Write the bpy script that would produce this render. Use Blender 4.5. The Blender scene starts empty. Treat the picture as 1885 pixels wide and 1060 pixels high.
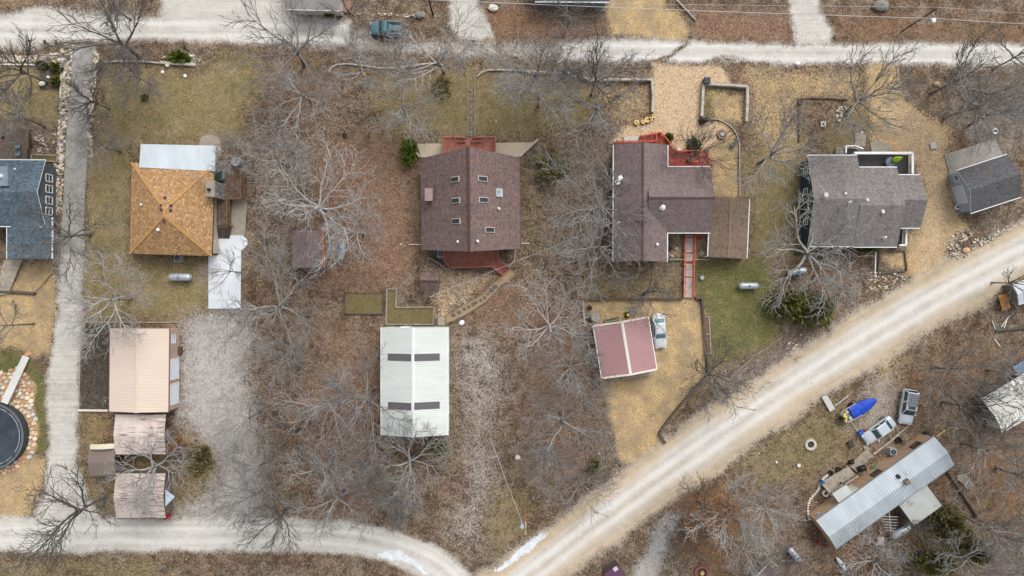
import bpy, math, random
import numpy as np
from mathutils import Vector, Matrix, noise as mnoise

# ------------------------------------------------------------------ camera, sky, sun, exposure
SC = bpy.context.scene
COL = SC.collection
CAM_H = 92.0                      # drone height in metres
S = 138.0 / 1885.0                # metres per photograph pixel at ground level
cam_d = bpy.data.cameras.new("camera")
cam_d.lens = 24.0
cam_d.sensor_width = 36.0
cam_d.clip_end = 6000.0
cam = bpy.data.objects.new("camera", cam_d)
cam.location = (0, 0, CAM_H)
cam.rotation_euler = (0, 0, 0)
COL.objects.link(cam)
SC.camera = cam

SUN_DIR = Vector((0.42, 0.74, 0.95)).normalized()     # towards the bright part of the cloud
world = bpy.data.worlds.new("World")
SC.world = world
world.use_nodes = True
wn = world.node_tree
wn.nodes.clear()
sky = wn.nodes.new("ShaderNodeTexSky")
sky.sky_type = 'NISHITA'
sky.sun_disc = False
sky.sun_elevation = math.asin(SUN_DIR.z)
sky.sun_rotation = math.atan2(SUN_DIR.x, SUN_DIR.y)
sky.air_density = 1.0
sky.dust_density = 4.0
hsv = wn.nodes.new("ShaderNodeHueSaturation")         # cloud cover: the sky is nearly grey
hsv.inputs["Saturation"].default_value = 0.22
bg = wn.nodes.new("ShaderNodeBackground")
bg.inputs["Strength"].default_value = 0.15
wo = wn.nodes.new("ShaderNodeOutputWorld")
wn.links.new(sky.outputs[0], hsv.inputs["Color"])
wn.links.new(hsv.outputs[0], bg.inputs["Color"])
wn.links.new(bg.outputs[0], wo.inputs["Surface"])

sun_d = bpy.data.lights.new("sun", 'SUN')
sun_d.energy = 0.9
sun_d.angle = math.radians(38)
sun_d.color = (1.0, 0.985, 0.96)
sun = bpy.data.objects.new("sun", sun_d)
sun.rotation_euler = SUN_DIR.to_track_quat('Z', 'Y').to_euler()
COL.objects.link(sun)

SC.cycles.max_bounces = 4
SC.cycles.diffuse_bounces = 2
SC.view_settings.view_transform = 'Standard'
SC.view_settings.look = 'None'
SC.view_settings.gamma = 1.0
SC.view_settings.exposure = 0.44
SC.view_settings.use_curve_mapping = False

# ------------------------------------------------------------------ helpers
rng = random.Random(7)

def P(px, py, z=0.0):
    """photograph pixel of a point that stands z metres up -> its place in the world"""
    k = S * (CAM_H - z) / CAM_H
    return Vector(((px - 942.5) * k, (530.0 - py) * k, z))

def lin(r, g, b, sat=.82):
    y = .3 * r + .59 * g + .11 * b
    r, g, b = (max(0, min(255, y + (c - y) * sat)) for c in (r, g, b))
    f = lambda c: (c / 12.92 if c <= 0.04045 else ((c + 0.055) / 1.055) ** 2.4)
    return (f(r / 255), f(g / 255), f(b / 255), 1.0)

class NT:
    """small node-tree writer"""
    def __init__(self, name):
        self.m = bpy.data.materials.new(name)
        self.m.use_nodes = True
        self.t = self.m.node_tree
        self.t.nodes.clear()
        self.out = self.t.nodes.new("ShaderNodeOutputMaterial")
        self.b = self.t.nodes.new("ShaderNodeBsdfPrincipled")
        self.t.links.new(self.b.outputs[0], self.out.inputs[0])
        self.b.inputs["Roughness"].default_value = 0.85
        self.b.inputs["Specular IOR Level"].default_value = 0.25
    def put(self, sock, v):
        if isinstance(v, bpy.types.NodeSocket):
            self.t.links.new(v, sock)
        elif v is not None:
            sock.default_value = v
    def n(self, typ, ins=None, **attrs):
        nd = self.t.nodes.new(typ)
        for k, v in attrs.items():
            setattr(nd, k, v)
        for k, v in (ins or {}).items():
            self.put(nd.inputs[k], v)
        return nd
    def math(self, op, a, b=None, c=None, clamp=False):
        nd = self.t.nodes.new("ShaderNodeMath")
        nd.operation = op
        nd.use_clamp = clamp
        for i, v in enumerate((a, b, c)):
            if v is not None:
                self.put(nd.inputs[i], v)
        return nd.outputs[0]
    def mix(self, f, a, b, mode='MIX'):
        nd = self.t.nodes.new("ShaderNodeMix")
        nd.data_type = 'RGBA'
        nd.blend_type = mode
        self.put(nd.inputs[0], f)
        self.put(nd.inputs[6], a)
        self.put(nd.inputs[7], b)
        return nd.outputs[2]
    def noise(self, vec, scale, detail=4.0, rough=0.55, out=0, dist=0.0):
        nd = self.n("ShaderNodeTexNoise", {"Vector": vec, "Scale": scale, "Detail": detail, "Roughness": rough, "Distortion": dist})
        return nd.outputs[out]
    def voro(self, vec, scale, out="Color", feature='F1'):
        nd = self.n("ShaderNodeTexVoronoi", {"Vector": vec, "Scale": scale}, feature=feature)
        return nd.outputs[out]
    def ramp(self, f, stops, interp='LINEAR'):
        nd = self.t.nodes.new("ShaderNodeValToRGB")
        nd.color_ramp.interpolation = interp
        el = nd.color_ramp.elements
        while len(el) < len(stops):
            el.new(0.5)
        for e, (p, c) in zip(el, stops):
            e.position = p
            e.color = c if len(c) == 4 else (*c, 1.0)
        self.put(nd.inputs[0], f)
        return nd.outputs[0]
    def val(self, col):
        nd = self.n("ShaderNodeSeparateColor", {0: col})
        return nd.outputs[0], nd.outputs[1], nd.outputs[2]
    def pos(self):
        return self.n("ShaderNodeNewGeometry").outputs["Position"]
    def objc(self):
        return self.n("ShaderNodeTexCoord").outputs["Object"]
    def uv(self):
        return self.n("ShaderNodeTexCoord").outputs["UV"]
    def scalev(self, vec, s):
        nd = self.n("ShaderNodeVectorMath", {0: vec, 1: s}, operation='MULTIPLY')
        return nd.outputs[0]
    def bump(self, h, strength=0.4, dist=0.05):
        nd = self.n("ShaderNodeBump", {"Strength": strength, "Distance": dist, "Height": h})
        self.t.links.new(nd.outputs[0], self.b.inputs["Normal"])
    def color(self, c):
        self.put(self.b.inputs["Base Color"], c)
        return self.m

MATS = {}
def mat(key, fn):
    if key not in MATS:
        MATS[key] = fn(key)
    return MATS[key]

def plain(name, rgb, rough=0.7, metal=0.0, var=0.12, scale=3.0, spec=0.3, coat=0.0):
    """one colour with soft wear and dirt"""
    def fn(key):
        t = NT(name)
        p = t.objc()
        n1 = t.noise(p, scale, 5.0, 0.6)
        n2 = t.noise(p, scale * 7.0, 2.0, 0.5)
        f = t.math('MULTIPLY_ADD', n1, 0.6, t.math('MULTIPLY', n2, 0.4))
        c = lin(*rgb)
        d = tuple(max(0, x * (1 - var * 2.2)) for x in c[:3]) + (1,)
        l = tuple(min(1, x * (1 + var * 1.3)) for x in c[:3]) + (1,)
        t.b.inputs["Roughness"].default_value = rough
        t.b.inputs["Metallic"].default_value = metal
        t.b.inputs["Specular IOR Level"].default_value = spec
        t.b.inputs["Coat Weight"].default_value = coat
        return t.color(t.ramp(f, [(0.3, d), (0.5, c), (0.72, l)]))
    return mat(name, fn)

def glass(name="window_glass", rgb=(38, 48, 54)):
    def fn(key):
        t = NT(name)
        t.b.inputs["Roughness"].default_value = 0.06
        t.b.inputs["Specular IOR Level"].default_value = 0.6
        n = t.noise(t.objc(), 1.3, 2.0)
        c = lin(*rgb)
        return t.color(t.ramp(n, [(0.3, tuple(x * .6 for x in c[:3]) + (1,)), (0.7, tuple(x * 1.6 for x in c[:3]) + (1,))]))
    return mat(name, fn)

ORG = {}
def empty(name, label, cat, loc, group=None, rz=0.0, scale=None):
    o = bpy.data.objects.new(name, None)
    COL.objects.link(o)
    o.location = loc
    o.rotation_euler = (0, 0, rz)
    if scale is not None:
        o.scale = (scale,) * 3
    ORG[o.name] = Vector(loc) if rz == 0.0 and scale is None else Vector((0, 0, 0))
    tag(o, label, cat, group)
    return o

def tag(o, label, cat, group=None):
    o["label"] = label
    o["category"] = cat
    if group:
        o["group"] = group
    return o

def link(name, me, parent=None):
    o = bpy.data.objects.new(name, me)
    COL.objects.link(o)
    if parent is not None:
        o.parent = parent
    return o

class MB:
    """collects shapes, then becomes ONE mesh object"""
    def __init__(self):
        self.v, self.f, self.mi, self.uv = [], [], [], []
    def face(self, pts, mi=0, uv=None):
        b = len(self.v)
        self.v.extend(Vector(p) for p in pts)
        self.f.append(tuple(range(b, b + len(pts))))
        self.mi.append(mi)
        self.uv.append(uv)
    def add(self, vs, fs, mi=0):
        b = len(self.v)
        self.v.extend(Vector(p) for p in vs)
        for f in fs:
            self.f.append(tuple(b + i for i in f))
            self.mi.append(mi)
            self.uv.append(None)
        return self
    def box(self, c, size, rz=0.0, mi=0, taper=1.0, M=None):
        sx, sy, sz = (q / 2 for q in size)
        vs = []
        for z, k in ((-sz, 1.0), (sz, taper)):
            for x, y in ((-sx, -sy), (sx, -sy), (sx, sy), (-sx, sy)):
                vs.append(Vector((x * k, y * k, z)))
        R = M if M is not None else Matrix.Rotation(rz, 3, 'Z')
        vs = [R @ q + Vector(c) for q in vs]
        return self.add(vs, [(3, 2, 1, 0), (4, 5, 6, 7), (0, 1, 5, 4), (1, 2, 6, 5), (2, 3, 7, 6), (3, 0, 4, 7)], mi)
    def beam(self, a, b, w, h, mi=0):
        """rectangular bar from a to b (w sideways, h upwards)"""
        a, b = Vector(a), Vector(b)
        d = b - a
        L = d.length
        if L < 1e-6:
            return self
        x = d / L
        up = Vector((0, 0, 1)) if abs(x.z) < 0.95 else Vector((0, 1, 0))
        y = up.cross(x).normalized()
        z = x.cross(y)
        M = Matrix((x, y, z)).transposed()
        return self.box((a + b) / 2, (L, w, h), mi=mi, M=M)
    def prism(self, poly, z0, z1, mi=0, inset=0.0, mside=None):
        n = len(poly)
        area = sum(poly[i][0] * poly[(i + 1) % n][1] - poly[(i + 1) % n][0] * poly[i][1] for i in range(n))
        if area < 0:
            poly = list(reversed(poly))
        b = len(self.v)
        cx = sum(p[0] for p in poly) / n; cy = sum(p[1] for p in poly) / n
        for z, k in ((z0, 1.0), (z1, 1.0 - inset)):
            for p in poly:
                self.v.append(Vector((cx + (p[0] - cx) * k, cy + (p[1] - cy) * k, z)))
        self.f.append(tuple(b + n + i for i in range(n))); self.mi.append(mi); self.uv.append(None)
        self.f.append(tuple(b + n - 1 - i for i in range(n))); self.mi.append(mi); self.uv.append(None)
        for i in range(n):
            j = (i + 1) % n
            self.f.append((b + i, b + j, b + n + j, b + n + i)); self.mi.append(mi if mside is None else mside); self.uv.append(None)
        return self
    def tube(self, pts, radii, sides=6, mi=0, cap=True):
        pts = [Vector(p) for p in pts]
        if not hasattr(radii, '__len__'):
            radii = [radii] * len(pts)
        b = len(self.v)
        n = len(pts)
        ref = None
        for i, p in enumerate(pts):
            d = (pts[min(i + 1, n - 1)] - pts[max(i - 1, 0)])
            if d.length < 1e-9:
                d = Vector((0, 0, 1))
            d.normalize()
            if ref is None:
                ref = Vector((1, 0, 0)) if abs(d.x) < 0.8 else Vector((0, 1, 0))
            u = (ref - d * ref.dot(d)).normalized()
            ref = u
            w = d.cross(u)
            for k in range(sides):
                a = 2 * math.pi * k / sides
                self.v.append(p + (u * math.cos(a) + w * math.sin(a)) * radii[i])
        for i in range(n - 1):
            for k in range(sides):
                k2 = (k + 1) % sides
                self.f.append((b + i * sides + k, b + i * sides + k2, b + (i + 1) * sides + k2, b + (i + 1) * sides + k))
                self.mi.append(mi); self.uv.append(None)
        if cap:
            self.f.append(tuple(b + sides - 1 - k for k in range(sides))); self.mi.append(mi); self.uv.append(None)
            self.f.append(tuple(b + (n - 1) * sides + k for k in range(sides))); self.mi.append(mi); self.uv.append(None)
        return self
    def cyl(self, c, r, h, sides=16, mi=0, r2=None):
        c = Vector(c)
        return self.tube([c, c + Vector((0, 0, h))], [r, r if r2 is None else r2], sides, mi)
    def ring(self, c, r0, r1, z0, z1, sides=24, mi=0):
        c = Vector(c); b = len(self.v)
        for k in range(sides):
            a = 2 * math.pi * k / sides
            for r, z in ((r0, z0), (r1, z0), (r1, z1), (r0, z1)):
                self.v.append(c + Vector((r * math.cos(a), r * math.sin(a), z)))
        for k in range(sides):
            i, j = b + 4 * k, b + 4 * ((k + 1) % sides)
            for q in range(4):
                q2 = (q + 1) % 4
                self.f.append((i + q, j + q, j + q2, i + q2)); self.mi.append(mi); self.uv.append(None)
        return self
    def ball(self, c, r, seg=10, rings=6, mi=0, jitter=0.0, rr=None):
        rx, ry, rz = r if hasattr(r, '__len__') else (r, r, r)
        b = len(self.v); c = Vector(c); rr = rr or rng
        for i in range(rings + 1):
            t = math.pi * i / rings
            for k in range(seg):
                a = 2 * math.pi * k / seg
                j = 1 + (rr.uniform(-jitter, jitter) if jitter else 0)
                self.v.append(c + Vector((rx * math.sin(t) * math.cos(a) * j, ry * math.sin(t) * math.sin(a) * j, rz * math.cos(t) * j)))
        for i in range(rings):
            for k in range(seg):
                k2 = (k + 1) % seg
                self.f.append((b + i * seg + k, b + (i + 1) * seg + k, b + (i + 1) * seg + k2, b + i * seg + k2))
                self.mi.append(mi); self.uv.append(None)
        return self
    def mesh(self, name, mats, origin=None, smooth=False):
        me = bpy.data.meshes.new(name)
        o = origin or Vector((0, 0, 0))
        me.from_pydata([tuple(p - o) for p in self.v], [], self.f)
        mats = mats if isinstance(mats, (list, tuple)) else [mats]
        for m in mats:
            me.materials.append(m)
        if len(mats) > 1:
            me.polygons.foreach_set("material_index", self.mi)
        if any(u is not None for u in self.uv):
            ul = me.uv_layers.new(name="UVMap")
            k = 0
            for f, u in zip(self.f, self.uv):
                for q in range(len(f)):
                    ul.data[k].uv = u[q] if u is not None else (0, 0)
                    k += 1
        if smooth:
            me.polygons.foreach_set("use_smooth", [True] * len(me.polygons))
        me.update()
        return me
    def build(self, name, mats, parent=None, smooth=False, kind=None):
        """parent: an Empty made by empty(), or a part of it; shapes are given in world coordinates"""
        root = parent
        while root is not None and root.parent is not None:
            root = root.parent
        o = link(name, self.mesh(name, mats, ORG.get(root.name) if root else None, smooth), parent)
        if kind:
            o["kind"] = kind
        return o

def copy_tree(o, parent=None):
    c = o.copy()
    COL.objects.link(c)
    c.parent = parent
    for ch in o.children:
        copy_tree(ch, c)
    return c

# ------------------------------------------------------------------ the ground: one grid, cut into ground, roads, drives and lawns
STEP = 0.25
gx = np.concatenate([[-2400, -900, -400, -200, -120, -95], np.arange(-84, 84.01, STEP), [95, 120, 200, 400, 900, 2400]])
gy = np.concatenate([[-2400, -900, -400, -200, -100, -66], np.arange(-54, 54.01, STEP), [66, 100, 200, 400, 900, 2400]])
GX, GY = np.meshgrid(gx, gy)
NY, NX = GX.shape

def vnoise(x, y, scale, seed):
    """smooth value noise, -1..1"""
    r = np.random.RandomState(seed)
    tab = r.uniform(-1, 1, (257, 257))
    u, v = x * scale + 300.5, y * scale + 300.5
    iu, iv = np.floor(u).astype(int), np.floor(v).astype(int)
    fu, fv = u - iu, v - iv
    fu = fu * fu * (3 - 2 * fu); fv = fv * fv * (3 - 2 * fv)
    g = lambda a, b: tab[a % 256, b % 256]
    return (g(iu, iv) * (1 - fu) + g(iu + 1, iv) * fu) * (1 - fv) + (g(iu, iv + 1) * (1 - fu) + g(iu + 1, iv + 1) * fu) * fv

WX = GX + 0.30 * vnoise(GX, GY, 0.55, 1) + 0.16 * vnoise(GX, GY, 1.7, 2)
WY = GY + 0.30 * vnoise(GX, GY, 0.55, 3) + 0.16 * vnoise(GX, GY, 1.7, 4)

def sdf(poly, warp=True):
    X, Y = (WX, WY) if warp else (GX, GY)
    pts = [P(a, b) for a, b in poly]
    d2 = np.full(X.shape, 1e12)
    ins = np.zeros(X.shape, bool)
    n = len(pts)
    for i in range(n):
        ax, ay = pts[i].x, pts[i].y
        bx, by = pts[(i + 1) % n].x, pts[(i + 1) % n].y
        ex, ey = bx - ax, by - ay
        L = ex * ex + ey * ey + 1e-9
        t = np.clip(((X - ax) * ex + (Y - ay) * ey) / L, 0, 1)
        d2 = np.minimum(d2, (X - ax - t * ex) ** 2 + (Y - ay - t * ey) ** 2)
        if by != ay:
            c = ((ay > Y) != (by > Y)) & (X < (bx - ax) * (Y - ay) / (by - ay) + ax)
            ins ^= c
    d = np.sqrt(d2)
    return np.where(ins, d, -d)

def line_dist(line):
    """signed distance to a centre line and the length along it"""
    pts = [P(a, b) for a, b in line]
    best = np.full(GX.shape, 1e12); sd = np.zeros(GX.shape); along = np.zeros(GX.shape)
    acc = 0.0
    for i in range(len(pts) - 1):
        ax, ay = pts[i].x, pts[i].y
        ex, ey = pts[i + 1].x - ax, pts[i + 1].y - ay
        L = math.hypot(ex, ey)
        t = np.clip(((GX - ax) * ex + (GY - ay) * ey) / (L * L), 0, 1)
        qx, qy = GX - ax - t * ex, GY - ay - t * ey
        d = qx * qx + qy * qy
        m = d < best
        best = np.where(m, d, best)
        sd = np.where(m, np.sqrt(d) * np.sign(ex * qy - ey * qx), sd)
        along = np.where(m, acc + t * L, along)
        acc += L
    return sd, along

def smooth_line(line, n=6):
    out = []
    for i in range(len(line) - 1):
        p0 = line[max(i - 1, 0)]; p1 = line[i]; p2 = line[i + 1]; p3 = line[min(i + 2, len(line) - 1)]
        for k in range(n):
            t = k / n
            out.append(tuple(0.5 * ((2 * p1[j]) + (-p0[j] + p2[j]) * t + (2 * p0[j] - 5 * p1[j] + 4 * p2[j] - p3[j]) * t * t
                                    + (-p0[j] + 3 * p1[j] - 3 * p2[j] + p3[j]) * t ** 3) for j in (0, 1)))
    out.append(line[-1])
    return out

CLS = {k: np.zeros(GX.shape) for k in
       ("white", "tan", "beige", "dry", "green", "greymix", "earth", "soil", "orange", "scrub", "dust", "conc", "track", "pale", "wet", "snow")}
OWN = np.zeros(GX.shape, int)
OWNERS = ["ground"]

def owner(name, d):
    OWNERS.append(name)
    OWN[d > 0] = len(OWNERS) - 1

def zone(cls, poly, feather=0.8, w=1.0, own=None, warp=True):
    d = sdf(poly, warp)
    a = np.clip(0.5 + d / (2 * feather), 0, 1) * w
    CLS[cls][...] = np.maximum(CLS[cls], a)
    if own:
        owner(own, d)

def cut(cls, poly, feather=0.6, w=1.0, warp=True):
    d = sdf(poly, warp)
    CLS[cls] *= 1 - np.clip(0.5 + d / (2 * feather), 0, 1) * w

# --- lawns and grass
zone("dry", [(-90, 108), (112, 110), (114, 180), (110, 232), (80, 225), (-90, 212)], 1.0, .95, "lawn")
zone("dry", [(178, 118), (300, 122), (365, 126), (400, 105), (470, 92), (500, 150), (450, 200), (440, 262), (250, 272), (175, 300), (168, 200)], 2.2, .92, "lawn")
zone("dry", [(160, 275), (245, 275), (240, 468), (386, 475), (386, 572), (330, 592), (150, 592), (152, 470)], 1.4, .95, "lawn")
zone("green", [(212, 205), (300, 200), (300, 236), (212, 238)], 2.0, .5)
zone("green", [(185, 130), (230, 140), (240, 200), (180, 210)], 2.5, .3)
zone("dry", [(670, 135), (880, 125), (1090, 140), (1110, 190), (1060, 250), (985, 262), (760, 262), (690, 255)], 2.0, .72)
zone("green", [(790, 150), (860, 150), (862, 250), (790, 250)], 2.0, .36)
zone("green", [(880, 150), (990, 160), (1000, 250), (880, 250)], 2.0, .34)
zone("dry", [(1080, 484), (1258, 484), (1258, 548), (1080, 548)], 1.4, .62)
zone("green", [(1282, 480), (1400, 478), (1445, 545), (1430, 628), (1400, 640), (1312, 668), (1298, 575), (1280, 548)], 1.6, .95, "lawn")
zone("dry", [(1282, 480), (1440, 470), (1450, 560), (1420, 650), (1310, 668), (1298, 570)], 1.6, .7)
zone("dry", [(1365, 285), (1475, 245), (1475, 480), (1385, 480), (1380, 365), (1362, 362)], 1.2, .85)
zone("green", [(1385, 380), (1470, 360), (1470, 480), (1385, 480)], 2.0, .3)
zone("dry", [(1335, 850), (1480, 748), (1545, 712), (1605, 780), (1575, 850), (1500, 900), (1400, 905)], 2.2, .52)
zone("green", [(1420, 800), (1500, 765), (1540, 800), (1500, 880), (1420, 880)], 2.0, .35)
zone("green", [(-40, 644), (52, 646), (60, 660), (80, 690), (88, 740), (82, 830), (64, 832), (62, 745), (40, 690), (-40, 690)], .5, .92, "lawn")
zone("green", [(1294, 163), (1330, 165), (1322, 214), (1293, 214)], 1.0, .9)
zone("dry", [(884, 210), (1000, 262), (990, 330), (960, 300), (958, 470), (1010, 470), (1010, 300)], 1.5, .35)
zone("dry", [(910, 880), (985, 900), (980, 980), (910, 1040), (890, 970)], 1.8, .62)
zone("dry", [(500, 810), (560, 780), (580, 950), (500, 950)], 2.5, .35)
zone("green", [(790, 815), (830, 812), (828, 850), (790, 850)], 1.5, .5)
zone("green", [(330, 810), (385, 815), (392, 870), (340, 885)], 1.6, .5)
zone("dry", [(320, 800), (400, 810), (420, 900), (340, 960), (210, 970), (145, 930), (145, 760), (205, 760), (205, 860)], 1.4, .55)
zone("dry", [(-90, 1018), (300, 1022), (300, 1120), (-90, 1120)], 1.4, .5)
zone("dry", [(1690, 960), (1800, 940), (1830, 1060), (1690, 1100)], 3.0, .4)
zone("green", [(1690, 965), (1790, 950), (1800, 1060), (1690, 1080)], 3.0, .34)
zone("dry", [(1500, 285), (1560, 180), (1600, 190), (1605, 270)], 1.0, .6)
# --- bare earth, soil and leaf drifts
zone("earth", [(560, 235), (765, 255), (772, 470), (750, 530), (640, 540), (560, 525), (600, 400)], 3.0, .95)
zone("earth", [(560, 590), (698, 590), (698, 950), (560, 950), (500, 800), (540, 700), (600, 680)], 4.0, .8)
zone("earth", [(880, 480), (1075, 560), (1080, 700), (1090, 880), (960, 900), (950, 640), (840, 600)], 3.0, .7)
zone("earth", [(880, 10), (1110, 10), (1120, 72), (900, 72)], 1.0, .75)
zone("earth", [(1280, 20), (1450, 20), (1468, 78), (1275, 78)], 1.0, .85)
zone("earth", [(1535, 20), (1885, 50), (2000, 78), (1540, 78)], 2.0, .6)
zone("earth", [(470, 140), (640, 130), (640, 240), (540, 260), (500, 200)], 2.5, .6)
zone("soil", [(150, 598), (207, 598), (204, 755), (145, 755)], .35, .95, warp=False)
zone("soil", [(69, 124), (113, 118), (111, 168), (70, 164)], .4, .9)
zone("soil", [(784, 462), (818, 462), (830, 495), (905, 492), (900, 502), (790, 497)], .6, .7)
zone("soil", [(1540, 960), (1655, 930), (1690, 975), (1620, 990)], 1.5, .45)
zone("soil", [(1710, 870), (1830, 900), (1860, 960), (1740, 960)], 2.5, .35)
zone("soil", [(300, 840), (345, 800), (350, 860), (310, 880)], 1.0, .4)
zone("orange", [(1212, 905), (1300, 880), (1400, 905), (1420, 960), (1330, 1075), (1250, 1005)], 2.5, .72)
zone("orange", [(1540, 1000), (1600, 1010), (1600, 1050), (1550, 1040)], 1.5, .7)
zone("orange", [(1790, 800), (1990, 780), (1990, 990), (1830, 970), (1760, 880)], 3.0, .6)
zone("orange", [(325, 795), (355, 795), (350, 840), (312, 850)], .9, .9)
zone("orange", [(150, 762), (208, 762), (206, 815), (150, 815)], 1.0, .6)
zone("orange", [(1600, 690), (1780, 620), (1885, 650), (1885, 700), (1750, 720), (1650, 760)], 2.5, .45)
zone("orange", [(880, 20), (1010, 20), (1010, 60), (900, 62)], 1.0, .35)
zone("orange", [(1560, 20), (1885, 40), (1885, 78), (1560, 78)], 2.0, .42)
zone("orange", [(480, 105), (560, 90), (600, 120), (500, 140)], 1.4, .5)
zone("scrub", [(470, 590), (560, 600), (580, 760), (640, 800), (690, 950), (470, 955), (450, 760)], 3.5, .22)
zone("scrub", [(1400, 640), (1500, 590), (1540, 600), (1420, 700), (1320, 760), (1300, 690)], 2.0, .65)
zone("scrub", [(945, 640), (1090, 610), (1110, 700), (1130, 850), (1080, 930), (950, 900)], 3.0, .25)
zone("scrub", [(1240, 870), (1500, 900), (1500, 1100), (1150, 1100)], 3.0, .3)
zone("scrub", [(1640, 700), (1900, 640), (1990, 800), (1990, 1100), (1700, 1100), (1760, 840)], 3.5, .3)
zone("scrub", [(960, 260), (1130, 265), (1130, 480), (1000, 480)], 2.5, .5)
zone("scrub", [(440, 250), (560, 250), (600, 420), (480, 480), (452, 380)], 2.5, .45)
zone("scrub", [(1760, 130), (1990, 130), (1990, 300), (1800, 260)], 3.0, .6)
zone("pale", [(455, 300), (600, 200), (680, 160), (700, 190), (600, 260), (480, 420)], 2.0, .5)
zone("pale", [(960, 480), (1090, 500), (1080, 560), (960, 560)], 3.0, .3)
zone("wet", [(560, 320), (700, 330), (740, 480), (700, 700), (560, 700), (590, 480)], 3.0, .36)
zone("wet", [(1530, 980), (1700, 960), (1720, 1060), (1530, 1060)], 3.0, .3)
# --- gravel that thins out into the leaves
GM = [(331, 592), (388, 569), (446, 569), (472, 620), (458, 680), (472, 760), (482, 850), (484, 958), (320, 958), (325, 935), (390, 900), (402, 840), (345, 795), (325, 772), (330, 690)]
zone("greymix", GM, 2.2, .80, "driveway")
zone("white", [(345, 620), (440, 600), (446, 760), (408, 800), (340, 745)], 3.0, .40)
zone("greymix", [(830, 602), (905, 602), (940, 655), (945, 725), (905, 800), (928, 880), (895, 960), (885, 1012), (810, 988), (852, 900), (852, 800), (832, 700)], 2.4, .43, "driveway")
zone("white", [(838, 640), (905, 645), (935, 690), (880, 690)], 1.4, .45)
zone("white", [(850, 920), (892, 930), (885, 1010), (815, 985)], 1.6, .34)
zone("greymix", [(1222, 940), (1262, 950), (1230, 1010), (1200, 1100), (1140, 1100), (1185, 1020)], 1.0, .85, "driveway")
zone("greymix", [(1600, 690), (1648, 655), (1660, 700), (1662, 790), (1600, 830), (1560, 790)], 2.0, .42, "driveway")
zone("tan", [(1605, 665), (1665, 625), (1672, 670), (1625, 700)], 1.0, .5)
zone("pale", [(1610, 690), (1662, 680), (1660, 790), (1570, 810)], 1.2, .8)
# --- tan and beige gravel
zone("tan", [(1076, 551), (1276, 549), (1296, 575), (1302, 682), (1262, 735), (1213, 798), (1240, 828), (1222, 850), (1140, 850), (1128, 790), (1108, 700), (1092, 605)], .5, 1.0, "driveway")
zone("tan", [(1118, -90), (1215, -90), (1226, 14), (1266, 36), (1272, 58), (1250, 76), (1130, 64), (1118, 50)], .5, .95, "driveway")
zone("tan", [(1310, 222), (1340, 228), (1358, 250), (1361, 363), (1309, 363), (1306, 270)], .4, .85)
zone("tan", [(1362, 124), (1580, 128), (1592, 182), (1474, 182), (1474, 300), (1412, 292), (1380, 230), (1376, 160)], 1.4, .62)
zone("tan", [(1300, 165), (1370, 168), (1370, 224), (1345, 226), (1310, 216)], .8, .72)
zone("tan", [(1090, 150), (1198, 150), (1198, 210), (1130, 235)], 1.5, .55)
zone("tan", [(1592, 120), (1645, 112), (1665, 180), (1752, 245), (1742, 290), (1748, 335), (1764, 398), (1778, 420), (1744, 462), (1736, 500), (1690, 524), (1664, 505), (1670, 440), (1690, 420), (1700, 360), (1690, 300), (1605, 275)], .7, .88, "driveway")
zone("tan", [(-90, 535), (20, 520), (40, 478), (96, 478), (106, 520), (100, 590), (88, 650), (56, 652), (40, 642), (-90, 640)], .8, .92, "driveway")
zone("tan", [(-90, 862), (0, 868), (44, 842), (60, 836), (82, 842), (74, 900), (60, 940), (30, 958), (-90, 952)], .6, .95, "ground")
zone("tan", [(1618, 472), (1668, 460), (1668, 500), (1640, 492)], .6, .85)
zone("tan", [(1232, 430), (1300, 430), (1300, 478), (1232, 478)], .5, .55)
zone("tan", [(1600, 800), (1660, 780), (1580, 870), (1560, 860)], 1.0, .5)
zone("tan", [(1530, 905), (1570, 880), (1660, 815), (1690, 800), (1560, 925)], 1.0, .5)
zone("tan", [(0, -60), (60, -40), (55, 8), (0, 10)], 1.0, .6)
zone("beige", [(1205, 116), (1332, 120), (1345, 152), (1294, 157), (1288, 222), (1335, 230), (1312, 272), (1245, 282), (1150, 266), (1121, 262), (1132, 240), (1200, 212), (1202, 150)], .7, .95, "driveway")
zone("beige", [(1600, 190), (1660, 180), (1755, 240), (1745, 290), (1760, 398), (1740, 470), (1690, 515), (1680, 440), (1700, 360)], 1.5, .55)
zone("beige", [(780, 480), (830, 497), (900, 500), (920, 510), (835, 570), (822, 592), (800, 590), (798, 560), (776, 545)], .8, .6)
zone("tan", [(-40, 684), (10, 682), (32, 676), (50, 688), (63, 712), (63, 745), (69, 770), (71, 800), (67, 830), (52, 852), (30, 868), (-40, 874)], .4, .95)
# --- the roads
zone("white", [(-170, 20), (0, 24), (60, 13), (120, 10), (290, 26), (300, -80), (520, -80), (532, 18), (560, 30), (650, 36), (640, 86), (430, 80), (300, 73), (110, 76), (60, 88), (0, 90), (-170, 92)], .9, .92, "road")
cut("white", [(110, -10), (300, -10), (300, 30), (210, 36), (120, 20)], 2.0, .55)
zone("white", [(640, 44), (700, 72), (900, 70), (1062, 75), (1062, 113), (900, 112), (640, 100)], 1.2, .50, "road")
zone("white", [(1030, 78), (1200, 71), (1300, 75), (1450, 80), (1885, 80), (2090, 84), (2090, 126), (1885, 121), (1700, 118), (1500, 118), (1300, 113), (1180, 113), (1030, 112)], .9, .95, "road")
zone("white", [(825, -90), (882, -90), (884, 8), (902, 48), (908, 72), (850, 74), (830, 50)], .8, .95, "driveway")
zone("white", [(1453, -90), (1500, -90), (1511, 20), (1536, 50), (1532, 80), (1468, 82), (1455, 30)], .7, .95, "driveway")
cut("white", [(1206, 113), (1230, 100), (1262, 76), (1268, 82), (1238, 104), (1216, 116)], .3, .75)
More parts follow.
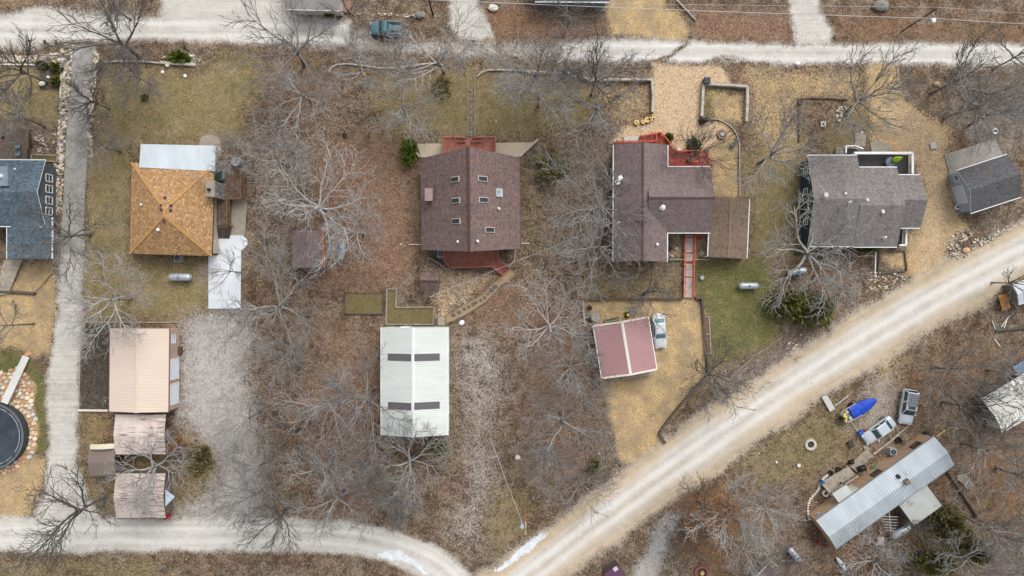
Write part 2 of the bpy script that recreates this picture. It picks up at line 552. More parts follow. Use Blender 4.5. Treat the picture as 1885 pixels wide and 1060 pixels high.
cut("white", [(1300, 108), (1340, 101), (1372, 100), (1372, 106), (1330, 112), (1300, 115)], .5, .6)
DIAG = smooth_line([(820, 1168), (985, 1048), (1120, 945), (1280, 830), (1480, 695), (1700, 560), (1885, 462), (2090, 362)])
BOT = smooth_line([(-170, 984), (0, 984), (300, 985), (500, 985), (640, 991), (735, 1012), (815, 1052), (880, 1130)])
TOPL = smooth_line([(-170, 56), (200, 55), (640, 62), (900, 92), (1100, 95), (1500, 98), (2090, 104)])
dd, du = line_dist(DIAG)
bd, bu = line_dist(BOT)
td, tu = line_dist(TOPL)
wob = 0.5 * vnoise(GX, GY, 0.25, 9) + 0.2 * vnoise(GX, GY, .9, 10)
a = 3.25 + wob - np.abs(dd)
CLS["white"][...] = np.maximum(CLS["white"], np.clip(.5 + a / 1.6, 0, 1) * .97)
a2 = 4.0 + wob - np.abs(dd)
CLS["dust"][...] = np.clip(np.clip(.5 + a2 / 1.8, 0, 1) - np.clip(.5 + (a - .9) / 2.6, 0, 1) * .75, 0, 1)
CLS["white"][...] = np.maximum(CLS["white"], np.clip(.5 + a2 / 2.2, 0, 1) * .72)
owner("road", a2)
b = 2.25 + .7 * wob - np.abs(bd)
CLS["white"][...] = np.maximum(CLS["white"], np.clip(.5 + b / 1.5, 0, 1) * .95)
owner("road", b)
# wheel tracks: paler where tyres pack the gravel, loose stone between and beside them
ang = lambda d, c, w: np.exp(-((d - c) / w) ** 2)
CLS["track"][...] = np.maximum.reduce([
    (ang(dd, -1.25, .55) + ang(dd, .55, .55) + .8 * ang(dd, 1.9, .4)) * (a > 0) * .9,
    (ang(bd, -.85, .45) + ang(bd, .85, .45)) * (b > 0) * .7,
    (ang(td, -.8, .40) + ang(td, .9, .4)) * .75])
tl = ang(dd, 2.2, .7) * (du < 34) * .95 + ang(dd, -0.3, .35) * (du < 40) * .5 + ang(dd, -.35, .3) * (du > 40) * .25
CLS["dust"][...] = np.maximum(CLS["dust"], np.clip(tl * (a2 > 0), 0, 1))
# --- left drive: concrete above, gravel below
LG = [(106, 470), (154, 470), (150, 590), (146, 700), (142, 800), (144, 860), (160, 920), (190, 960), (60, 960), (82, 900), (84, 850), (90, 790), (86, 700), (98, 620), (106, 540)]
zone("white", LG, .8, .95, "driveway")
CON = [(134, 80), (175, 84), (170, 140), (166, 200), (160, 290), (154, 400), (152, 482), (108, 482), (114, 400), (118, 330), (124, 200), (130, 140)]
zone("conc", CON, .4, 1.0, "driveway", warp=False)
for c in ("white", "greymix", "tan", "dry", "green"):
    cut(c, CON, .4, 1.0, False)
CLS["conc"] *= np.clip((GY - P(0, 492).y) / 3.5, 0, 1)
zone("white", [(106, 440), (154, 440), (154, 500), (106, 500)], 2.5, .95)

for SN in ([(694, 1024), (703, 1017), (714, 1014), (735, 1017), (748, 1024), (760, 1032), (774, 1043), (788, 1057), (776, 1053), (762, 1043), (745, 1035), (728, 1030), (718, 1034), (706, 1028)],
           [(1012, 979), (998, 981), (980, 994), (958, 1010), (935, 1030), (912, 1048), (920, 1050), (938, 1040), (955, 1026), (972, 1016), (990, 998)]):
    zone("snow", SN, .40, 1.15, "snow")

# relief: centimetres only
Z = 0.03 * vnoise(GX, GY, .35, 21) + 0.02 * vnoise(GX, GY, 1.1, 22)
hard = np.clip(CLS["white"] + CLS["conc"] + CLS["tan"], 0, 1)
Z = Z * (1 - .8 * hard) - .03
far = np.clip((np.hypot(GX, GY) - 110) / 100, 0, 1)
Z = Z * (1 - far) - .05 * far

def ground_material():
    t = NT("ground_cover")
    p = t.pos()
    att = {}
    for nm in ("ga", "gb", "gc", "gd", "ge", "gf"):
        s = t.n("ShaderNodeSeparateColor", {0: t.n("ShaderNodeAttribute", attribute_name=nm).outputs["Color"]})
        att[nm] = (s.outputs[0], s.outputs[1], s.outputs[2])
    ruv = t.n("ShaderNodeAttribute", attribute_name="ruv").outputs["Vector"]
    big = t.noise(p, .16, 4.0, .55)
    med = t.noise(p, .9, 5.0, .62)
    fine = t.noise(p, 3.8, 3.0, .65)
    grit = t.noise(p, 9.0, 2.0, .6)
    cell = t.val(t.voro(p, 7.5))
    cell2 = t.val(t.voro(p, 11.0))
    def soft(w, amp, k, nz):
        x = t.math('MULTIPLY_ADD', t.math('SUBTRACT', nz, .5), amp, w)
        return t.math('MULTIPLY_ADD', t.math('SUBTRACT', x, .5), k, .5, clamp=True)
    edge = t.math('MULTIPLY_ADD', med, .5, t.math('MULTIPLY', cell[0], .5))
    spk = t.math('MULTIPLY_ADD', fine, .45, t.math('MULTIPLY', cell[1], .55))
    # leaf litter
    g = t.math('MULTIPLY_ADD', cell[0], .40, t.math('MULTIPLY_ADD', fine, .35, t.math('MULTIPLY', med, .25)))
    lit = t.ramp(g, [(.16, lin(62, 48, 39)), (.38, lin(98, 78, 61)), (.55, lin(122, 100, 80)), (.74, lin(148, 126, 103)), (.95, lin(184, 163, 137))])
    lit2 = t.ramp(g, [(.16, lin(70, 60, 54)), (.38, lin(106, 94, 80)), (.55, lin(131, 118, 102)), (.74, lin(158, 145, 127)), (.95, lin(192, 180, 160))])
    col = t.mix(t.ramp(big, [(.42, (0, 0, 0)), (.66, (.8, .8, .8))]), lit, lit2)
    # odd bright leaf
    leaf = t.math('MULTIPLY', t.math('GREATER_THAN', cell2[0], .93), t.math('GREATER_THAN', med, .45))
    col = t.mix(t.math('MULTIPLY', leaf, .6), col, lin(206, 150, 86))
    # damp, dark hollows between leaves
    hol = t.ramp(med, [(.30, (1, 1, 1)), (.46, (0, 0, 0))])
    col = t.mix(t.math('MULTIPLY', hol, .35), col, lin(74, 60, 52))
    dn = t.noise(p, .5, 6.0, .68)                       # drifts of deeper and thinner litter
    col = t.mix(t.ramp(dn, [(.44, (0, 0, 0)), (.60, (.55, .55, .55))]), col, t.mix(1.0, col, lin(150, 132, 116), 'MULTIPLY'))
    col = t.mix(t.ramp(dn, [(.34, (.35, .35, .35)), (.44, (0, 0, 0))]), col, lin(150, 134, 114))
    ga, gb, gc, gd, ge = att["ga"], att["gb"], att["gc"], att["gd"], att["ge"]
    # bare red-brown earth
    er = t.ramp(g, [(.10, lin(70, 46, 36)), (.42, lin(126, 92, 70)), (.7, lin(156, 122, 97)), (.95, lin(194, 166, 138))])
    col = t.mix(t.math('MULTIPLY', soft(gc[0], .9, 1.5, med), .88), col, er)
    sc = t.ramp(g, [(.10, lin(52, 46, 43)), (.42, lin(111, 101, 94)), (.7, lin(146, 136, 127)), (.95, lin(186, 178, 170))])
    col = t.mix(t.math('MULTIPLY', soft(gd[0], 1.1, 1.5, med), .8), col, sc)
    pl = t.ramp(g, [(.10, lin(96, 80, 62)), (.45, lin(164, 142, 116)), (.95, lin(208, 192, 166))])
    col = t.mix(t.math('MULTIPLY', soft(ge[1], 1.3, 1.6, edge), .7), col, pl)
    og = t.ramp(t.math('MULTIPLY_ADD', cell2[1], .6, t.math('MULTIPLY', fine, .4)), [(.14, lin(66, 48, 36)), (.42, lin(126, 92, 58)), (.7, lin(168, 118, 66)), (.95, lin(206, 158, 96))])
    col = t.mix(t.math('MULTIPLY', soft(gc[2], 1.0, 1.7, edge), .8), col, og)
    wet = t.math('MULTIPLY', soft(ge[2], 1.6, 5.0, t.noise(p, 1.7, 4.0, .7)), .8)
    col = t.mix(t.math('MULTIPLY', wet, .62), col, lin(62, 50, 46))
    # dry grass, green grass
    gr = t.noise(t.scalev(p, (1, 1, 1)), 6.5, 3.0, .7)
    gg = t.math('MULTIPLY_ADD', gr, .72, t.math('MULTIPLY', cell[2], .28))
    dr = t.ramp(gg, [(.16, lin(74, 62, 36)), (.42, lin(128, 112, 68)), (.64, lin(158, 140, 90)), (.92, lin(196, 178, 128))])
    dr2 = t.ramp(gg, [(.16, lin(84, 70, 46)), (.42, lin(141, 119, 84)), (.64, lin(170, 148, 108)), (.92, lin(204, 186, 146))])
    dry = t.mix(t.ramp(t.noise(p, .35, 4.0, .6), [(.38, (0, 0, 0)), (.6, (1, 1, 1))]), dr, dr2)
    dry = t.mix(t.ramp(t.noise(p, .7, 6.0, .7), [(.46, (0, 0, 0)), (.62, (.6, .6, .6))]), dry, t.ramp(gg, [(.2, lin(70, 66, 36)), (.6, lin(112, 106, 60)), (.9, lin(146, 136, 84))]))
    dry = t.mix(t.ramp(t.noise(p, .9, 5.0, .7), [(.30, (.55, .55, .55)), (.42, (0, 0, 0))]), dry, lin(118, 100, 76))
    col = t.mix(t.math('MULTIPLY', soft(gb[0], 1.0, 1.9, edge), .9), col, dry)
    gn = t.ramp(gg, [(.16, lin(50, 54, 24)), (.42, lin(90, 94, 46)), (.64, lin(113, 114, 62)), (.92, lin(150, 146, 92))])
    gn = t.mix(t.ramp(t.noise(p, .6, 6.0, .7), [(.48, (0, 0, 0)), (.66, (.7, .7, .7))]), gn, dr)
    col = t.mix(t.math('MULTIPLY', soft(gb[1], 1.2, 1.7, med), .85), col, gn)
    so = t.ramp(t.math('MULTIPLY_ADD', med, .6, t.math('MULTIPLY', cell[0], .3)), [(.2, lin(50, 46, 42)), (.5, lin(87, 79, 70)), (.8, lin(128, 118, 106))])
    col = t.mix(t.math('MULTIPLY', soft(gc[1], .5, 3.0, med), .92), col, so)
    # grey gravel thinning into leaves
    gm = t.ramp(t.math('MULTIPLY_ADD', cell2[0], .25, t.math('MULTIPLY_ADD', grit, .4, t.math('MULTIPLY', med, .35))), [(.2, lin(118, 111, 104)), (.42, lin(164, 158, 151)), (.62, lin(188, 183, 177)), (.85, lin(212, 208, 202))])
    col = t.mix(soft(gb[2], 1.25, 1.9, t.math('MULTIPLY_ADD', med, .35, t.math('MULTIPLY_ADD', fine, .3, t.math('MULTIPLY', cell[1], .35)))), col, gm)
    # tan pea gravel
    tg = t.ramp(t.math('MULTIPLY_ADD', cell2[2], .55, t.math('MULTIPLY', grit, .45)), [(.12, lin(124, 94, 54)), (.38, lin(182, 147, 92)), (.62, lin(208, 173, 118)), (.95, lin(238, 210, 160))])
    tg2 = t.mix(t.ramp(t.noise(p, .45, 5.0, .6), [(.40, (1, 1, 1)), (.60, (.1, .1, .1))]), tg, t.ramp(grit, [(.3, lin(132, 110, 80)), (.7, lin(188, 162, 122))]))
    col = t.mix(t.math('MULTIPLY', soft(ga[1], .95, 2.2, spk), t.ramp(t.noise(p, .62, 6.0, .72), [(.28, (.35, .35, .35)), (.42, (1, 1, 1))])), col, tg2)
    bgv = t.ramp(t.math('MULTIPLY_ADD', cell2[0], .42, t.math('MULTIPLY', grit, .58)), [(.16, lin(118, 92, 66)), (.38, lin(182, 150, 112)), (.60, lin(210, 180, 142)), (.92, lin(236, 214, 182))])
    col = t.mix(soft(ga[2], .8, 2.6, spk), col, bgv)
    # limestone road gravel
    st = t.noise(t.scalev(ruv, (.10, 2.0, 1)), 1.0, 5.0, .6)
    wf = t.math('MULTIPLY_ADD', st, .42, t.math('MULTIPLY_ADD', med, .28, t.math('MULTIPLY', grit, .30)))
    wg = t.ramp(wf, [(.26, lin(148, 141, 130)), (.42, lin(184, 178, 168)), (.58, lin(203, 198, 189)), (.78, lin(224, 221, 214))])
    wg = t.mix(t.ramp(t.noise(p, .33, 6.0, .68), [(.47, (0, 0, 0)), (.66, (.65, .65, .65))]), wg, t.ramp(wf, [(.3, lin(138, 130, 120)), (.7, lin(190, 184, 174))]))
    rw = soft(ga[0], .85, 2.4, t.math('MULTIPLY_ADD', med, .45, t.math('MULTIPLY', spk, .55)))
    wg = t.mix(t.math('MULTIPLY', gd[2], .85), wg, t.ramp(wf, [(.3, lin(202, 198, 190)), (.7, lin(232, 230, 225))]))
    # stones and leaf specks lying on the gravel
    sp = t.math('MULTIPLY', t.math('GREATER_THAN', cell2[1], .90), t.math('SUBTRACT', 1.0, gd[2]))
    wg = t.mix(t.math('MULTIPLY', sp, t.ramp(med, [(.40, (0, 0, 0)), (.62, (.75, .75, .75))])), wg, lin(128, 112, 96))
    col = t.mix(rw, col, wg)
    du_ = t.ramp(wf, [(.26, lin(146, 118, 80)), (.5, lin(186, 156, 114)), (.75, lin(212, 188, 150))])
    col = t.mix(t.math('MULTIPLY', soft(gd[1], .9, 1.7, st), t.math('MULTIPLY', rw, .72)), col, du_)
    # old concrete
    cc = t.ramp(t.math('MULTIPLY_ADD', med, .55, t.math('MULTIPLY_ADD', big, .2, t.math('MULTIPLY', grit, .25))), [(.3, lin(118, 113, 107)), (.5, lin(150, 146, 140)), (.72, lin(182, 179, 174))])
    crack = t.math('LESS_THAN', t.voro(p, .42, "Distance", 'DISTANCE_TO_EDGE'), .012)
    cc = t.mix(t.math('MULTIPLY', crack, .5), cc, lin(92, 86, 80))
    col = t.mix(soft(ge[0], .12, 6.0, med), col, cc)
    sn = t.ramp(t.math('MULTIPLY_ADD', med, .6, t.math('MULTIPLY', grit, .4)), [(.3, lin(176, 180, 186)), (.5, lin(212, 217, 222)), (.75, lin(230, 234, 238))])
    col = t.mix(soft(att["gf"][0], .7, 4.0, spk), col, sn)
    t.b.inputs["Roughness"].default_value = .95
    t.b.inputs["Specular IOR Level"].default_value = .1
    flat = t.math('MAXIMUM', rw, ge[0])
    h = t.math('MULTIPLY', t.math('MULTIPLY_ADD', cell[0], .5, fine), t.math('MULTIPLY_ADD', flat, -.75, 1.0))
    t.bump(h, .75, .10)
    return t.color(col)

GROUND_MAT = ground_material()
full = lambda *k: np.stack([np.clip(CLS[q], 0, 1) if q else np.zeros(GX.shape) for q in k] + [np.ones(GX.shape)], -1)
ATTR = {"ga": full("white", "tan", "beige"), "gb": full("dry", "green", "greymix"), "gc": full("earth", "soil", "orange"),
        "gd": full("scrub", "dust", "track"), "ge": full("conc", "pale", "wet"), "gf": full("snow", None, None)}
# road coordinates: along / across the nearest road
sel = np.argmin(np.stack([np.abs(dd), np.abs(bd), np.abs(td)]), 0)
RU = np.choose(sel, [du, bu + 400, tu + 900]); RV = np.choose(sel, [dd, bd + 60, td + 120])
RUV = np.stack([RU, RV, np.zeros(GX.shape)], -1)

fi = np.arange((NY - 1) * (NX - 1))
r_, c_ = fi // (NX - 1), fi % (NX - 1)
QUADS = np.stack([r_ * NX + c_, r_ * NX + c_ + 1, (r_ + 1) * NX + c_ + 1, (r_ + 1) * NX + c_], -1)
FOWN = OWN[:-1, :-1].reshape(-1)
XYZ = np.stack([GX, GY, Z], -1).reshape(-1, 3)
for oi, nm in enumerate(OWNERS):
    if nm == "ground":
        if oi:
            continue
        msk = np.isin(FOWN, [i for i, q in enumerate(OWNERS) if q == "ground"])
    else:
        msk = FOWN == oi
    if not msk.any():
        continue
    q = QUADS[msk]
    used, inv = np.unique(q, return_inverse=True)
    inv = inv.reshape(q.shape)
    me = bpy.data.meshes.new(nm)
    me.vertices.add(len(used)); me.loops.add(inv.size); me.polygons.add(len(inv))
    me.vertices.foreach_set("co", XYZ[used].astype(np.float32).ravel())
    me.loops.foreach_set("vertex_index", inv.astype(np.int32).ravel())
    me.polygons.foreach_set("loop_start", np.arange(0, inv.size, 4, dtype=np.int32))
    me.update(calc_edges=True)
    for k, arr in ATTR.items():
        at = me.attributes.new(k, 'FLOAT_COLOR', 'POINT')
        at.data.foreach_set("color", arr.reshape(-1, 4)[used].astype(np.float32).ravel())
    at = me.attributes.new("ruv", 'FLOAT_VECTOR', 'POINT')
    at.data.foreach_set("vector", RUV.reshape(-1, 3)[used].astype(np.float32).ravel())
    me.polygons.foreach_set("use_smooth", np.ones(len(inv), bool))
    me.materials.append(GROUND_MAT)
    o = link(nm, me)
    o["kind"] = "structure"
    if nm == "snow":
        o["kind"] = "stuff"
        nsnow = sum(1 for q in bpy.data.objects if q.name.startswith("snow"))
        tag(o, "tongue of old snow on the lower road's outer bend" if nsnow == 1 else "ragged strip of old snow along the fork's upper road edge", "snow")

# ------------------------------------------------------------------ building materials
def shingle(name, dark, mid, light, fleck=None, fa=.0):
    def fn(key):
        t = NT(name)
        uv = t.uv()
        br = t.n("ShaderNodeTexBrick", {"Vector": uv, "Color1": (0, 0, 0, 1), "Color2": (1, 1, 1, 1), "Mortar": (.1, .1, .1, 1), "Scale": 1.0,
                                        "Mortar Size": .012, "Bias": 0.0, "Brick Width": .34, "Row Height": .17}, offset=.5)
        cell = t.val(t.voro(t.scalev(uv, (1.0, 1.5, 1)), 5.0))
        n1 = t.noise(uv, .35, 4.0, .6); n2 = t.noise(uv, 6.0, 3.0, .6)
        f = t.math('MULTIPLY_ADD', br.outputs[0], .24, t.math('MULTIPLY_ADD', cell[0], .20, t.math('MULTIPLY_ADD', n1, .30, t.math('MULTIPLY', n2, .3))))
        c = t.ramp(f, [(.22, lin(*dark)), (.52, lin(*mid)), (.92, lin(*light))])
        if fleck:
            c = t.mix(t.math('MULTIPLY', t.math('GREATER_THAN', cell[1], 1 - fa), .85), c, lin(*fleck))
        st = t.noise(t.scalev(uv, (1.3, .18, 1)), 1.0, 4.0, .6)       # run-off streaks
        c = t.mix(t.ramp(st, [(.45, (0, 0, 0)), (.8, (.22, .22, .22))]), c, lin(*[q * .78 for q in dark]))
        t.b.inputs["Roughness"].default_value = .95
        t.b.inputs["Specular IOR Level"].default_value = .12
        v = t.n("ShaderNodeSeparateXYZ", {0: uv}).outputs[1]
        row = t.math('FRACT', t.math('DIVIDE', v, .17))
        t.bump(t.math('ADD', row, t.math('MULTIPLY', n2, .5)), .5, .02)
        return t.color(c)
    return mat(name, fn)

def metal_roof(name, rgb, rust=0.0, rustc=(60, 46, 38), rough=.5, stain=.25):
    def fn(key):
        t = NT(name)
        uv = t.uv()
        n1 = t.noise(t.scalev(uv, (1.0, .35, 1)), .5, 5.0, .6)
        n2 = t.noise(t.scalev(uv, (.6, 4.0, 1)), .8, 4.0, .65)
        c = lin(*rgb)
        col = t.ramp(n1, [(.25, tuple(q * (1 - stain) for q in c[:3]) + (1,)), (.6, c), (.9, tuple(min(1, q * 1.06) for q in c[:3]) + (1,))])
        if rust:
            big = t.noise(uv, .22, 3.0, .6)
            seam = t.noise(t.scalev(uv, (.35, 5.0, 1)), 1.0, 4.0, .75)
            m = t.math('MULTIPLY', t.ramp(seam, [(.49, (0, 0, 0)), (.56, (1, 1, 1))]), t.ramp(big, [(.52 - rust * .2, (0, 0, 0)), (.62 - rust * .2, (1, 1, 1))]))
            col = t.mix(t.math('MULTIPLY', m, .9), col, lin(*rustc))
            col = t.mix(t.math('MULTIPLY', t.ramp(n2, [(.5, (0, 0, 0)), (.72, (1, 1, 1))]), .3), col, lin(186, 160, 146))
        t.b.inputs["Roughness"].default_value = rough
        t.b.inputs["Specular IOR Level"].default_value = .35
        return t.color(col)
    return mat(name, fn)

def siding(name, rgb, lap=.2, var=.1):
    def fn(key):
        t = NT(name)
        p = t.pos()
        z = t.n("ShaderNodeSeparateXYZ", {0: p}).outputs[2]
        row = t.math('FRACT', t.math('DIVIDE', z, lap))
        n = t.noise(p, 1.6, 4.0, .6)
        c = lin(*rgb)
        col = t.ramp(n, [(.3, tuple(q * (1 - 2 * var) for q in c[:3]) + (1,)), (.7, tuple(min(1, q * (1 + var)) for q in c[:3]) + (1,))])
        t.bump(row, .5, .02)
        return t.color(col)
    return mat(name, fn)

def wood(name, rgb, wear=None, wa=.4, rough=.8):
    def fn(key):
        t = NT(name)
        p = t.pos()
        n = t.noise(p, 2.2, 4.0, .65); n2 = t.noise(p, 9.0, 3.0, .6); cell = t.val(t.voro(p, 3.0))
        f = t.math('MULTIPLY_ADD', n, .5, t.math('MULTIPLY_ADD', n2, .3, t.math('MULTIPLY', cell[0], .2)))
        c = lin(*rgb)
        col = t.ramp(f, [(.28, tuple(q * .55 for q in c[:3]) + (1,)), (.5, c), (.75, tuple(min(1, q * 1.35) for q in c[:3]) + (1,))])
        if wear:
            col = t.mix(t.ramp(n, [(.62 - wa * .3, (0, 0, 0)), (.72 - wa * .3, (.85, .85, .85))]), col, lin(*wear))
        t.b.inputs["Roughness"].default_value = rough
        return t.color(col)
    return mat(name, fn)

WHITE = plain("white_paint", (226, 228, 228), .5, var=.06)
OFFW = plain("cream_paint", (214, 206, 190), .6, var=.08)
DARK = plain("dark_trim", (48, 46, 46), .6, var=.2)
GALV = plain("galvanised_steel", (150, 156, 160), .42, .6, var=.1)
BLACK = plain("black_plastic", (30, 31, 33), .5, var=.2)
RUBBER = plain("tyre_rubber", (34, 33, 33), .85, var=.2)
CONC = plain("pale_concrete", (212, 218, 223), .9, var=.06, scale=.8, spec=.15)
CONC2 = plain("weathered_concrete", (158, 147, 130), .92, var=.12, scale=1.0, spec=.12)
STONE = plain("grey_flagstone", (128, 122, 112), .9, var=.2, scale=1.4, spec=.12)
LOGW = wood("weathered_timber", (178, 168, 152))
LOGD = wood("dark_timber", (96, 82, 70))
LOGM = wood("grey_brown_timber", (142, 130, 114))
BRD = wood("grey_boards", (160, 148, 130))
DECKB = wood("brown_deck_boards", (112, 86, 68), (138, 120, 104), .35)
REDK = wood("red_deck_stain", (172, 66, 50), (176, 128, 108), .12)
REDR = plain("red_rail_paint", (202, 84, 62), .6, var=.1)
REDS = wood("worn_red_planks", (190, 172, 160), (164, 92, 80), .12)
BRICKD = wood("brick_red_deck", (168, 98, 80), (142, 80, 66), .3)
BRICKR = plain("brick_red_rail", (172, 98, 84), .6, var=.12)
GREYDK = wood("charcoal_deck_boards", (62, 62, 66))
GLASS = glass()

# ------------------------------------------------------------------ roofs and walls
class Fr:
    pass

def frame(px4, z, dl=0.0):
    """px4: four eave corners in the photograph, A-B and C-D run along the ridge, at height z"""
    A, B, C_, D = [P(a, b, z) for a, b in px4]
    f = Fr()
    f.C = (A + B + C_ + D) / 4
    f.u = ((B - A) + (C_ - D)).normalized()
    f.v = Vector((-f.u.y, f.u.x, 0))
    f.L = ((B - A).length + (C_ - D).length) / 2
    f.W = ((D - A).length + (C_ - B).length) / 2
    f.ze = z
    return f

def gable(root, px4, ze, zr, rmat, wmat=None, trim=WHITE, oh=.45, prow=0.0, ribs=0.0, ridge_off=0.0, z0=-.1, cap=None, capw=.3, goh=.35, th=.14, rib_mat=None, wall_name="wall", long_ribs=0.0):
    f = frame(px4, ze)
    f.zr = zr; f.off = ridge_off; f.root = root
    C, u, v, L, W = f.C, f.u, f.v, f.L, f.W
    m = MB()
    up = Vector((0, 0, 1))
    rp = [C + u * (s * (L / 2 + prow)) + v * ridge_off + up * (zr - ze) for s in (-1, 1)]
    for sg in (-1, 1):
        e = [C + u * (s * L / 2) + v * (sg * W / 2) for s in (-1, 1)]
        run = math.hypot(W / 2 - sg * ridge_off, zr - ze)
        top = [e[0], e[1], rp[1], rp[0]]
        uv = [(0, 0), (L, 0), (L, run), (0, run)]
        if sg > 0:
            top.reverse(); uv.reverse()
        m.face(top, 0, uv)
        m.face([q - up * th for q in reversed(top)], 0)
        for i in range(4):
            a, b = top[i], top[(i + 1) % 4]
            m.face([a - up * th, b - up * th, b, a], 1)
    roof = m.build("roof", [rmat, trim], root)
    f.roof = roof
    if ribs:
        m = MB()
        k = int(L / ribs)
        for sg in (-1, 1):
            for i in range(k + 1):
                s = -L / 2 + .06 + i * (L - .12) / k
                s2 = s * (L / 2 + prow) / (L / 2)
                m.beam(C + u * s + v * (sg * W / 2) + up * .012, C + u * s2 + v * ridge_off + up * (zr - ze + .012), .045, .05)
        m.build("ribs", rib_mat or rmat, roof, kind="stuff")
    if long_ribs:
        m = MB()
        for sg in (-1, 1):
            k = int(math.hypot(W / 2, zr - ze) / long_ribs)
            for i in range(1, k):
                t = i / k
                q = C + v * (sg * W / 2 * (1 - t)) + up * ((zr - ze) * t + .012)
                m.beam(q - u * (L / 2 - .04), q + u * (L / 2 - .04), .06, .05)
        m.build("ribs", rmat, roof, kind="stuff")
    if cap:
        m = MB()
        for sg in (-1, 1):
            n = v * sg * capw - up * (capw * (zr - ze) / (W / 2))
            a, b = rp[0] + up * .05 - u * .03, rp[1] + up * .05 + u * .03
            q = [a, b, b + n, a + n]
            m.face(q if sg < 0 else list(reversed(q)))
        m.build("ridge_cap", cap, roof)
    # fascia and gutters
    for sg in (-1, 1):
        m = MB()
        e = [C + u * (s * L / 2) + v * (sg * (W / 2 + .06)) - up * .09 for s in (-1, 1)]
        m.beam(e[0], e[1], .11, .12)
        m.build("gutter", trim, root)
    if wmat is not None:
        m = MB()
        wl, ww = L / 2 - goh, W / 2 - oh
        hz = lambda d: zr - (zr - ze) * abs(d - ridge_off) / (W / 2 - math.copysign(ridge_off, d)) - th - .02
        zt = min(hz(ww), hz(-ww))
        base = [C + u * a * wl + v * b * ww for a, b in ((-1, -1), (1, -1), (1, 1), (-1, 1))]
        at = lambda p, z: Vector((p.x, p.y, z))
        m.face([at(base[0], z0), at(base[1], z0), at(base[1], zt), at(base[0], zt)])
        m.face([at(base[2], z0), at(base[3], z0), at(base[3], zt), at(base[2], zt)])
        for s, (i, j) in ((1, (1, 2)), (-1, (3, 0))):
            pk = C + u * s * wl + v * ridge_off
            m.face([at(base[i], z0), at(base[j], z0), at(base[j], zt), at(pk, hz(ridge_off)), at(base[i], zt)])
        f.wall = m.build(wall_name, wmat, root)
        f.wl, f.ww, f.zt = wl, ww, zt
    return f

def roofz(f, p):
    d = (p - f.C).dot(f.v)
    half = f.W / 2 - math.copysign(f.off, d - f.off)
    return f.zr - (f.zr - f.ze) * abs(d - f.off) / half

def on_roof(f, px, py):
    """where the sight line through a pixel of the photograph meets this roof"""
    z = f.ze
    for _ in range(12):
        p = P(px, py, z)
        z = roofz(f, Vector((p.x, p.y, 0)))
    p = P(px, py, z)
    d = (Vector((p.x, p.y, 0)) - Vector((f.C.x, f.C.y, 0))).dot(f.v) - f.off
    down = (f.v * math.copysign(1, d) * f.W / 2 - Vector((0, 0, f.zr - f.ze))).normalized()
    nrm = f.u.cross(down)
    if nrm.z < 0:
        nrm = -nrm
    return p, f.u.copy(), down, nrm

def window(root, c, n, w=1.0, h=1.2, fm=WHITE, gm=None, bars=1, name="window"):
    """c on the wall, n outward"""
    n = Vector(n).normalized(); t = Vector((-n.y, n.x, 0)); up = Vector((0, 0, 1)); c = Vector(c)
    m = MB(); e = .07
    o = n * .03
    for a, b in (((-w / 2, -h / 2), (w / 2, -h / 2)), ((-w / 2, h / 2), (w / 2, h / 2))):
        m.beam(c + o + t * a[0] + up * a[1], c + o + t * b[0] + up * b[1], .09, e * 1.3)
    for s in (-w / 2, w / 2):
        m.beam(c + o + t * s - up * h / 2, c + o + t * s + up * h / 2, .09, e * 1.3)
    if bars:
        m.beam(c + o - t * w / 2, c + o + t * w / 2, .05, .05)
    fr = m.build(name, fm, root)
    g = MB()
    q = [c + n * .015 - t * w / 2 - up * h / 2, c + n * .015 + t * w / 2 - up * h / 2, c + n * .015 + t * w / 2 + up * h / 2, c + n * .015 - t * w / 2 + up * h / 2]
    g.face(q)
    g.build("pane", gm or GLASS, fr)
    return fr

def wall_windows(f, side, spots, w=1.0, h=1.2, z=1.6, fm=WHITE, gm=None):
    """side 'u+','u-','v+','v-'; spots = positions along that wall in metres from its middle"""
    ax, s = side[0], (1 if side[1] == '+' else -1)
    n = (f.u if ax == 'u' else f.v) * s
    t = Vector((-n.y, n.x, 0))
    d = (f.wl if ax == 'u' else f.ww)
    base = Vector((f.C.x, f.C.y, 0)) + n * d
    for q in spots:
        window(f.root, base + t * q + Vector((0, 0, z)), n, w, h, fm, gm)

def wall_door(f, side, q, w=1.0, h=2.05, dm=None, fm=WHITE, name="door", z0=.1):
    ax, s = side[0], (1 if side[1] == '+' else -1)
    n = (f.u if ax == 'u' else f.v) * s
    t = Vector((-n.y, n.x, 0)); up = Vector((0, 0, 1))
    c = Vector((f.C.x, f.C.y, 0)) + n * (f.wl if ax == 'u' else f.ww) + t * q
    m = MB()
    M = Matrix((t, n, up)).transposed()
    m.box(c + n * .03 + up * (z0 + h / 2), (w, .05, h), M=M)
    k = max(2, int(h / .55))
    for i in range(k):
        m.box(c + n * .06 + up * (z0 + (i + .5) * h / k), (w * .86, .03, h / k * .72), M=M)
    d = m.build(name, dm or WHITE, f.root)
    m = MB()
    for s_ in (-1, 1):
        m.beam(c + n * .05 + t * s_ * (w / 2 + .05) + up * z0, c + n * .05 + t * s_ * (w / 2 + .05) + up * (z0 + h + .08), .1, .1)
    m.beam(c + n * .05 - t * (w / 2 + .1) + up * (z0 + h + .05), c + n * .05 + t * (w / 2 + .1) + up * (z0 + h + .05), .1, .1)
    m.build("door_frame", fm, d)
    if w < 1.6:
        m = MB()
        m.ball(c + n * .12 + t * w * .38 + up * (z0 + 1.0), .05, 6, 4)
        m.build("handle", GALV, d)

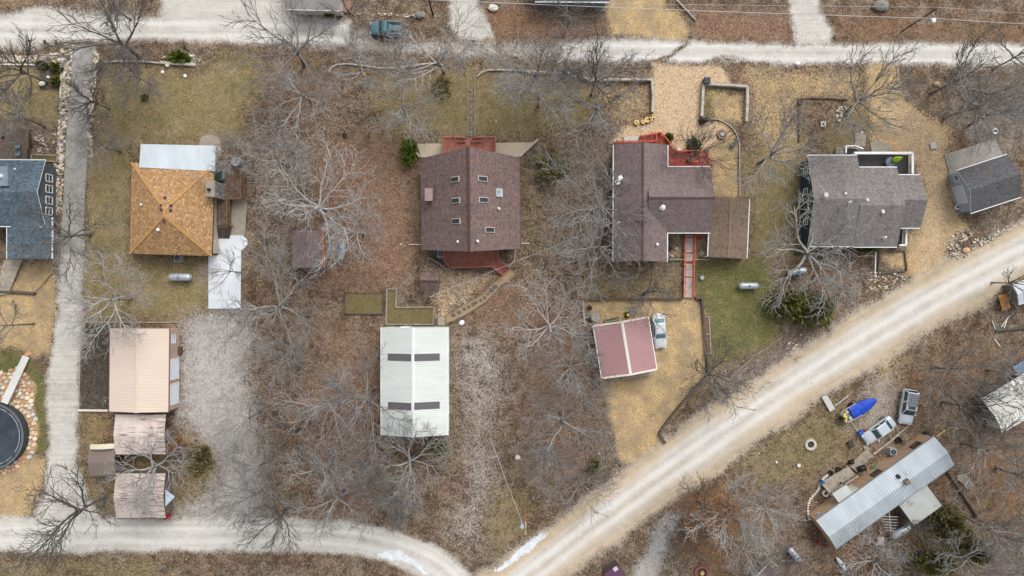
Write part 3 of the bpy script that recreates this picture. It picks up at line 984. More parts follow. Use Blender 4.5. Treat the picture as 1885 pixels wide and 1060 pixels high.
def slab_on_roof(f, px, py, wu, wd, h, m0, name, fm=None, root=None):
    """a low box lying on the roof slope: wu along the ridge, wd down the slope"""
    p, u, d, n = on_roof(f, px, py)
    M = Matrix((u, d, n)).transposed()
    if M.determinant() < 0:
        M = Matrix((u, -d, n)).transposed()
    mb = MB()
    mb.box(p + n * (h / 2 - .02), (wu, wd, h), M=M)
    o = mb.build(name, fm or m0, root or f.root)
    if fm:
        g = MB()
        g.box(p + n * (h + .004), (wu - .16, wd - .16, .03), M=M)
        g.build("pane", m0, o)
    return o

def pipe_on_roof(f, px, py, r=.09, h=.45, m0=WHITE, name="vent_pipe", cap=True):
    p, u, d, n = on_roof(f, px, py)
    mb = MB()
    mb.cyl(p - Vector((0, 0, .15)), r, h + .15, 10)
    mb.cyl(p - Vector((0, 0, .03)), r * 2.0, .07, 10, r2=r * 1.2)
    if cap:
        mb.cyl(p + Vector((0, 0, h)), r * 1.5, .1, 10, r2=r * .6)
    mb.build(name, m0, f.root, smooth=False)

def box_vent(f, px, py, m0, s=.36, h=.22):
    p, u, d, n = on_roof(f, px, py)
    M = Matrix((u, d, n)).transposed()
    if M.determinant() < 0:
        M = Matrix((u, -d, n)).transposed()
    mb = MB()
    mb.box(p + n * (h / 2 - .02), (s, s, h), M=M, taper=.8)
    mb.build("roof_vent", m0, f.root)

def fence_post_line(pts, step):
    out = []
    for i in range(len(pts) - 1):
        a, b = Vector(pts[i]), Vector(pts[i + 1])
        k = max(1, int(round((b - a).length / step)))
        out += [a.lerp(b, j / k) for j in range(k)]
    out.append(Vector(pts[-1]))
    return out

def railing(root, pts, mr, h=.95, step=1.6, bal=.16, name="railing", w=.12):
    """posts, rails and balusters along pts (z of the deck)"""
    m = MB(); up = Vector((0, 0, 1))
    for i in range(len(pts) - 1):
        a, b = Vector(pts[i]), Vector(pts[i + 1])
        m.beam(a + up * h, b + up * h, w, .05)
        m.beam(a + up * .12, b + up * .12, .05, .07)
        if bal:
            k = max(2, int((b - a).length / bal))
            for j in range(1, k):
                q = a.lerp(b, j / k)
                m.beam(q + up * .12, q + up * (h - .02), .035, .035)
    r = m.build(name, mr, root)
    for q in fence_post_line(pts, step):
        pm = MB()
        pm.box(q + up * (h / 2 + .02), (.1, .1, h + .08))
        pm.build("post", mr, r)
    return r

def inside(poly, x, y):
    c = False
    n = len(poly)
    for i in range(n):
        ax, ay = poly[i][0], poly[i][1]; bx, by = poly[(i + 1) % n][0], poly[(i + 1) % n][1]
        if (ay > y) != (by > y) and x < (bx - ax) * (y - ay) / (by - ay) + ax:
            c = not c
    return c

def boards(root, poly, z, dm, ang=0.0, bw=.19, gap=.02, th=.05, name="boards"):
    """deck boards cut to a polygon (world xy), laid at angle ang, one mesh"""
    m = MB()
    ca, sa = math.cos(-ang), math.sin(-ang)
    rp = [(p[0] * ca - p[1] * sa, p[0] * sa + p[1] * ca) for p in poly]
    y0, y1 = min(p[1] for p in rp), max(p[1] for p in rp)
    k = int((y1 - y0) / bw)
    cb, sb = math.cos(ang), math.sin(ang)
    for i in range(k + 1):
        y = y0 + (i + .5) * bw
        if y > y1:
            break
        xs = []
        n = len(rp)
        for q in range(n):
            ax, ay = rp[q]; bx, by = rp[(q + 1) % n]
            if (ay > y) != (by > y):
                xs.append((bx - ax) * (y - ay) / (by - ay) + ax)
        xs.sort()
        for a, b in zip(xs[::2], xs[1::2]):
            if b - a < .05:
                continue
            dz = rng.uniform(-.006, .006)
            m.beam(Vector((a * cb - y * sb, a * sb + y * cb, z - th / 2 + dz)), Vector((b * cb - y * sb, b * sb + y * cb, z - th / 2 + dz)), bw - gap, th)
    o = m.build(name, dm, root, kind="stuff")
    return o

def deck_frame(root, poly, z, dm):
    m = MB()
    n = len(poly)
    for i in range(n):
        a, b = poly[i], poly[(i + 1) % n]
        m.beam(Vector((a[0], a[1], z - .2)), Vector((b[0], b[1], z - .2)), .06, .24)
    o = m.build("rim_joist", dm, root)
    for p in fence_post_line([Vector((q[0], q[1], 0)) for q in poly] + [Vector((poly[0][0], poly[0][1], 0))], 2.4)[:-1]:
        pm = MB()
        pm.box((p.x, p.y, (z - .3) / 2), (.14, .14, max(.1, z - .25)))
        pm.build("support_post", dm, root)
    return o

def deck(name, label, cat, px, z, dm, fm, ang=0.0, rails=(), rm=None, h=.95, root=None, bal=.16, bw=.19):
    poly = [P(a, b, z) for a, b in px]
    if root is None:
        c = sum(poly, Vector((0, 0, 0))) / len(poly)
        root = empty(name, label, cat, (c.x, c.y, 0))
    boards(root, poly, z, dm, ang, bw)
    deck_frame(root, poly, z - .03, fm)
    for r in rails:
        railing(root, [P(a, b, z) for a, b in r], rm or fm, h, bal=bal)
    return root

def stairs(root, a0, a1, b0, b1, z0, z1, n, mt, ms):
    """treads from the edge a0-a1 (height z1) down to b0-b1 (height z0), world xy"""
    for i in range(n):
        t = (i + .5) / n
        z = z1 + (z0 - z1) * (i + 1) / (n + .0)
        p, q = Vector(a0).lerp(Vector(b0), t), Vector(a1).lerp(Vector(b1), t)
        w = ((Vector(b0) - Vector(a0)).length / n) * .82
        m = MB()
        m.beam(Vector((p.x, p.y, z + .1)), Vector((q.x, q.y, z + .1)), w, .05)
        m.build("tread", mt, root)
    for a, b in ((a0, b0), (a1, b1)):
        m = MB()
        m.beam(Vector((a[0], a[1], z1 - .05)), Vector((b[0], b[1], z0 + .06)), .07, .24)
        m.build("stringer", ms, root)

def log_line(name, label, px, r=.16, m0=None, seg=2.4, cat="timber wall", z=0.0, courses=1, square=True, closed=False):
    """a low wall of timbers laid end to end; every timber is a part"""
    pts = [P(a, b, z) for a, b in px]
    if closed:
        pts.append(pts[0])
    c = pts[0]
    root = empty(name, label, cat, (c.x, c.y, 0))
    for k in range(courses):
        st = fence_post_line(pts, seg)
        for a, b in zip(st[:-1], st[1:]):
            d = (b - a).normalized() * .02
            m = MB()
            j = Vector((rng.uniform(-.03, .03), rng.uniform(-.03, .03), 0))
            zz = Vector((0, 0, r * (2 * k + .8) + rng.uniform(-.015, .015)))
            if square:
                m.beam(a + d + zz + j, b - d + zz - j, 2 * r * rng.uniform(.92, 1.06), 2 * r)
            else:
                m.tube([a + d + zz + j, a.lerp(b, .5) + zz, b - d + zz - j], [r, r * .95, r * 1.02], 8)
            m.build("timber" if square else "log", m0 or LOGW, root)
    return root

# ------------------------------------------------------------------ houses
R_TAN = shingle("golden_tan_shingles", (122, 88, 52), (170, 127, 82), (198, 156, 108), (204, 162, 112), .12)
R_BRN = shingle("dark_brown_shingles", (80, 68, 68), (112, 95, 93), (140, 121, 116), (146, 104, 86), .20)
R_RED = shingle("plum_brown_shingles", (94, 82, 83), (121, 104, 104), (142, 125, 124), (142, 115, 107), .12)
R_GRY = shingle("grey_brown_shingles", (92, 87, 86), (126, 119, 116), (152, 145, 141), (146, 138, 133), .10)
R_BLU = shingle("slate_blue_shingles", (52, 66, 76), (84, 101, 113), (116, 133, 143), (112, 130, 140), .10)
R_CAR = shingle("brown_carport_shingles", (86, 72, 60), (122, 103, 88), (146, 126, 108), (140, 112, 88), .12)
R_SHD = shingle("charcoal_shingles", (66, 66, 70), (96, 95, 97), (122, 120, 120))
M_WHT = metal_roof("white_metal_roofing", (212, 217, 211), stain=.17)
M_TAN = metal_roof("peach_metal_roofing", (222, 201, 182), stain=.10)
M_RED = metal_roof("rose_red_metal_roofing", (178, 132, 134), stain=.14)
M_GLV = metal_roof("galvanised_roofing", (190, 201, 208), rust=0.0, stain=.34)
M_OLD = metal_roof("old_patchy_roofing", (222, 203, 192), rust=.55)
M_OLD2 = metal_roof("stained_white_roofing", (192, 196, 192), rust=.3, rustc=(70, 74, 70))
DKPAN = metal_roof("smoky_light_panel", (94, 92, 94), stain=.2)

# --- blue house at the picture's left edge
h = empty("house", "slate-blue shingled house with four small windows beside the concrete drive", "house", P(30, 370))
fA = gable(h, [(-70, 294), (84, 295), (82, 416), (-70, 416)], 2.9, 4.45, R_BLU, siding("blue_grey_siding", (82, 92, 102)), oh=.4, goh=.42)
for q in (-2.9, -1.5, -.1, 1.5):
    pass
wall_windows(fA, 'u+', [-2.2, -.75, .75, 2.2], .95, 1.25, 1.55)
wall_windows(fA, 'v+', [-4, 0, 3.5], 1.1, 1.2); wall_windows(fA, 'v-', [-4, -1.5], 1.1, 1.2)
fA2 = gable(h, [(13, 400), (13, 476), (95, 476), (95, 400)], 2.75, 3.35, R_BLU, siding("blue_grey_siding", (82, 92, 102)), oh=1.5)
wall_windows(fA2, 'u-', [-1.2, 1.2]); wall_door(fA2, 'v+', 0.4)
m = MB(); p, u_, d_, n_ = on_roof(fA, 15, 326)
m.box(p + Vector((0, 0, .3)), (1.1, 2.5, 1.1)); ch = m.build("chimney_chase", siding("pale_blue_siding", (126, 144, 158)), h)
m = MB(); m.cyl(p + Vector((-.25, 0, .85)), .28, .3, 14, r2=.22); m.build("chimney_cap", WHITE, ch)
slab_on_roof(fA, 24, 311, .7, .25, .06, WHITE, "flashing")
pipe_on_roof(fA, 78, 418, .08, .4)

# --- tan hip-roofed house
h = empty("house", "square house with golden-tan hip roof and white metal porch roof", "house", P(330, 390))
ze, zr = 2.9, 5.2
cs = [P(242, 299, ze), P(238, 467, ze), P(390, 471, ze), P(395, 302, ze)]
ap = P(303, 391, zr); ap2 = P(304, 388, zr)
m = MB()
ridge = [P(303, 386, zr), P(302, 397, zr)]
fB = Fr(); fB.root = h
tri = [[cs[0], cs[1], ridge[1], ridge[0]], [cs[1], cs[2], ridge[1]], [cs[2], cs[3], ridge[0], ridge[1]], [cs[3], cs[0], ridge[0]]]
for t_ in tri:
    e = (t_[1] - t_[0]); L_ = e.length; eu = e / L_
    nn = eu.cross(t_[2] - t_[0]).normalized(); ev = nn.cross(eu)
    uv = [((q - t_[0]).dot(eu), (q - t_[0]).dot(ev)) for q in t_]
    m.face(t_, 0, uv)
    m.face([q - Vector((0, 0, .14)) for q in reversed(t_)], 0)
    a, b = t_[0], t_[1]
    m.face([a - Vector((0, 0, .14)), b - Vector((0, 0, .14)), b, a][::-1], 1)
rf = m.build("roof", [R_TAN, DARK], h)
m = MB()
for c_, r_0 in zip(cs, (ridge[0], ridge[1], ridge[1], ridge[0])):
    m.beam(c_ + Vector((0, 0, .02)), r_0 + Vector((0, 0, .03)), .3, .05)
m.beam(ridge[0] + Vector((0, 0, .03)), ridge[1] + Vector((0, 0, .03)), .3, .05)
m.build("hip_cap", plain("tan_hip_cap", (184, 134, 74), .95, var=.15), rf)
for i in range(4):
    a, b = cs[i], cs[(i + 1) % 4]
    m = MB(); m.beam(a - Vector((0, 0, .1)), b - Vector((0, 0, .1)), .12, .13); m.build("gutter", DARK, h)
ctr = sum(cs, Vector((0, 0, 0))) / 4
wl = [ctr + (c_ - ctr) * .93 for c_ in cs]
m = MB()
WB = siding("buff_siding", (196, 184, 166))
m.prism([(q.x, q.y) for q in wl], -.1, 2.75)
m.build("wall", WB, h)
class _B: pass
fBw = Fr(); fBw.root = h; fBw.C = Vector((ctr.x, ctr.y, 0)); fBw.u = Vector((1, 0, 0)); fBw.v = Vector((0, 1, 0))
fBw.wl = abs(wl[2].x - ctr.x) - .02; fBw.ww = abs(wl[0].y - ctr.y) - .02
wall_windows(fBw, 'u+', [-3.5, 1.0], 1.2, 1.2, 1.7); wall_door(fBw, 'u+', -1.4, z0=1.0, h=1.7)
wall_windows(fBw, 'v-', [-3, 0, 3], 1.2, 1.2, 1.7); wall_windows(fBw, 'u-', [-3, 3], 1.2, 1.2, 1.7)
def hipz(px, py):
    z = ze
    for _ in range(10):
        p = P(px, py, z)
        dx = min((p.x - cs[0].x) / (ridge[0].x - cs[0].x), (cs[2].x - p.x) / (cs[2].x - ridge[0].x))
        dy = min((p.y - cs[1].y) / (ridge[1].y - cs[1].y), (cs[0].y - p.y) / (cs[0].y - ridge[0].y))
        z = ze + (zr - ze) * max(0, min(dx, dy, 1))
    return P(px, py, z)
VENTM = plain("purple_brown_vent", (82, 66, 72), .6)
for q in ((304, 364), (297, 378), (315, 378), (297, 386), (314, 387), (302, 407)):
    p = hipz(*q); m = MB(); m.box(p + Vector((0, 0, .08)), (.36, .36, .22), taper=.75); m.build("roof_vent", VENTM, h)
for q, r in (((262, 377), .09), ((293, 423), .14)):
    p = hipz(*q); m = MB(); m.cyl(p - Vector((0, 0, .1)), r, .5, 10); m.cyl(p + Vector((0, 0, .4)), r * 1.6, .12, 10, r2=r * .6); m.build("vent_pipe", WHITE, h)
# white porch roof
pc = [P(259, 265, 2.75), P(397, 268, 2.75), P(396, 315, 3.25), P(256, 308, 3.25)]
m = MB(); m.face([pc[3], pc[2], pc[1], pc[0]], 0, [(0, 0), (10, 0), (10, 3.4), (0, 3.4)])
m.face([q - Vector((0, 0, .12)) for q in pc], 0)
for i in range(4):
    a, b = pc[i], pc[(i + 1) % 4]
    m.face([a, b, b - Vector((0, 0, .12)), a - Vector((0, 0, .12))], 1)
pr = m.build("porch_roof", [metal_roof("stained_white_panel", (194, 204, 210), stain=.26), DARK], h)
m = MB()
for i in range(26):
    t = (i + .5) / 26
    m.beam(pc[0].lerp(pc[1], t) + Vector((0, 0, .01)), pc[3].lerp(pc[2], t) + Vector((0, 0, .01)), .04, .04)
m.build("ribs", MATS["stained_white_panel"], pr, kind="stuff")
for q in ((pc[0] + Vector((.2, -.2, 0))), (pc[1] + Vector((-.2, -.2, 0))), pc[0].lerp(pc[1], .5) + Vector((0, -.2, 0))):
    m = MB(); m.box((q.x, q.y, 1.3), (.12, .12, 2.7)); m.build("porch_post", WHITE, h)
# stone chimney
def stone_mat(key):
    t = NT("speckled_chimney_stone")
    p = t.pos(); c = t.val(t.voro(p, 4.0)); e = t.voro(p, 4.0, "Distance", 'DISTANCE_TO_EDGE')
    col = t.ramp(c[0], [(0, lin(96, 94, 90)), (.5, lin(158, 154, 148)), (1, lin(208, 204, 198))])
    col = t.mix(t.math('LESS_THAN', e, .035), col, lin(70, 66, 62))
    t.bump(t.ramp(e, [(0, (0, 0, 0)), (.12, (1, 1, 1))]), .6, .05)
    return t.color(col)
CHS = mat("speckled_chimney_stone", stone_mat)
tp = [P(381, 332, 4.3), P(396, 333, 4.3), P(395, 362, 4.3), P(380, 360, 4.3)]
m = MB(); m.prism([(q.x, q.y) for q in tp], 0, 4.3); c0 = m.build("chimney", CHS, h)
cc_ = sum(tp, Vector((0, 0, 0))) / 4
m = MB(); m.prism([(cc_.x + (q.x - cc_.x) * 1.1, cc_.y + (q.y - cc_.y) * 1.06) for q in tp], 4.3, 4.42); m.build("chimney_crown", CONC2, c0)
m = MB(); m.cyl(cc_ + Vector((-.1, -.2, .1)), .2, .45, 12); m.build("flue", BLACK, c0)
# aerial on the roof
a_ = empty("roof_antenna", "thin metal television aerial on the tan roof beside the stone chimney", "antenna", hipz(373, 330))
b0 = hipz(373, 330); m = MB(); m.tube([b0, b0 + Vector((0, 0, 1.7))], .03, 6); m.build("mast", GALV, a_)
m = MB(); t0 = b0 + Vector((0, 0, 1.6)); m.tube([t0 + Vector((-.9, .7, 0)), t0 + Vector((.8, -.6, 0))], .025, 5)
for k in range(7):
    c_ = t0 + Vector((-.9 + k * .27, .7 - k * .21, 0)); m.tube([c_ + Vector((-.35, -.45, 0)), c_ + Vector((.35, .45, 0))], .018, 4)
m.build("boom", GALV, a_)

# --- big brown house with skylights
h = empty("house", "large dark-brown shingled house with rows of skylights and two red decks", "house", P(866, 380))
fC = gable(h, [(774, 291), (778, 460), (957, 457), (957, 290)], 3.0, 7.4, R_BRN, siding("cedar_brown_siding", (118, 84, 66)), trim=plain("brown_trim", (92, 72, 66), .7), oh=.6, prow=.55, goh=.5, cap=plain("brown_ridge", (86, 64, 60), .95, var=.15), capw=.22)
SKYF = plain("skylight_frame", (190, 184, 174), .5)
SKYG = glass("skylight_glass", (26, 30, 34))
for q in ((838, 330), (839.5, 369), (840, 407), (888, 329), (889.5, 368), (901, 423)):
    slab_on_roof(fC, q[0], q[1], .68, 1.35, .16, SKYG, "skylight", SKYF)
slab_on_roof(fC, 918, 355, 1.05, .95, .22, glass("bright_skylight", (150, 170, 176)), "skylight", SKYF)
for q in ((843, 445), (879, 444), (918, 384)):
    pipe_on_roof(fC, q[0], q[1], .1, .5)
wall_windows(fC, 'u-', [-4, 4], 1.4, 1.5, 1.8); wall_windows(fC, 'u+', [-4, -1.8, 1.8, 4], 1.3, 1.5, 1.8)
wall_door(fC, 'u-', 0, 1.8, 2.1, z0=1.05); wall_door(fC, 'u+', 0, 1.8, 2.1, z0=1.0)
wall_windows(fC, 'v+', [-4, 0, 4]); wall_windows(fC, 'v-', [-4, 0, 4])
p, u_, d_, n_ = on_roof(fC, 791, 360)
m = MB(); m.box(p + Vector((0, 0, .35)), (.85, 1.45, 1.3)); c0 = m.build("chimney", plain("orange_brick", (170, 112, 66), .9, var=.2, scale=6), h)
m = MB(); m.box(p + Vector((0, 0, 1.05)), (1.0, 1.6, .12)); m.build("chimney_crown", plain("mauve_cap", (150, 122, 124), .7), c0)
for s, (x0, x1, y) in (("w", (753, 776, 450)), ("e", (960, 975, 448))):
    m = MB(); m.tube([P(x0, y, .1), P(x1, y, .15)], .07, 6); m.build("downspout", OFFW, h)

# north and south decks of that house
dk = deck("deck", "brick-red deck with two benches on the far side of the skylight house", "deck", [(817, 254), (912, 254), (912, 290), (817, 290)], 1.05, BRICKD, BRICKR,
          math.pi / 2, [[(817, 288), (817, 254), (852, 254)], [(880, 254), (912, 254), (912, 288)]], BRICKR)
for x in (850, 878):
    m = MB(); c_ = P(x, 258, 1.05)
    m.box(c_ + Vector((0, -.1, .42)), (1.3, .4, .06)); m.box(c_ + Vector((0, .13, .66)), (1.3, .06, .4))
    for sx in (-.55, .55):
        m.box(c_ + Vector((sx, -.1, .2)), (.07, .35, .4))
    tag(m.build("bench", BRICKR), "red wooden bench on the far red deck, " + ("nearer the chimney side" if x == 850 else "farther from the chimney side"), "bench", "benches on the red deck")
dk = deck("deck", "brick-red deck with clipped corners and stairs, facing the shingled shed", "deck", [(818, 457), (818, 480), (830, 493), (906, 491), (918, 477), (918, 457)], 1.05, BRICKD, BRICKR,
          math.radians(45), [[(818, 462), (818, 480), (830, 493), (904, 491)], [(918, 476), (918, 462)]], BRICKR)
stairs(dk, P(905, 490, 1.0), P(918, 476, 1.0), P(926, 507), P(938, 494), 0.0, 1.05, 7, BRICKD, BRICKR)
railing(dk, [P(905, 490, 1.05), P(926, 507, .15)], BRICKR, .9, 2.0, .2, "stair_rail")
railing(dk, [P(918, 476, 1.05), P(938, 494, .15)], BRICKR, .9, 2.0, .2, "stair_rail")
# concrete aprons beside the north deck
for nm, px, lab in (("w", [(768, 265), (816, 264), (816, 288), (775, 290)], "chimney side"), ("e", [(913, 263), (986, 262), (958, 290), (913, 288)], "side away from the chimney")):
    m = MB(); m.prism([(P(a, b).x, P(a, b).y) for a, b in px], -.1, .12)
    tag(m.build("patio_slab", plain("buff_concrete", (184, 168, 142), .92, var=.08, scale=.8)), "buff concrete apron beside the far red deck, " + lab, "patio")
log_line("wing_wall", "slanting timber wing wall off the skylight house, away from the chimney", [(956, 289), (990, 258)], .14, LOGW, courses=2)
log_line("wing_wall", "slanting timber wing wall beside the green shrub, chimney side", [(774, 290), (765, 279)], .14, LOGW, courses=2)
# small shingled shed
h = empty("shed", "small red-brown shingled shed near the skylight house's lower deck", "shed", P(791, 518))
fS = gable(h, [(774, 501), (809, 501), (807, 535), (774, 533)], 2.0, 2.75, R_BRN, siding("cedar_brown_siding", (118, 84, 66)), trim=MATS["brown_trim"], oh=.15, goh=.15, cap=MATS["brown_ridge"], capw=.15)
wall_door(fS, 'u+', 0, .9, 1.7, MATS["brown_trim"])
h = empty("shed", "dark shed with plum roof under the big pale tree", "shed", P(567, 460))
fS2 = gable(h, [(538, 424), (538, 493), (597, 493), (597, 424)], 2.3, 3.0, R_RED, siding("rust_boards", (150, 92, 52)), trim=MATS["brown_trim"], oh=.12, goh=.15)
m = MB(); a, b = P(594, 428, 2.4), P(597, 492, 2.4); m.beam(a + Vector((0, 0, .05)), b + Vector((0, 0, .05)), .35, .08); m.build("edge_board", wood("orange_board", (176, 108, 58)), h)
wall_door(fS2, 'v-', 0, 1.2, 1.8, LOGD)

# --- plum-roofed house with red deck and carport
h = empty("house", "L-shaped house with plum-brown shingle roof and white gutters", "house", P(1215, 375))
WD = siding("tan_lap_siding", (176, 160, 140))
fD = gable(h, [(1131, 266), (1128, 481), (1229, 481), (1228, 267)], 2.9, 4.5, R_RED, WD, oh=.45, cap=plain("plum_ridge", (92, 68, 68), .95, var=.12), capw=.16)
fD2 = gable(h, [(1190, 307), (1309, 307), (1306, 428), (1190, 428)], 2.88, 4.75, R_RED, WD, oh=.45, cap=MATS["plum_ridge"], capw=.16)
for q in ((1176, 405), (1188, 406)):
    box_vent(fD, q[0], q[1], plain("grey_vent", (120, 118, 116), .6), .4, .25)
pipe_on_roof(fD2, 1219, 382, .2, .55); pipe_on_roof(fD, 1209, 450, .13, .4); pipe_on_roof(fD, 1138, 410, .08, .4)
wall_windows(fD, 'u-', [-1.5, 1.5]); wall_windows(fD, 'v-', [-5, -1, 4]); wall_windows(fD, 'u+', [-1.5, 1.5]); wall_windows(fD2, 'u+', [2, -2])
wall_windows(fD2, 'v+', [-2, 1.5]); wall_windows(fD2, 'v-', [-2.5]); wall_door(fD2, 'v-', -.3, 1.0, 2.0, plain("red_door", (150, 50, 44), .5))
h = empty("carport", "brown shingled carport joined to the plum-roofed house", "carport", P(1343, 420))
fK = gable(h, [(1310, 364), (1302, 473), (1376, 474), (1378, 365)], 2.45, 2.95, R_CAR, None, oh=.1, cap=plain("rusty_ridge", (142, 108, 80), .95, var=.15), capw=.12)
for a, b in ((1311, 366), (1304, 471), (1374, 472), (1376, 367), (1343, 471)):
    q = P(a, b, 2.4); m = MB(); m.box((q.x, q.y, 1.2), (.14, .14, 2.4)); m.build("post", WHITE, h)
m = MB(); a, b = P(1304, 478, 0), P(1366, 480, 0); m.beam(a + Vector((0, .3, .5)), b + Vector((0, .3, .5)), .1, 1.0); m.build("low_wall", WD, h)
# red deck, north-east corner
DKPX = [(1178, 252), (1216, 246), (1236, 270), (1244, 280), (1287, 279), (1300, 285), (1308, 307), (1229, 307), (1229, 266), (1133, 266), (1133, 262), (1178, 262)]
dk = deck("deck", "bright red stained deck wrapping the plum-roofed house, with a tree growing through", "deck", DKPX, .75, REDK, REDR, 0.0,
          [[(1134, 262), (1206, 262), (1206, 251)], [(1178, 252), (1213, 246.5)], [(1215, 247), (1244, 280), (1286, 279)], [(1300, 285), (1308, 305)]], REDR, h=.9)
m = MB(); c_ = P(1281, 290, .75)
for a, b in (((-.55, -.55), (.55, -.55)), ((.55, -.55), (.55, .55)), ((.55, .55), (-.55, .55)), ((-.55, .55), (-.55, -.55))):
    m.beam(c_ + Vector((a[0], a[1], .4)), c_ + Vector((b[0], b[1], .4)), .16, .1)
m.build("tree_surround", REDR, dk)
m = MB(); m.prism([(P(a, b).x, P(a, b).y) for a, b in ((1148, 252), (1178, 253), (1178, 262), (1148, 262))], -.05, .3)
tag(m.build("step_slab", plain("stained_white_slab", (190, 188, 184), .9, var=.14, scale=1.5)), "stained pale slab beside the bright red deck's upper corner", "step")
# plank walkway to the parking
wk = empty("walkway", "worn red plank walkway with red rails leading to the gravel parking", "walkway", P(1267, 490))
ya, yb = P(0, 433, .5).y, P(0, 548, .2).y
xa0, xa1, xb0, xb1 = P(1260, 433, .5).x, P(1277, 433, .5).x, P(1258, 548, .2).x, P(1274, 548, .2).x
n = 44
pl_me = None
for i in range(n):
    t = (i + .5) / n
    y = ya + (yb - ya) * t; z = .5 - .3 * t
    x0, x1 = xa0 + (xb0 - xa0) * t, xa1 + (xb1 - xa1) * t
    m = MB(); m.box(((x0 + x1) / 2 + rng.uniform(-.02, .02), y, z + rng.uniform(-.01, .01)), (x1 - x0, abs(yb - ya) / n * .86, .05), rz=rng.uniform(-.01, .01))
    m.build("plank", REDS if rng.random() < .86 else REDK, wk)
railing(wk, [Vector((xa0, ya, .5)), Vector((xb0, yb, .2))], REDR, .85, 2.0, 0)
railing(wk, [Vector((xa1, ya, .5)), Vector((xb1, yb, .2))], REDR, .85, 2.0, 0)
m = MB(); m.prism([(P(a, b).x, P(a, b).y) for a, b in ((1276, 430), (1290, 430), (1290, 441), (1276, 441))], .3, .5); m.build("side_landing", REDK, wk)

# --- grey-brown house with dark deck
h = empty("house", "grey-brown shingled house with navy gable wall and white-railed dark deck", "house", P(1580, 370))
NAVY = siding("navy_siding", (52, 66, 80))
fE = gable(h, [(1487, 286), (1578, 286), (1578, 453), (1487, 453)], 3.0, 4.9, R_GRY, NAVY, oh=.45, goh=.35)
fE2 = gable(h, [(1574, 308), (1655, 308), (1648, 454), (1570, 454)], 3.02, 4.86, R_GRY, NAVY, oh=.45, goh=.3, ridge_off=0)
fE3 = gable(h, [(1645, 322), (1695, 322), (1694, 419), (1645, 419)], 2.95, 4.55, R_GRY, NAVY, oh=.4, goh=.3)
wall_windows(fE, 'u-', [-4.2, -1.4, 2.6], .8, 1.2, 1.6); wall_windows(fE, 'v-', [-1.5, 1.5]); wall_windows(fE3, 'u+', [0]); wall_windows(fE2, 'v-', [-1, 1.4]); wall_windows(fE2, 'v+', [-1, 1]); wall_door(fE3, 'v-', 0)
LVENT = plain("pale_vent", (196, 192, 184), .6)
box_vent(fE, 1556, 357, LVENT, .4, .25); box_vent(fE2, 1596, 369, LVENT, .42, .25); box_vent(fE2, 1624, 389, WHITE, .4, .35)
pipe_on_roof(fE, 1563, 372, .1, .4); pipe_on_roof(fE2, 1627, 437, .1, .5)
m = MB(); p = on_roof(fE, 1514, 357)[0]
m.tube([p, p + Vector((0, 0, .8))], .03, 6); m.tube([p + Vector((-.5, .9, .75)), p + Vector((.3, -.5, .75))], .03, 5); m.ball(p + Vector((.15, -.2, .75)), (.3, .3, .06), 10, 4); m.build("dish_antenna", OFFW, h)
dk = deck("deck", "charcoal deck with thick white railing at the grey-brown house's upper corner", "deck", [(1566, 285), (1672, 285), (1672, 322), (1652, 322), (1652, 309), (1566, 309)], 1.6, GREYDK, DARK, 0.0, [], WHITE)
railing(dk, [P(1566, 284, 1.6), P(1672, 284, 1.6), P(1672, 322, 1.6)], WHITE, 1.0, 1.7, .16, w=.3)
um = empty("patio_umbrella", "folded lime-green patio umbrella on the charcoal deck", "umbrella", P(1640, 297, 1.6))
c_ = P(1640, 297, 1.6)
m = MB(); m.tube([c_, c_ + Vector((.25, .1, 2.3))], .03, 6); m.build("pole", WHITE, um)
m = MB(); n_s = 12
pts = [c_ + Vector((.08, .03, .75)), c_ + Vector((.12, .05, 1.1)), c_ + Vector((.18, .08, 1.7)), c_ + Vector((.25, .1, 2.25))]
m.tube(pts, [.34, .38, .26, .05], n_s); m.build("folded_canopy", plain("lime_canvas", (166, 214, 36), .8, var=.2), um)
m = MB(); m.cyl(c_, .28, .1, 14); m.build("base", BLACK, um)
m = MB(); c_ = P(1634, 300, 1.6)
m.cyl(c_ + Vector((0, 0, .68)), .65, .03, 20); m.cyl(c_, .05, .68, 8); m.cyl(c_, .3, .04, 12)
tag(m.build("patio_table", glass("smoked_glass", (84, 96, 106))), "round smoked-glass table beside the lime-green umbrella", "table")
st = empty("stair", "white-railed stair landing at the upper edge of the grey-brown house", "stair", P(1560, 277))
boards(st, [P(a, b, 1.2) for a, b in ((1552, 272), (1582, 275), (1566, 284), (1552, 284))], 1.2, GREYDK)
railing(st, [P(1551, 284, 1.2), P(1551, 271, 1.2), P(1568, 271, 1.2), P(1582, 276, 1.2)], WHITE, .95, 1.6, .16, w=.18)
stairs(st, P(1550, 273, 1.2), P(1550, 284, 1.2), P(1539, 273), P(1539, 284), 0, 1.2, 5, OFFW, WHITE)
po = empty("porch", "small white-railed porch at the grey-brown house's lower corner", "porch", P(1654, 437))
boards(po, [P(a, b, .8) for a, b in ((1646, 420), (1662, 420), (1660, 452), (1646, 452))], .8, GREYDK)
deck_frame(po, [P(a, b, .8) for a, b in ((1646, 420), (1662, 420), (1660, 452), (1646, 452))], .78, DARK)
railing(po, [P(1661, 422, .8), P(1660, 452, .8), P(1648, 452, .8)], WHITE, 1.0, 1.6, .16, w=.22)

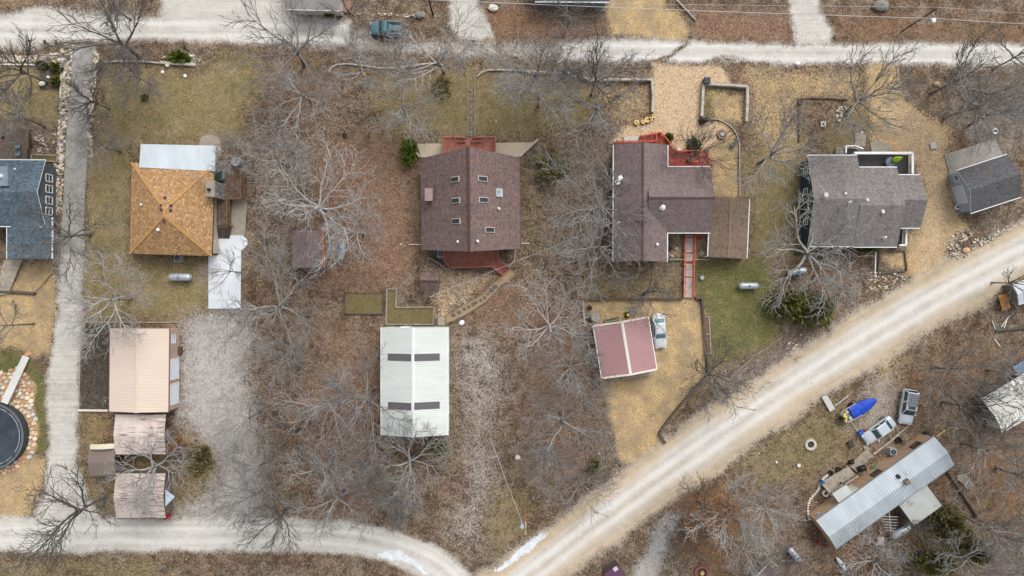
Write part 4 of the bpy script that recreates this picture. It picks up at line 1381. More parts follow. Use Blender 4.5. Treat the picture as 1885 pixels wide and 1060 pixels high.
# --- charcoal-roofed shed on the right
h = empty("shed", "charcoal-roofed shed with pale blue front on a concrete pad", "shed", P(1820, 345))
SHW = siding("pale_blue_boards", (158, 174, 190))
fF = gable(h, [(1762, 314), (1855, 284), (1879, 362), (1788, 392)], 2.6, 3.9, R_SHD, SHW, oh=.25, goh=.3)
wall_door(fF, 'u-', .3, 2.2, 2.1, plain("pale_garage_door", (196, 208, 220), .5, var=.05)); wall_windows(fF, 'u-', [-2.0], .8, .8); wall_windows(fF, 'v-', [-2, 2], .9, .9)
m = MB(); m.prism([(P(a, b).x, P(a, b).y) for a, b in ((1738, 284), (1832, 256), (1852, 300), (1800, 380), (1762, 376))], -.1, .07)
tag(m.build("concrete_pad", plain("dirty_concrete", (150, 143, 132), .92, var=.2, scale=.5)), "stained concrete pad around the charcoal-roofed shed", "concrete pad")
m = MB(); m.prism([(P(a, b).x, P(a, b).y) for a, b in ((1747, 322), (1757, 322), (1775, 374), (1763, 378), (1751, 368))], -.1, .12)
tag(m.build("front_slab", CONC2), "rounded slab in front of the charcoal-roofed shed's door", "slab")

# --- peach metal garage
h = empty("garage", "garage with peach ribbed metal roof and two white roll-up doors", "garage", P(262, 680))
PNK = siding("pinkish_tan_metal_siding", (190, 160, 146), .25)
fG = gable(h, [(203, 605), (201, 758), (310, 758), (311, 604)], 3.1, 3.75, M_TAN, PNK, trim=plain("maroon_trim", (132, 92, 92), .6), oh=.12, goh=.1, ribs=.30, cap=plain("peach_cap", (214, 186, 164), .5, var=.08), capw=.2, rib_mat=plain("peach_rib", (198, 174, 156), .5, var=.08))
wall_door(fG, 'v+' if fG.v.x > 0 else 'v-', 0, 2.6, 2.4, name="roll_up_door", dm=plain("roll_up_door_white", (214, 222, 232), .45, var=.05))
SE = 'v+' if fG.v.x > 0 else 'v-'
wall_door(fG, SE, -3.3 if SE == 'v+' else 3.3, 2.6, 2.4, name="roll_up_door", dm=MATS["roll_up_door_white"])
wall_windows(fG, SE, [4.0 if SE == 'v+' else -4.0], 1.1, 1.0, 1.7, gm=glass("pale_pane", (150, 170, 190)))

# --- lean-tos below it
def shed_roof(label, px, ze, zr, rm, cat="shed", ribs=.25, posts=True, name="lean_to", wm=None, curve=False):
    h = empty(name, label, cat, P(sum(p[0] for p in px) / 4, sum(p[1] for p in px) / 4))
    f = gable(h, px, ze, zr, rm, wm, trim=LOGD, oh=.15, goh=.2, long_ribs=ribs)
    if posts:
        for a in (-1, 1):
            for b in (-1, 1):
                q = f.C + f.u * a * (f.L / 2 - .25) + f.v * b * (f.W / 2 - .25)
                m = MB(); m.box((q.x, q.y, ze / 2), (.14, .14, ze - .1)); m.build("post", LOGD, h)
    return f
fL1 = shed_roof("lean-to with dark-streaked old metal roof butting the peach garage", [(212, 836), (306, 836), (305, 763), (213, 763)], 2.3, 2.75, M_OLD)
fL2 = shed_roof("old barn with streaked pinkish metal roof beside the lower road", [(213, 953), (302, 953), (308, 871), (215, 872)], 2.3, 2.95, M_OLD, name="barn", cat="barn", wm=siding("grey_barn_boards", (120, 106, 98)))
h = empty("shed", "small brown shed with pale curved metal front beside the lean-to", "shed", P(188, 848))
fL3 = gable(h, [(165, 826), (213, 824), (213, 874), (163, 876)], 2.0, 2.3, metal_roof("brown_flat_roofing", (128, 112, 102), stain=.2), siding("dark_barn_boards", (86, 76, 70)), trim=LOGD, oh=.1, goh=.1)
m = MB()
a, b = P(165, 822, 2.25), P(214, 820, 2.25)
for k in range(9):
    t0, t1 = k / 9, (k + 1) / 9
    z0_, z1_ = .35 * math.sin(math.pi * t0), .35 * math.sin(math.pi * t1)
    p0, p1 = a.lerp(b, t0), a.lerp(b, t1)
    m.face([p0 + Vector((0, -.35, z0_)), p1 + Vector((0, -.35, z1_)), p1 + Vector((0, .3, z1_ - .1)), p0 + Vector((0, .3, z0_ - .1))])
m.build("curved_front", metal_roof("cream_corrugated", (214, 204, 176)), h)
# grey awning and red cart by the barn
m = MB(); q = [P(304, 901, 2.0), P(322, 914, 1.6), P(304, 933, 2.0)]
m.face([q[0], q[2], q[1]]); m.face([v_ - Vector((0, 0, .03)) for v_ in (q[0], q[1], q[2])])
m.tube([P(322, 914, .0), P(322, 914, 1.6)], .03, 6); m.tube([P(304, 902, 0), P(304, 902, 2)], .03, 6); m.tube([P(304, 932, 0), P(304, 932, 2)], .03, 6)
tag(m.build("awning", plain("pale_blue_tarp", (186, 202, 214), .6)), "pale blue triangular tarp awning beside the streaked barn", "awning")
cart = empty("wheelbarrow", "red wheelbarrow beside the streaked barn", "wheelbarrow", P(311, 947))
c_ = P(311, 947); m = MB(); m.box(c_ + Vector((0, 0, .5)), (.95, .6, .3), rz=.5, taper=1.15); m.build("tray", plain("red_enamel", (186, 26, 36), .4), cart)
m = MB()
for s in (-.22, .22):
    m.tube([c_ + Vector((-.7, s - .3, .35)), c_ + Vector((.9, s + .4, .55))], .025, 5)
m.build("handles", LOGW, cart)
m = MB(); m.tube([c_ + Vector((-.62, -.38, .18)), c_ + Vector((-.58, -.28, .18))], .18, 12); m.build("wheel", RUBBER, cart)

# --- white barn
h = empty("barn", "long barn with bright white ribbed metal roof and smoky light panels", "barn", P(765, 700))
fH = gable(h, [(702, 604), (702, 802), (824, 800), (824, 601)], 3.6, 4.9, M_WHT, siding("white_metal_siding", (206, 210, 208), .25), oh=.1, goh=.1, ribs=.27, cap=plain("white_cap", (214, 220, 216), .5, var=.06), capw=.22, rib_mat=plain("white_rib", (188, 194, 190), .5, var=.05))
for q in ((735.5, 657.5), (786, 657.5), (736, 747.5), (786, 746.5)):
    slab_on_roof(fH, q[0], q[1], .92, 3.3, .075, DKPAN, "light_panel")
SE = 'v+' if fH.v.x > 0 else 'v-'
wall_windows(fH, SE, [-4, 0, 4], 1, 1, 1.8); wall_door(fH, 'u-' if fH.u.y > 0 else 'u+', 0, 3.4, 2.8, name="sliding_door"); wall_door(fH, 'u+' if fH.u.y > 0 else 'u-', 1.5, 1.0)

# --- rose-red garage
h = empty("garage", "garage with rose-red ribbed metal roof and white ridge beside the white car", "garage", P(1150, 640))
fI = gable(h, [(1093, 600), (1108, 696), (1209, 679), (1193, 584)], 2.7, 3.6, M_RED, siding("grey_green_siding", (150, 146, 138)), oh=.12, goh=.15, ribs=.27, cap=OFFW, capw=.19, rib_mat=plain("red_rib", (152, 108, 111), .5, var=.06))
for s in (-1, 1):
    for sg in (-1, 1):
        m = MB(); e = fI.C + fI.u * s * (fI.L / 2 + .02) + fI.v * sg * fI.W / 2
        r_1 = fI.C + fI.u * s * (fI.L / 2 + .02) + Vector((0, 0, fI.zr - fI.ze))
        m.beam(e + Vector((0, 0, .03)), r_1 + Vector((0, 0, .03)), .22, .12)
        m.build("rake_trim", OFFW, fI.roof)
wall_door(fI, 'u+', 0, 3.4, 2.2, name="roll_up_door")
for k, (x0, y0, x1, y1) in enumerate(((1120, 699, 1135, 694), (1144, 696, 1172, 691), (1172, 692, 1197, 686))):
    a, b = P(x0, y0, .3), P(x1, y1, .3)
    m = MB(); m.beam(a, b, .5, .5)
    tag(m.build("block_pile", CONC2), "%s weathered block row below the rose-red garage, counting from the trees" % ("first", "second", "third")[k], "blocks", "blocks below the red garage")

# --- mobile home
h = empty("mobile_home", "long mobile home with galvanised roof lying aslant beside its decks", "mobile home", P(1625, 905))
MHW = siding("tan_mobile_home_siding", (186, 152, 120))
fJ = gable(h, [(1501, 959), (1720, 804), (1757, 855), (1540, 1010)], 2.7, 3.5, M_GLV, MHW, trim=GALV, oh=.06, goh=.1, ribs=.34, rib_mat=plain("dull_galvanised_rib", (146, 156, 164), .5, var=.1))
DG = glass("dark_screen", (74, 68, 62))
NW = 'v+' if fJ.v.y > 0 else 'v-'
k = 1 if NW == 'v+' else -1
wall_windows(fJ, NW, [-7.2 * k, -.8 * k, 4.8 * k], 1.3, 1.0, 1.6, fm=DARK, gm=DG)
wall_door(fJ, NW, 3.0 * k, .9, 1.95, OFFW)
p, u_, d_, n_ = on_roof(fJ, 1668, 886)
m = MB(); m.box(p + Vector((0, 0, .22)), (.6, .6, .6), rz=.6); m.build("swamp_cooler", plain("rusty_steel", (120, 104, 94), .7, var=.25, scale=6), h)
pipe_on_roof(fJ, 1653, 877, .16, .3, DARK, cap=True); pipe_on_roof(fJ, 1668, 870, .05, .3)
m = MB()
a, b = P(1500, 950, .3), P(1696, 806, .3)
m.face([P(1495, 952, .0), P(1693, 806, .0), P(1705, 800, .62), P(1503, 944, .62)])
h2 = empty("porch_roof", "flat stained metal porch roof on the mobile home's deck side", "porch roof", P(1551, 908))
def flat_roof(root, px, z0, z1, rm, ribs=.3, posts=True):
    q = [P(px[0][0], px[0][1], z0), P(px[1][0], px[1][1], z0), P(px[2][0], px[2][1], z1), P(px[3][0], px[3][1], z1)]
    m = MB(); L_, W_ = (q[1] - q[0]).length, (q[2] - q[1]).length
    uv = [(0, 0), (L_, 0), (L_, W_), (0, W_)]
    up = Vector((0, 0, 1))
    nn = (q[1] - q[0]).cross(q[2] - q[0])
    if nn.z < 0:
        q.reverse(); uv.reverse()
    m.face(q, 0, uv); m.face([v_ - up * .08 for v_ in reversed(q)])
    for i in range(4):
        m.face([q[i] - up * .08, q[(i + 1) % 4] - up * .08, q[(i + 1) % 4], q[i]])
    o = m.build("roof", rm, root)
    m = MB(); k = int(L_ / ribs)
    a0, a1, b0, b1 = (P(px[0][0], px[0][1], z0), P(px[1][0], px[1][1], z0), P(px[3][0], px[3][1], z1), P(px[2][0], px[2][1], z1))
    for i in range(k + 1):
        t = (i + .2) / (k + .4)
        m.beam(a0.lerp(a1, t) + up * .01, b0.lerp(b1, t) + up * .01, .04, .045)
    m.build("ribs", rm, o, kind="stuff")
    if posts:
        c = sum(q, Vector((0, 0, 0))) / 4
        for v_ in (a0, a1):
            w_ = v_ + (c - v_) * .08
            m = MB(); m.box((w_.x, w_.y, (z0 - .08) / 2), (.12, .12, z0 - .1)); m.build("post", LOGD, root)
flat_roof(h2, [(1532, 909), (1558, 892), (1571, 908), (1545, 927)], 2.2, 2.5, M_OLD2)
h2 = empty("add_on", "square add-on with stained pale metal roof behind the mobile home", "add-on", P(1694, 930))
flat_roof(h2, [(1683, 968), (1734, 931), (1706, 893), (1655, 930)], 2.2, 2.5, M_OLD2)
pp = [P(a, b, 2.15) for a, b in ((1681, 964), (1729, 930), (1704, 897), (1659, 930))]
m = MB(); m.prism([(q.x, q.y) for q in pp], 0, 2.1); m.build("wall", siding("grey_barn_boards", (120, 106, 98)), h2)
# mobile-home decks and plank walk
dk = deck("deck", "weathered grey plank deck beside the mobile home's porch roof", "deck", [(1512, 890), (1563, 860), (1573, 872), (1545, 892), (1556, 892), (1530, 910)], .7, BRD, LOGW, math.radians(-58), [[(1512, 890), (1530, 912)], [(1548, 888), (1573, 873)]], LOGW, bal=.5)
wk = empty("plank_walk", "bent walk of bare planks leading to the mobile home's deck", "walkway", P(1585, 845))
ws = [(1571, 862), (1582, 850), (1600, 833)]
wpts = [P(a, b, .3) for a, b in ws]
for i in range(22):
    t = i / 21 * 1.999
    j = int(t); q = wpts[j].lerp(wpts[j + 1], t - j); d = (wpts[j + 1] - wpts[j]).normalized()
    m = MB(); pz = Vector((-d.y, d.x, 0)); w_ = .62 + (.08 if i % 5 == 0 else 0)
    m.beam(q - pz * w_, q + pz * w_, .14, .05); m.build("plank", BRD, wk)

# --- house cut by the right edge
h = empty("house", "building with stained white metal roof at the picture's right edge", "building", P(1860, 745))
fN = gable(h, [(1847, 794), (1960, 728), (1935, 660), (1806, 738)], 2.7, 3.2, metal_roof("lichen_white_roofing", (222, 223, 214), stain=.14), siding("grey_wood_siding", (110, 100, 92)), oh=.3, goh=.3, ribs=.4)
wall_windows(fN, 'u-', [0]); wall_door(fN, 'u-', 1.6)
h = empty("lean_to", "blue metal lean-to roof beside the stained white building", "lean-to", P(1885, 675))
flat_roof(h, [(1864, 676), (1920, 642), (1935, 664), (1880, 698)], 1.9, 2.0, metal_roof("dusty_blue_roofing", (118, 148, 184)))
h = empty("shed", "pale-roofed shed at the right edge beside the orange board", "shed", P(1890, 535))
fN2 = gable(h, [(1863, 527), (1930, 500), (1945, 540), (1876, 557)], 2.2, 2.6, metal_roof("pale_blue_white_roofing", (206, 214, 222)), siding("grey_wood_siding", (110, 100, 92)), oh=.15, goh=.15, ribs=.35)

# --- buildings cut by the upper edge
h = empty("house", "grey low-pitched house at the upper edge above the gravel lot", "house", P(578, -15))
fT = gable(h, [(529, 15), (626, 20), (630, -75), (529, -75)], 2.6, 3.3, R_SHD if False else metal_roof("grey_membrane_roof", (146, 142, 138), stain=.18), siding("buff_siding", (196, 184, 166)), oh=.3, goh=.3)
m = MB(); m.prism([(P(a, b).x, P(a, b).y) for a, b in ((629, 2), (647, 2), (647, 24), (629, 22))], -.1, .25)
tag(m.build("brick_stoop", plain("brick_red", (150, 112, 98), .9, var=.2, scale=5)), "small brick stoop beside the grey house at the upper edge", "stoop")
h = empty("house", "dark-roofed house just showing at the upper edge beside tan gravel", "house", P(1050, -25))
fT2 = gable(h, [(985, 2), (1122, 3), (1122, -80), (985, -80)], 2.6, 3.6, R_SHD, siding("teal_grey_siding", (116, 128, 124)), oh=.3, goh=.3)
m = MB(); m.prism([(P(a, b).x, P(a, b).y) for a, b in ((1094, 8), (1114, 8), (1113, 22), (1094, 22))], -.1, .3)
tag(m.build("door_slab", plain("grey_green_slab", (122, 128, 118), .9)), "grey-green door slab below the dark-roofed upper house", "slab")

# --- buildings cut by the lower edge
h = empty("shed", "purple metal-roofed shed at the lower edge", "shed", P(1130, 1075))
fU = gable(h, [(1112, 1056), (1138, 1040), (1170, 1090), (1144, 1106)], 2.0, 2.5, metal_roof("purple_roofing", (98, 58, 92), stain=.15), siding("dark_barn_boards", (86, 76, 70)), trim=plain("dark_maroon", (74, 30, 48), .6), oh=.1, goh=.1, ribs=.2)
slab_on_roof(fU, 1133, 1047, .6, .5, .1, plain("pale_hatch", (176, 180, 180), .5), "roof_hatch")
h = empty("house", "mauve-brown roof with broken wooden porch at the lower edge", "house", P(1420, 1075))
fV = gable(h, [(1380, 1075), (1415, 1040), (1490, 1110), (1455, 1150)], 2.4, 3.0, R_RED, siding("grey_barn_boards", (120, 106, 98)), oh=.2, goh=.2)
dk = deck("porch_deck", "bare wood porch frame at the mauve-brown roof's upper corner", "deck", [(1402, 1040), (1414, 1028), (1430, 1040), (1412, 1054)], 1.0, BRD, LOGW, .7, [[(1402, 1040), (1414, 1028), (1430, 1040)]], LOGW, bal=0)

# ------------------------------------------------------------------ trees
def bark_mat(name, dark, mid, light):
    def fn(key):
        t = NT(name)
        oi = t.n("ShaderNodeObjectInfo").outputs["Random"]
        p = t.objc()
        n = t.noise(p, 1.4, 4.0, .65); n2 = t.noise(p, 14.0, 2.0, .6)
        f = t.math('MULTIPLY_ADD', n, .6, t.math('MULTIPLY_ADD', n2, .3, t.math('MULTIPLY', oi, .12)))
        t.b.inputs["Roughness"].default_value = .95
        t.b.inputs["Specular IOR Level"].default_value = .1
        return t.color(t.ramp(f, [(.28, lin(*dark)), (.5, lin(*mid)), (.72, lin(*light))]))
    return mat(name, fn)
BARK = {"pale": bark_mat("pale_grey_bark", (104, 100, 96), (154, 151, 147), (194, 192, 189)),
        "grey": bark_mat("grey_bark", (86, 82, 78), (130, 126, 122), (174, 171, 168)),
        "dark": bark_mat("dark_grey_bark", (58, 54, 51), (92, 88, 84), (136, 132, 128))}
TRUNKB = bark_mat("rough_trunk_bark", (62, 58, 54), (98, 92, 88), (138, 132, 126))

class Tubes:
    """fast collector of thin tapering tubes"""
    def __init__(self):
        self.v, self.f, self.n = [], [], 0
    def add(self, pts, rad, sides):
        pts = np.asarray(pts); n = len(pts)
        d = np.gradient(pts, axis=0); d /= np.linalg.norm(d, axis=1, keepdims=True) + 1e-9
        ref = np.array([.31, .24, .92]) if abs(d[0][2]) < .8 else np.array([1., 0.1, 0])
        u = np.cross(d, ref); u /= np.linalg.norm(u, axis=1, keepdims=True) + 1e-9
        w = np.cross(d, u)
        a = np.arange(sides) * 2 * math.pi / sides
        ring = pts[:, None, :] + (u[:, None, :] * np.cos(a)[None, :, None] + w[:, None, :] * np.sin(a)[None, :, None]) * np.asarray(rad)[:, None, None]
        self.v.append(ring.reshape(-1, 3))
        i = np.arange(n - 1)[:, None] * sides; k = np.arange(sides)[None, :]; k2 = (k + 1) % sides
        q = np.stack([i + k, i + k2, i + sides + k2, i + sides + k], -1).reshape(-1, 4) + self.n
        self.f.append(q); self.n += n * sides
    def mesh(self, name, m0):
        V = np.concatenate(self.v).astype(np.float32); F = np.concatenate(self.f).astype(np.int32)
        me = bpy.data.meshes.new(name)
        me.vertices.add(len(V)); me.loops.add(F.size); me.polygons.add(len(F))
        me.vertices.foreach_set("co", V.ravel()); me.loops.foreach_set("vertex_index", F.ravel())
        me.polygons.foreach_set("loop_start", np.arange(0, F.size, 4, dtype=np.int32))
        me.update(calc_edges=True)
        me.polygons.foreach_set("use_smooth", np.ones(len(F), bool))
        me.materials.append(m0)
        return me

STY = {  # limbs, limb elevation, length, children per level, gnarl, up-pull, twig radius, branching angle
    "spread": dict(nl=(8, 10), el=(.12, .80), L=6.0, kids=(7, 5, 2), gn=.26, up=.02, tw=.024, ang=(.42, .85), lr=(.10, .15)),
    "upright": dict(nl=(7, 9), el=(.28, .95), L=6.6, kids=(7, 4, 3), gn=.18, up=.04, tw=.024, ang=(.30, .62), lr=(.095, .14)),
    "dense": dict(nl=(9, 11), el=(.16, .95), L=5.8, kids=(6, 4, 2), gn=.21, up=.02, tw=.024, ang=(.34, .7), lr=(.09, .125)),
}

def make_tree_meshes(style, seed, bark):
    st = STY[style]
    r = random.Random(seed)
    tr, cr = Tubes(), Tubes()
    h0 = 5.0
    def unit(v):
        return v / (np.linalg.norm(v) + 1e-9)
    def path(p, d, L, nseg, gn, up):
        pts = [p]; ds = [d]
        drift = np.array([r.gauss(0, 1), r.gauss(0, 1), r.gauss(0, .6)]) * gn * .22
        home = np.array(d)
        for _ in range(nseg):
            d = unit(d + np.array([r.gauss(0, 1), r.gauss(0, 1), r.gauss(0, .8)]) * gn * .7 + drift * .5 + home * .22 + np.array([0, 0, up]))
            p = p + d * (L / nseg)
            pts.append(p); ds.append(d)
        return pts, ds
    def kid_dir(d, side):
        a = r.uniform(*st["ang"])
        hor = unit(np.cross(d, np.array([0, 0, 1.0])) + 1e-6)
        ver = np.cross(hor, d)
        phi = r.gauss(0, .5)
        s = hor * side * math.cos(phi) + ver * math.sin(phi)
        return unit(d * math.cos(a) + s * math.sin(a))
    def grow(p, d, L, rad, lvl, rad0=None):
        nseg = (9, 6, 4, 3)[lvl - 1]
        pts, ds = path(p, d, L, nseg, st["gn"] * (1.0, 1.1, 1.25, 1.3)[lvl - 1], st["up"])
        tip = max(st["tw"] * .6, rad * .22)
        rads = np.linspace(rad, tip, nseg + 1)
        cr.add(pts, rads, (6, 4, 3, 3)[lvl - 1])
        if lvl >= 4:
            return
        k = st["kids"][lvl - 1] + r.choice((-1, 0, 0, 1))
        side = r.choice((-1, 1))
        for j in range(k):
            f = (.22 if lvl == 1 else .12) + (.78 if lvl == 1 else .86) * (j + r.uniform(.1, .9)) / k
            x = f * nseg; i = min(int(x), nseg - 1); q = pts[i] + (pts[i + 1] - pts[i]) * (x - i)
            side = -side
            Lk = L * (.56 - .22 * f) * r.uniform(.75, 1.25) + (.25 if lvl < 3 else .1)
            rk = max(st["tw"] * (2.1 if lvl == 1 else 1.4 if lvl == 2 else 1.0), rads[i] * r.uniform(.45, .62))
            grow(q, kid_dir(ds[i], side), Lk, min(rk, (.080, .046, .026)[lvl - 1]), lvl + 1)
    # trunk
    lean = np.array([r.gauss(0, .06), r.gauss(0, .06), 1.0])
    pts, ds = path(np.array([0., 0., -.15]), unit(lean), h0 + .15, 7, .05, .03)
    rb = r.uniform(.17, .22)
    rads = np.linspace(rb, rb * .66, 8); rads[0] *= 1.4
    tr.add(pts, rads, 9)
    nl = r.randint(*st["nl"]); az = r.uniform(0, 6.28)
    top = pts[-1]
    for j in range(nl):
        f = .62 + .38 * (j + 1) / nl
        x = f * 7; i = min(int(x), 6); q = pts[i] + (pts[i + 1] - pts[i]) * (x - i)
        a = az + j * 2.39996 + r.gauss(0, .25)
        e = st["el"][0] + (st["el"][1] - st["el"][0]) * r.random()
        if j == nl - 1:
            e = 1.25
        d = np.array([math.cos(a) * math.cos(e), math.sin(a) * math.cos(e), math.sin(e)])
        grow(q, d, st["L"] * r.uniform(.80, 1.12) * (.75 if j == nl - 1 else 1), r.uniform(*st["lr"]), 1)
    return tr.mesh("trunk", TRUNKB), cr.mesh("crown", BARK[bark])

PROTO = {}
def tree_meshes(style, bark, k):
    key = (style, bark, k)
    if key not in PROTO:
        PROTO[key] = make_tree_meshes(style, 100 + len(PROTO) * 17, bark)
    return PROTO[key]

NVAR = {"spread": 3, "upright": 3, "dense": 2}
cnt = {}
def tree(x, y, hz, rpx, style, bark, label, rot=None, leaves=0):
    rr = random.Random(int(x * 7 + y * 13))
    k = cnt.get((style, bark), 0); cnt[(style, bark)] = k + 1
    tm, cm = tree_meshes(style, bark, k % NVAR[style])
    b = P(x, y, hz)
    e = bpy.data.objects.new("bare_tree", None); COL.objects.link(e)
    ORG[e.name] = Vector((0, 0, 0))
    sxy = rpx * S * .97 / {"spread": 6.0, "upright": 5.3, "dense": 5.3}[style]
    e.location = (b.x, b.y, 0)
    e.rotation_euler = (0, 0, rr.uniform(0, 6.28) if rot is None else rot)
    e.scale = (sxy, sxy, max(hz / 5.0, .5 * sxy))
    tag(e, label, "tree", "bare winter trees")
    t_ = link("trunk", tm, e); c_ = link("crown", cm, e)
    return e

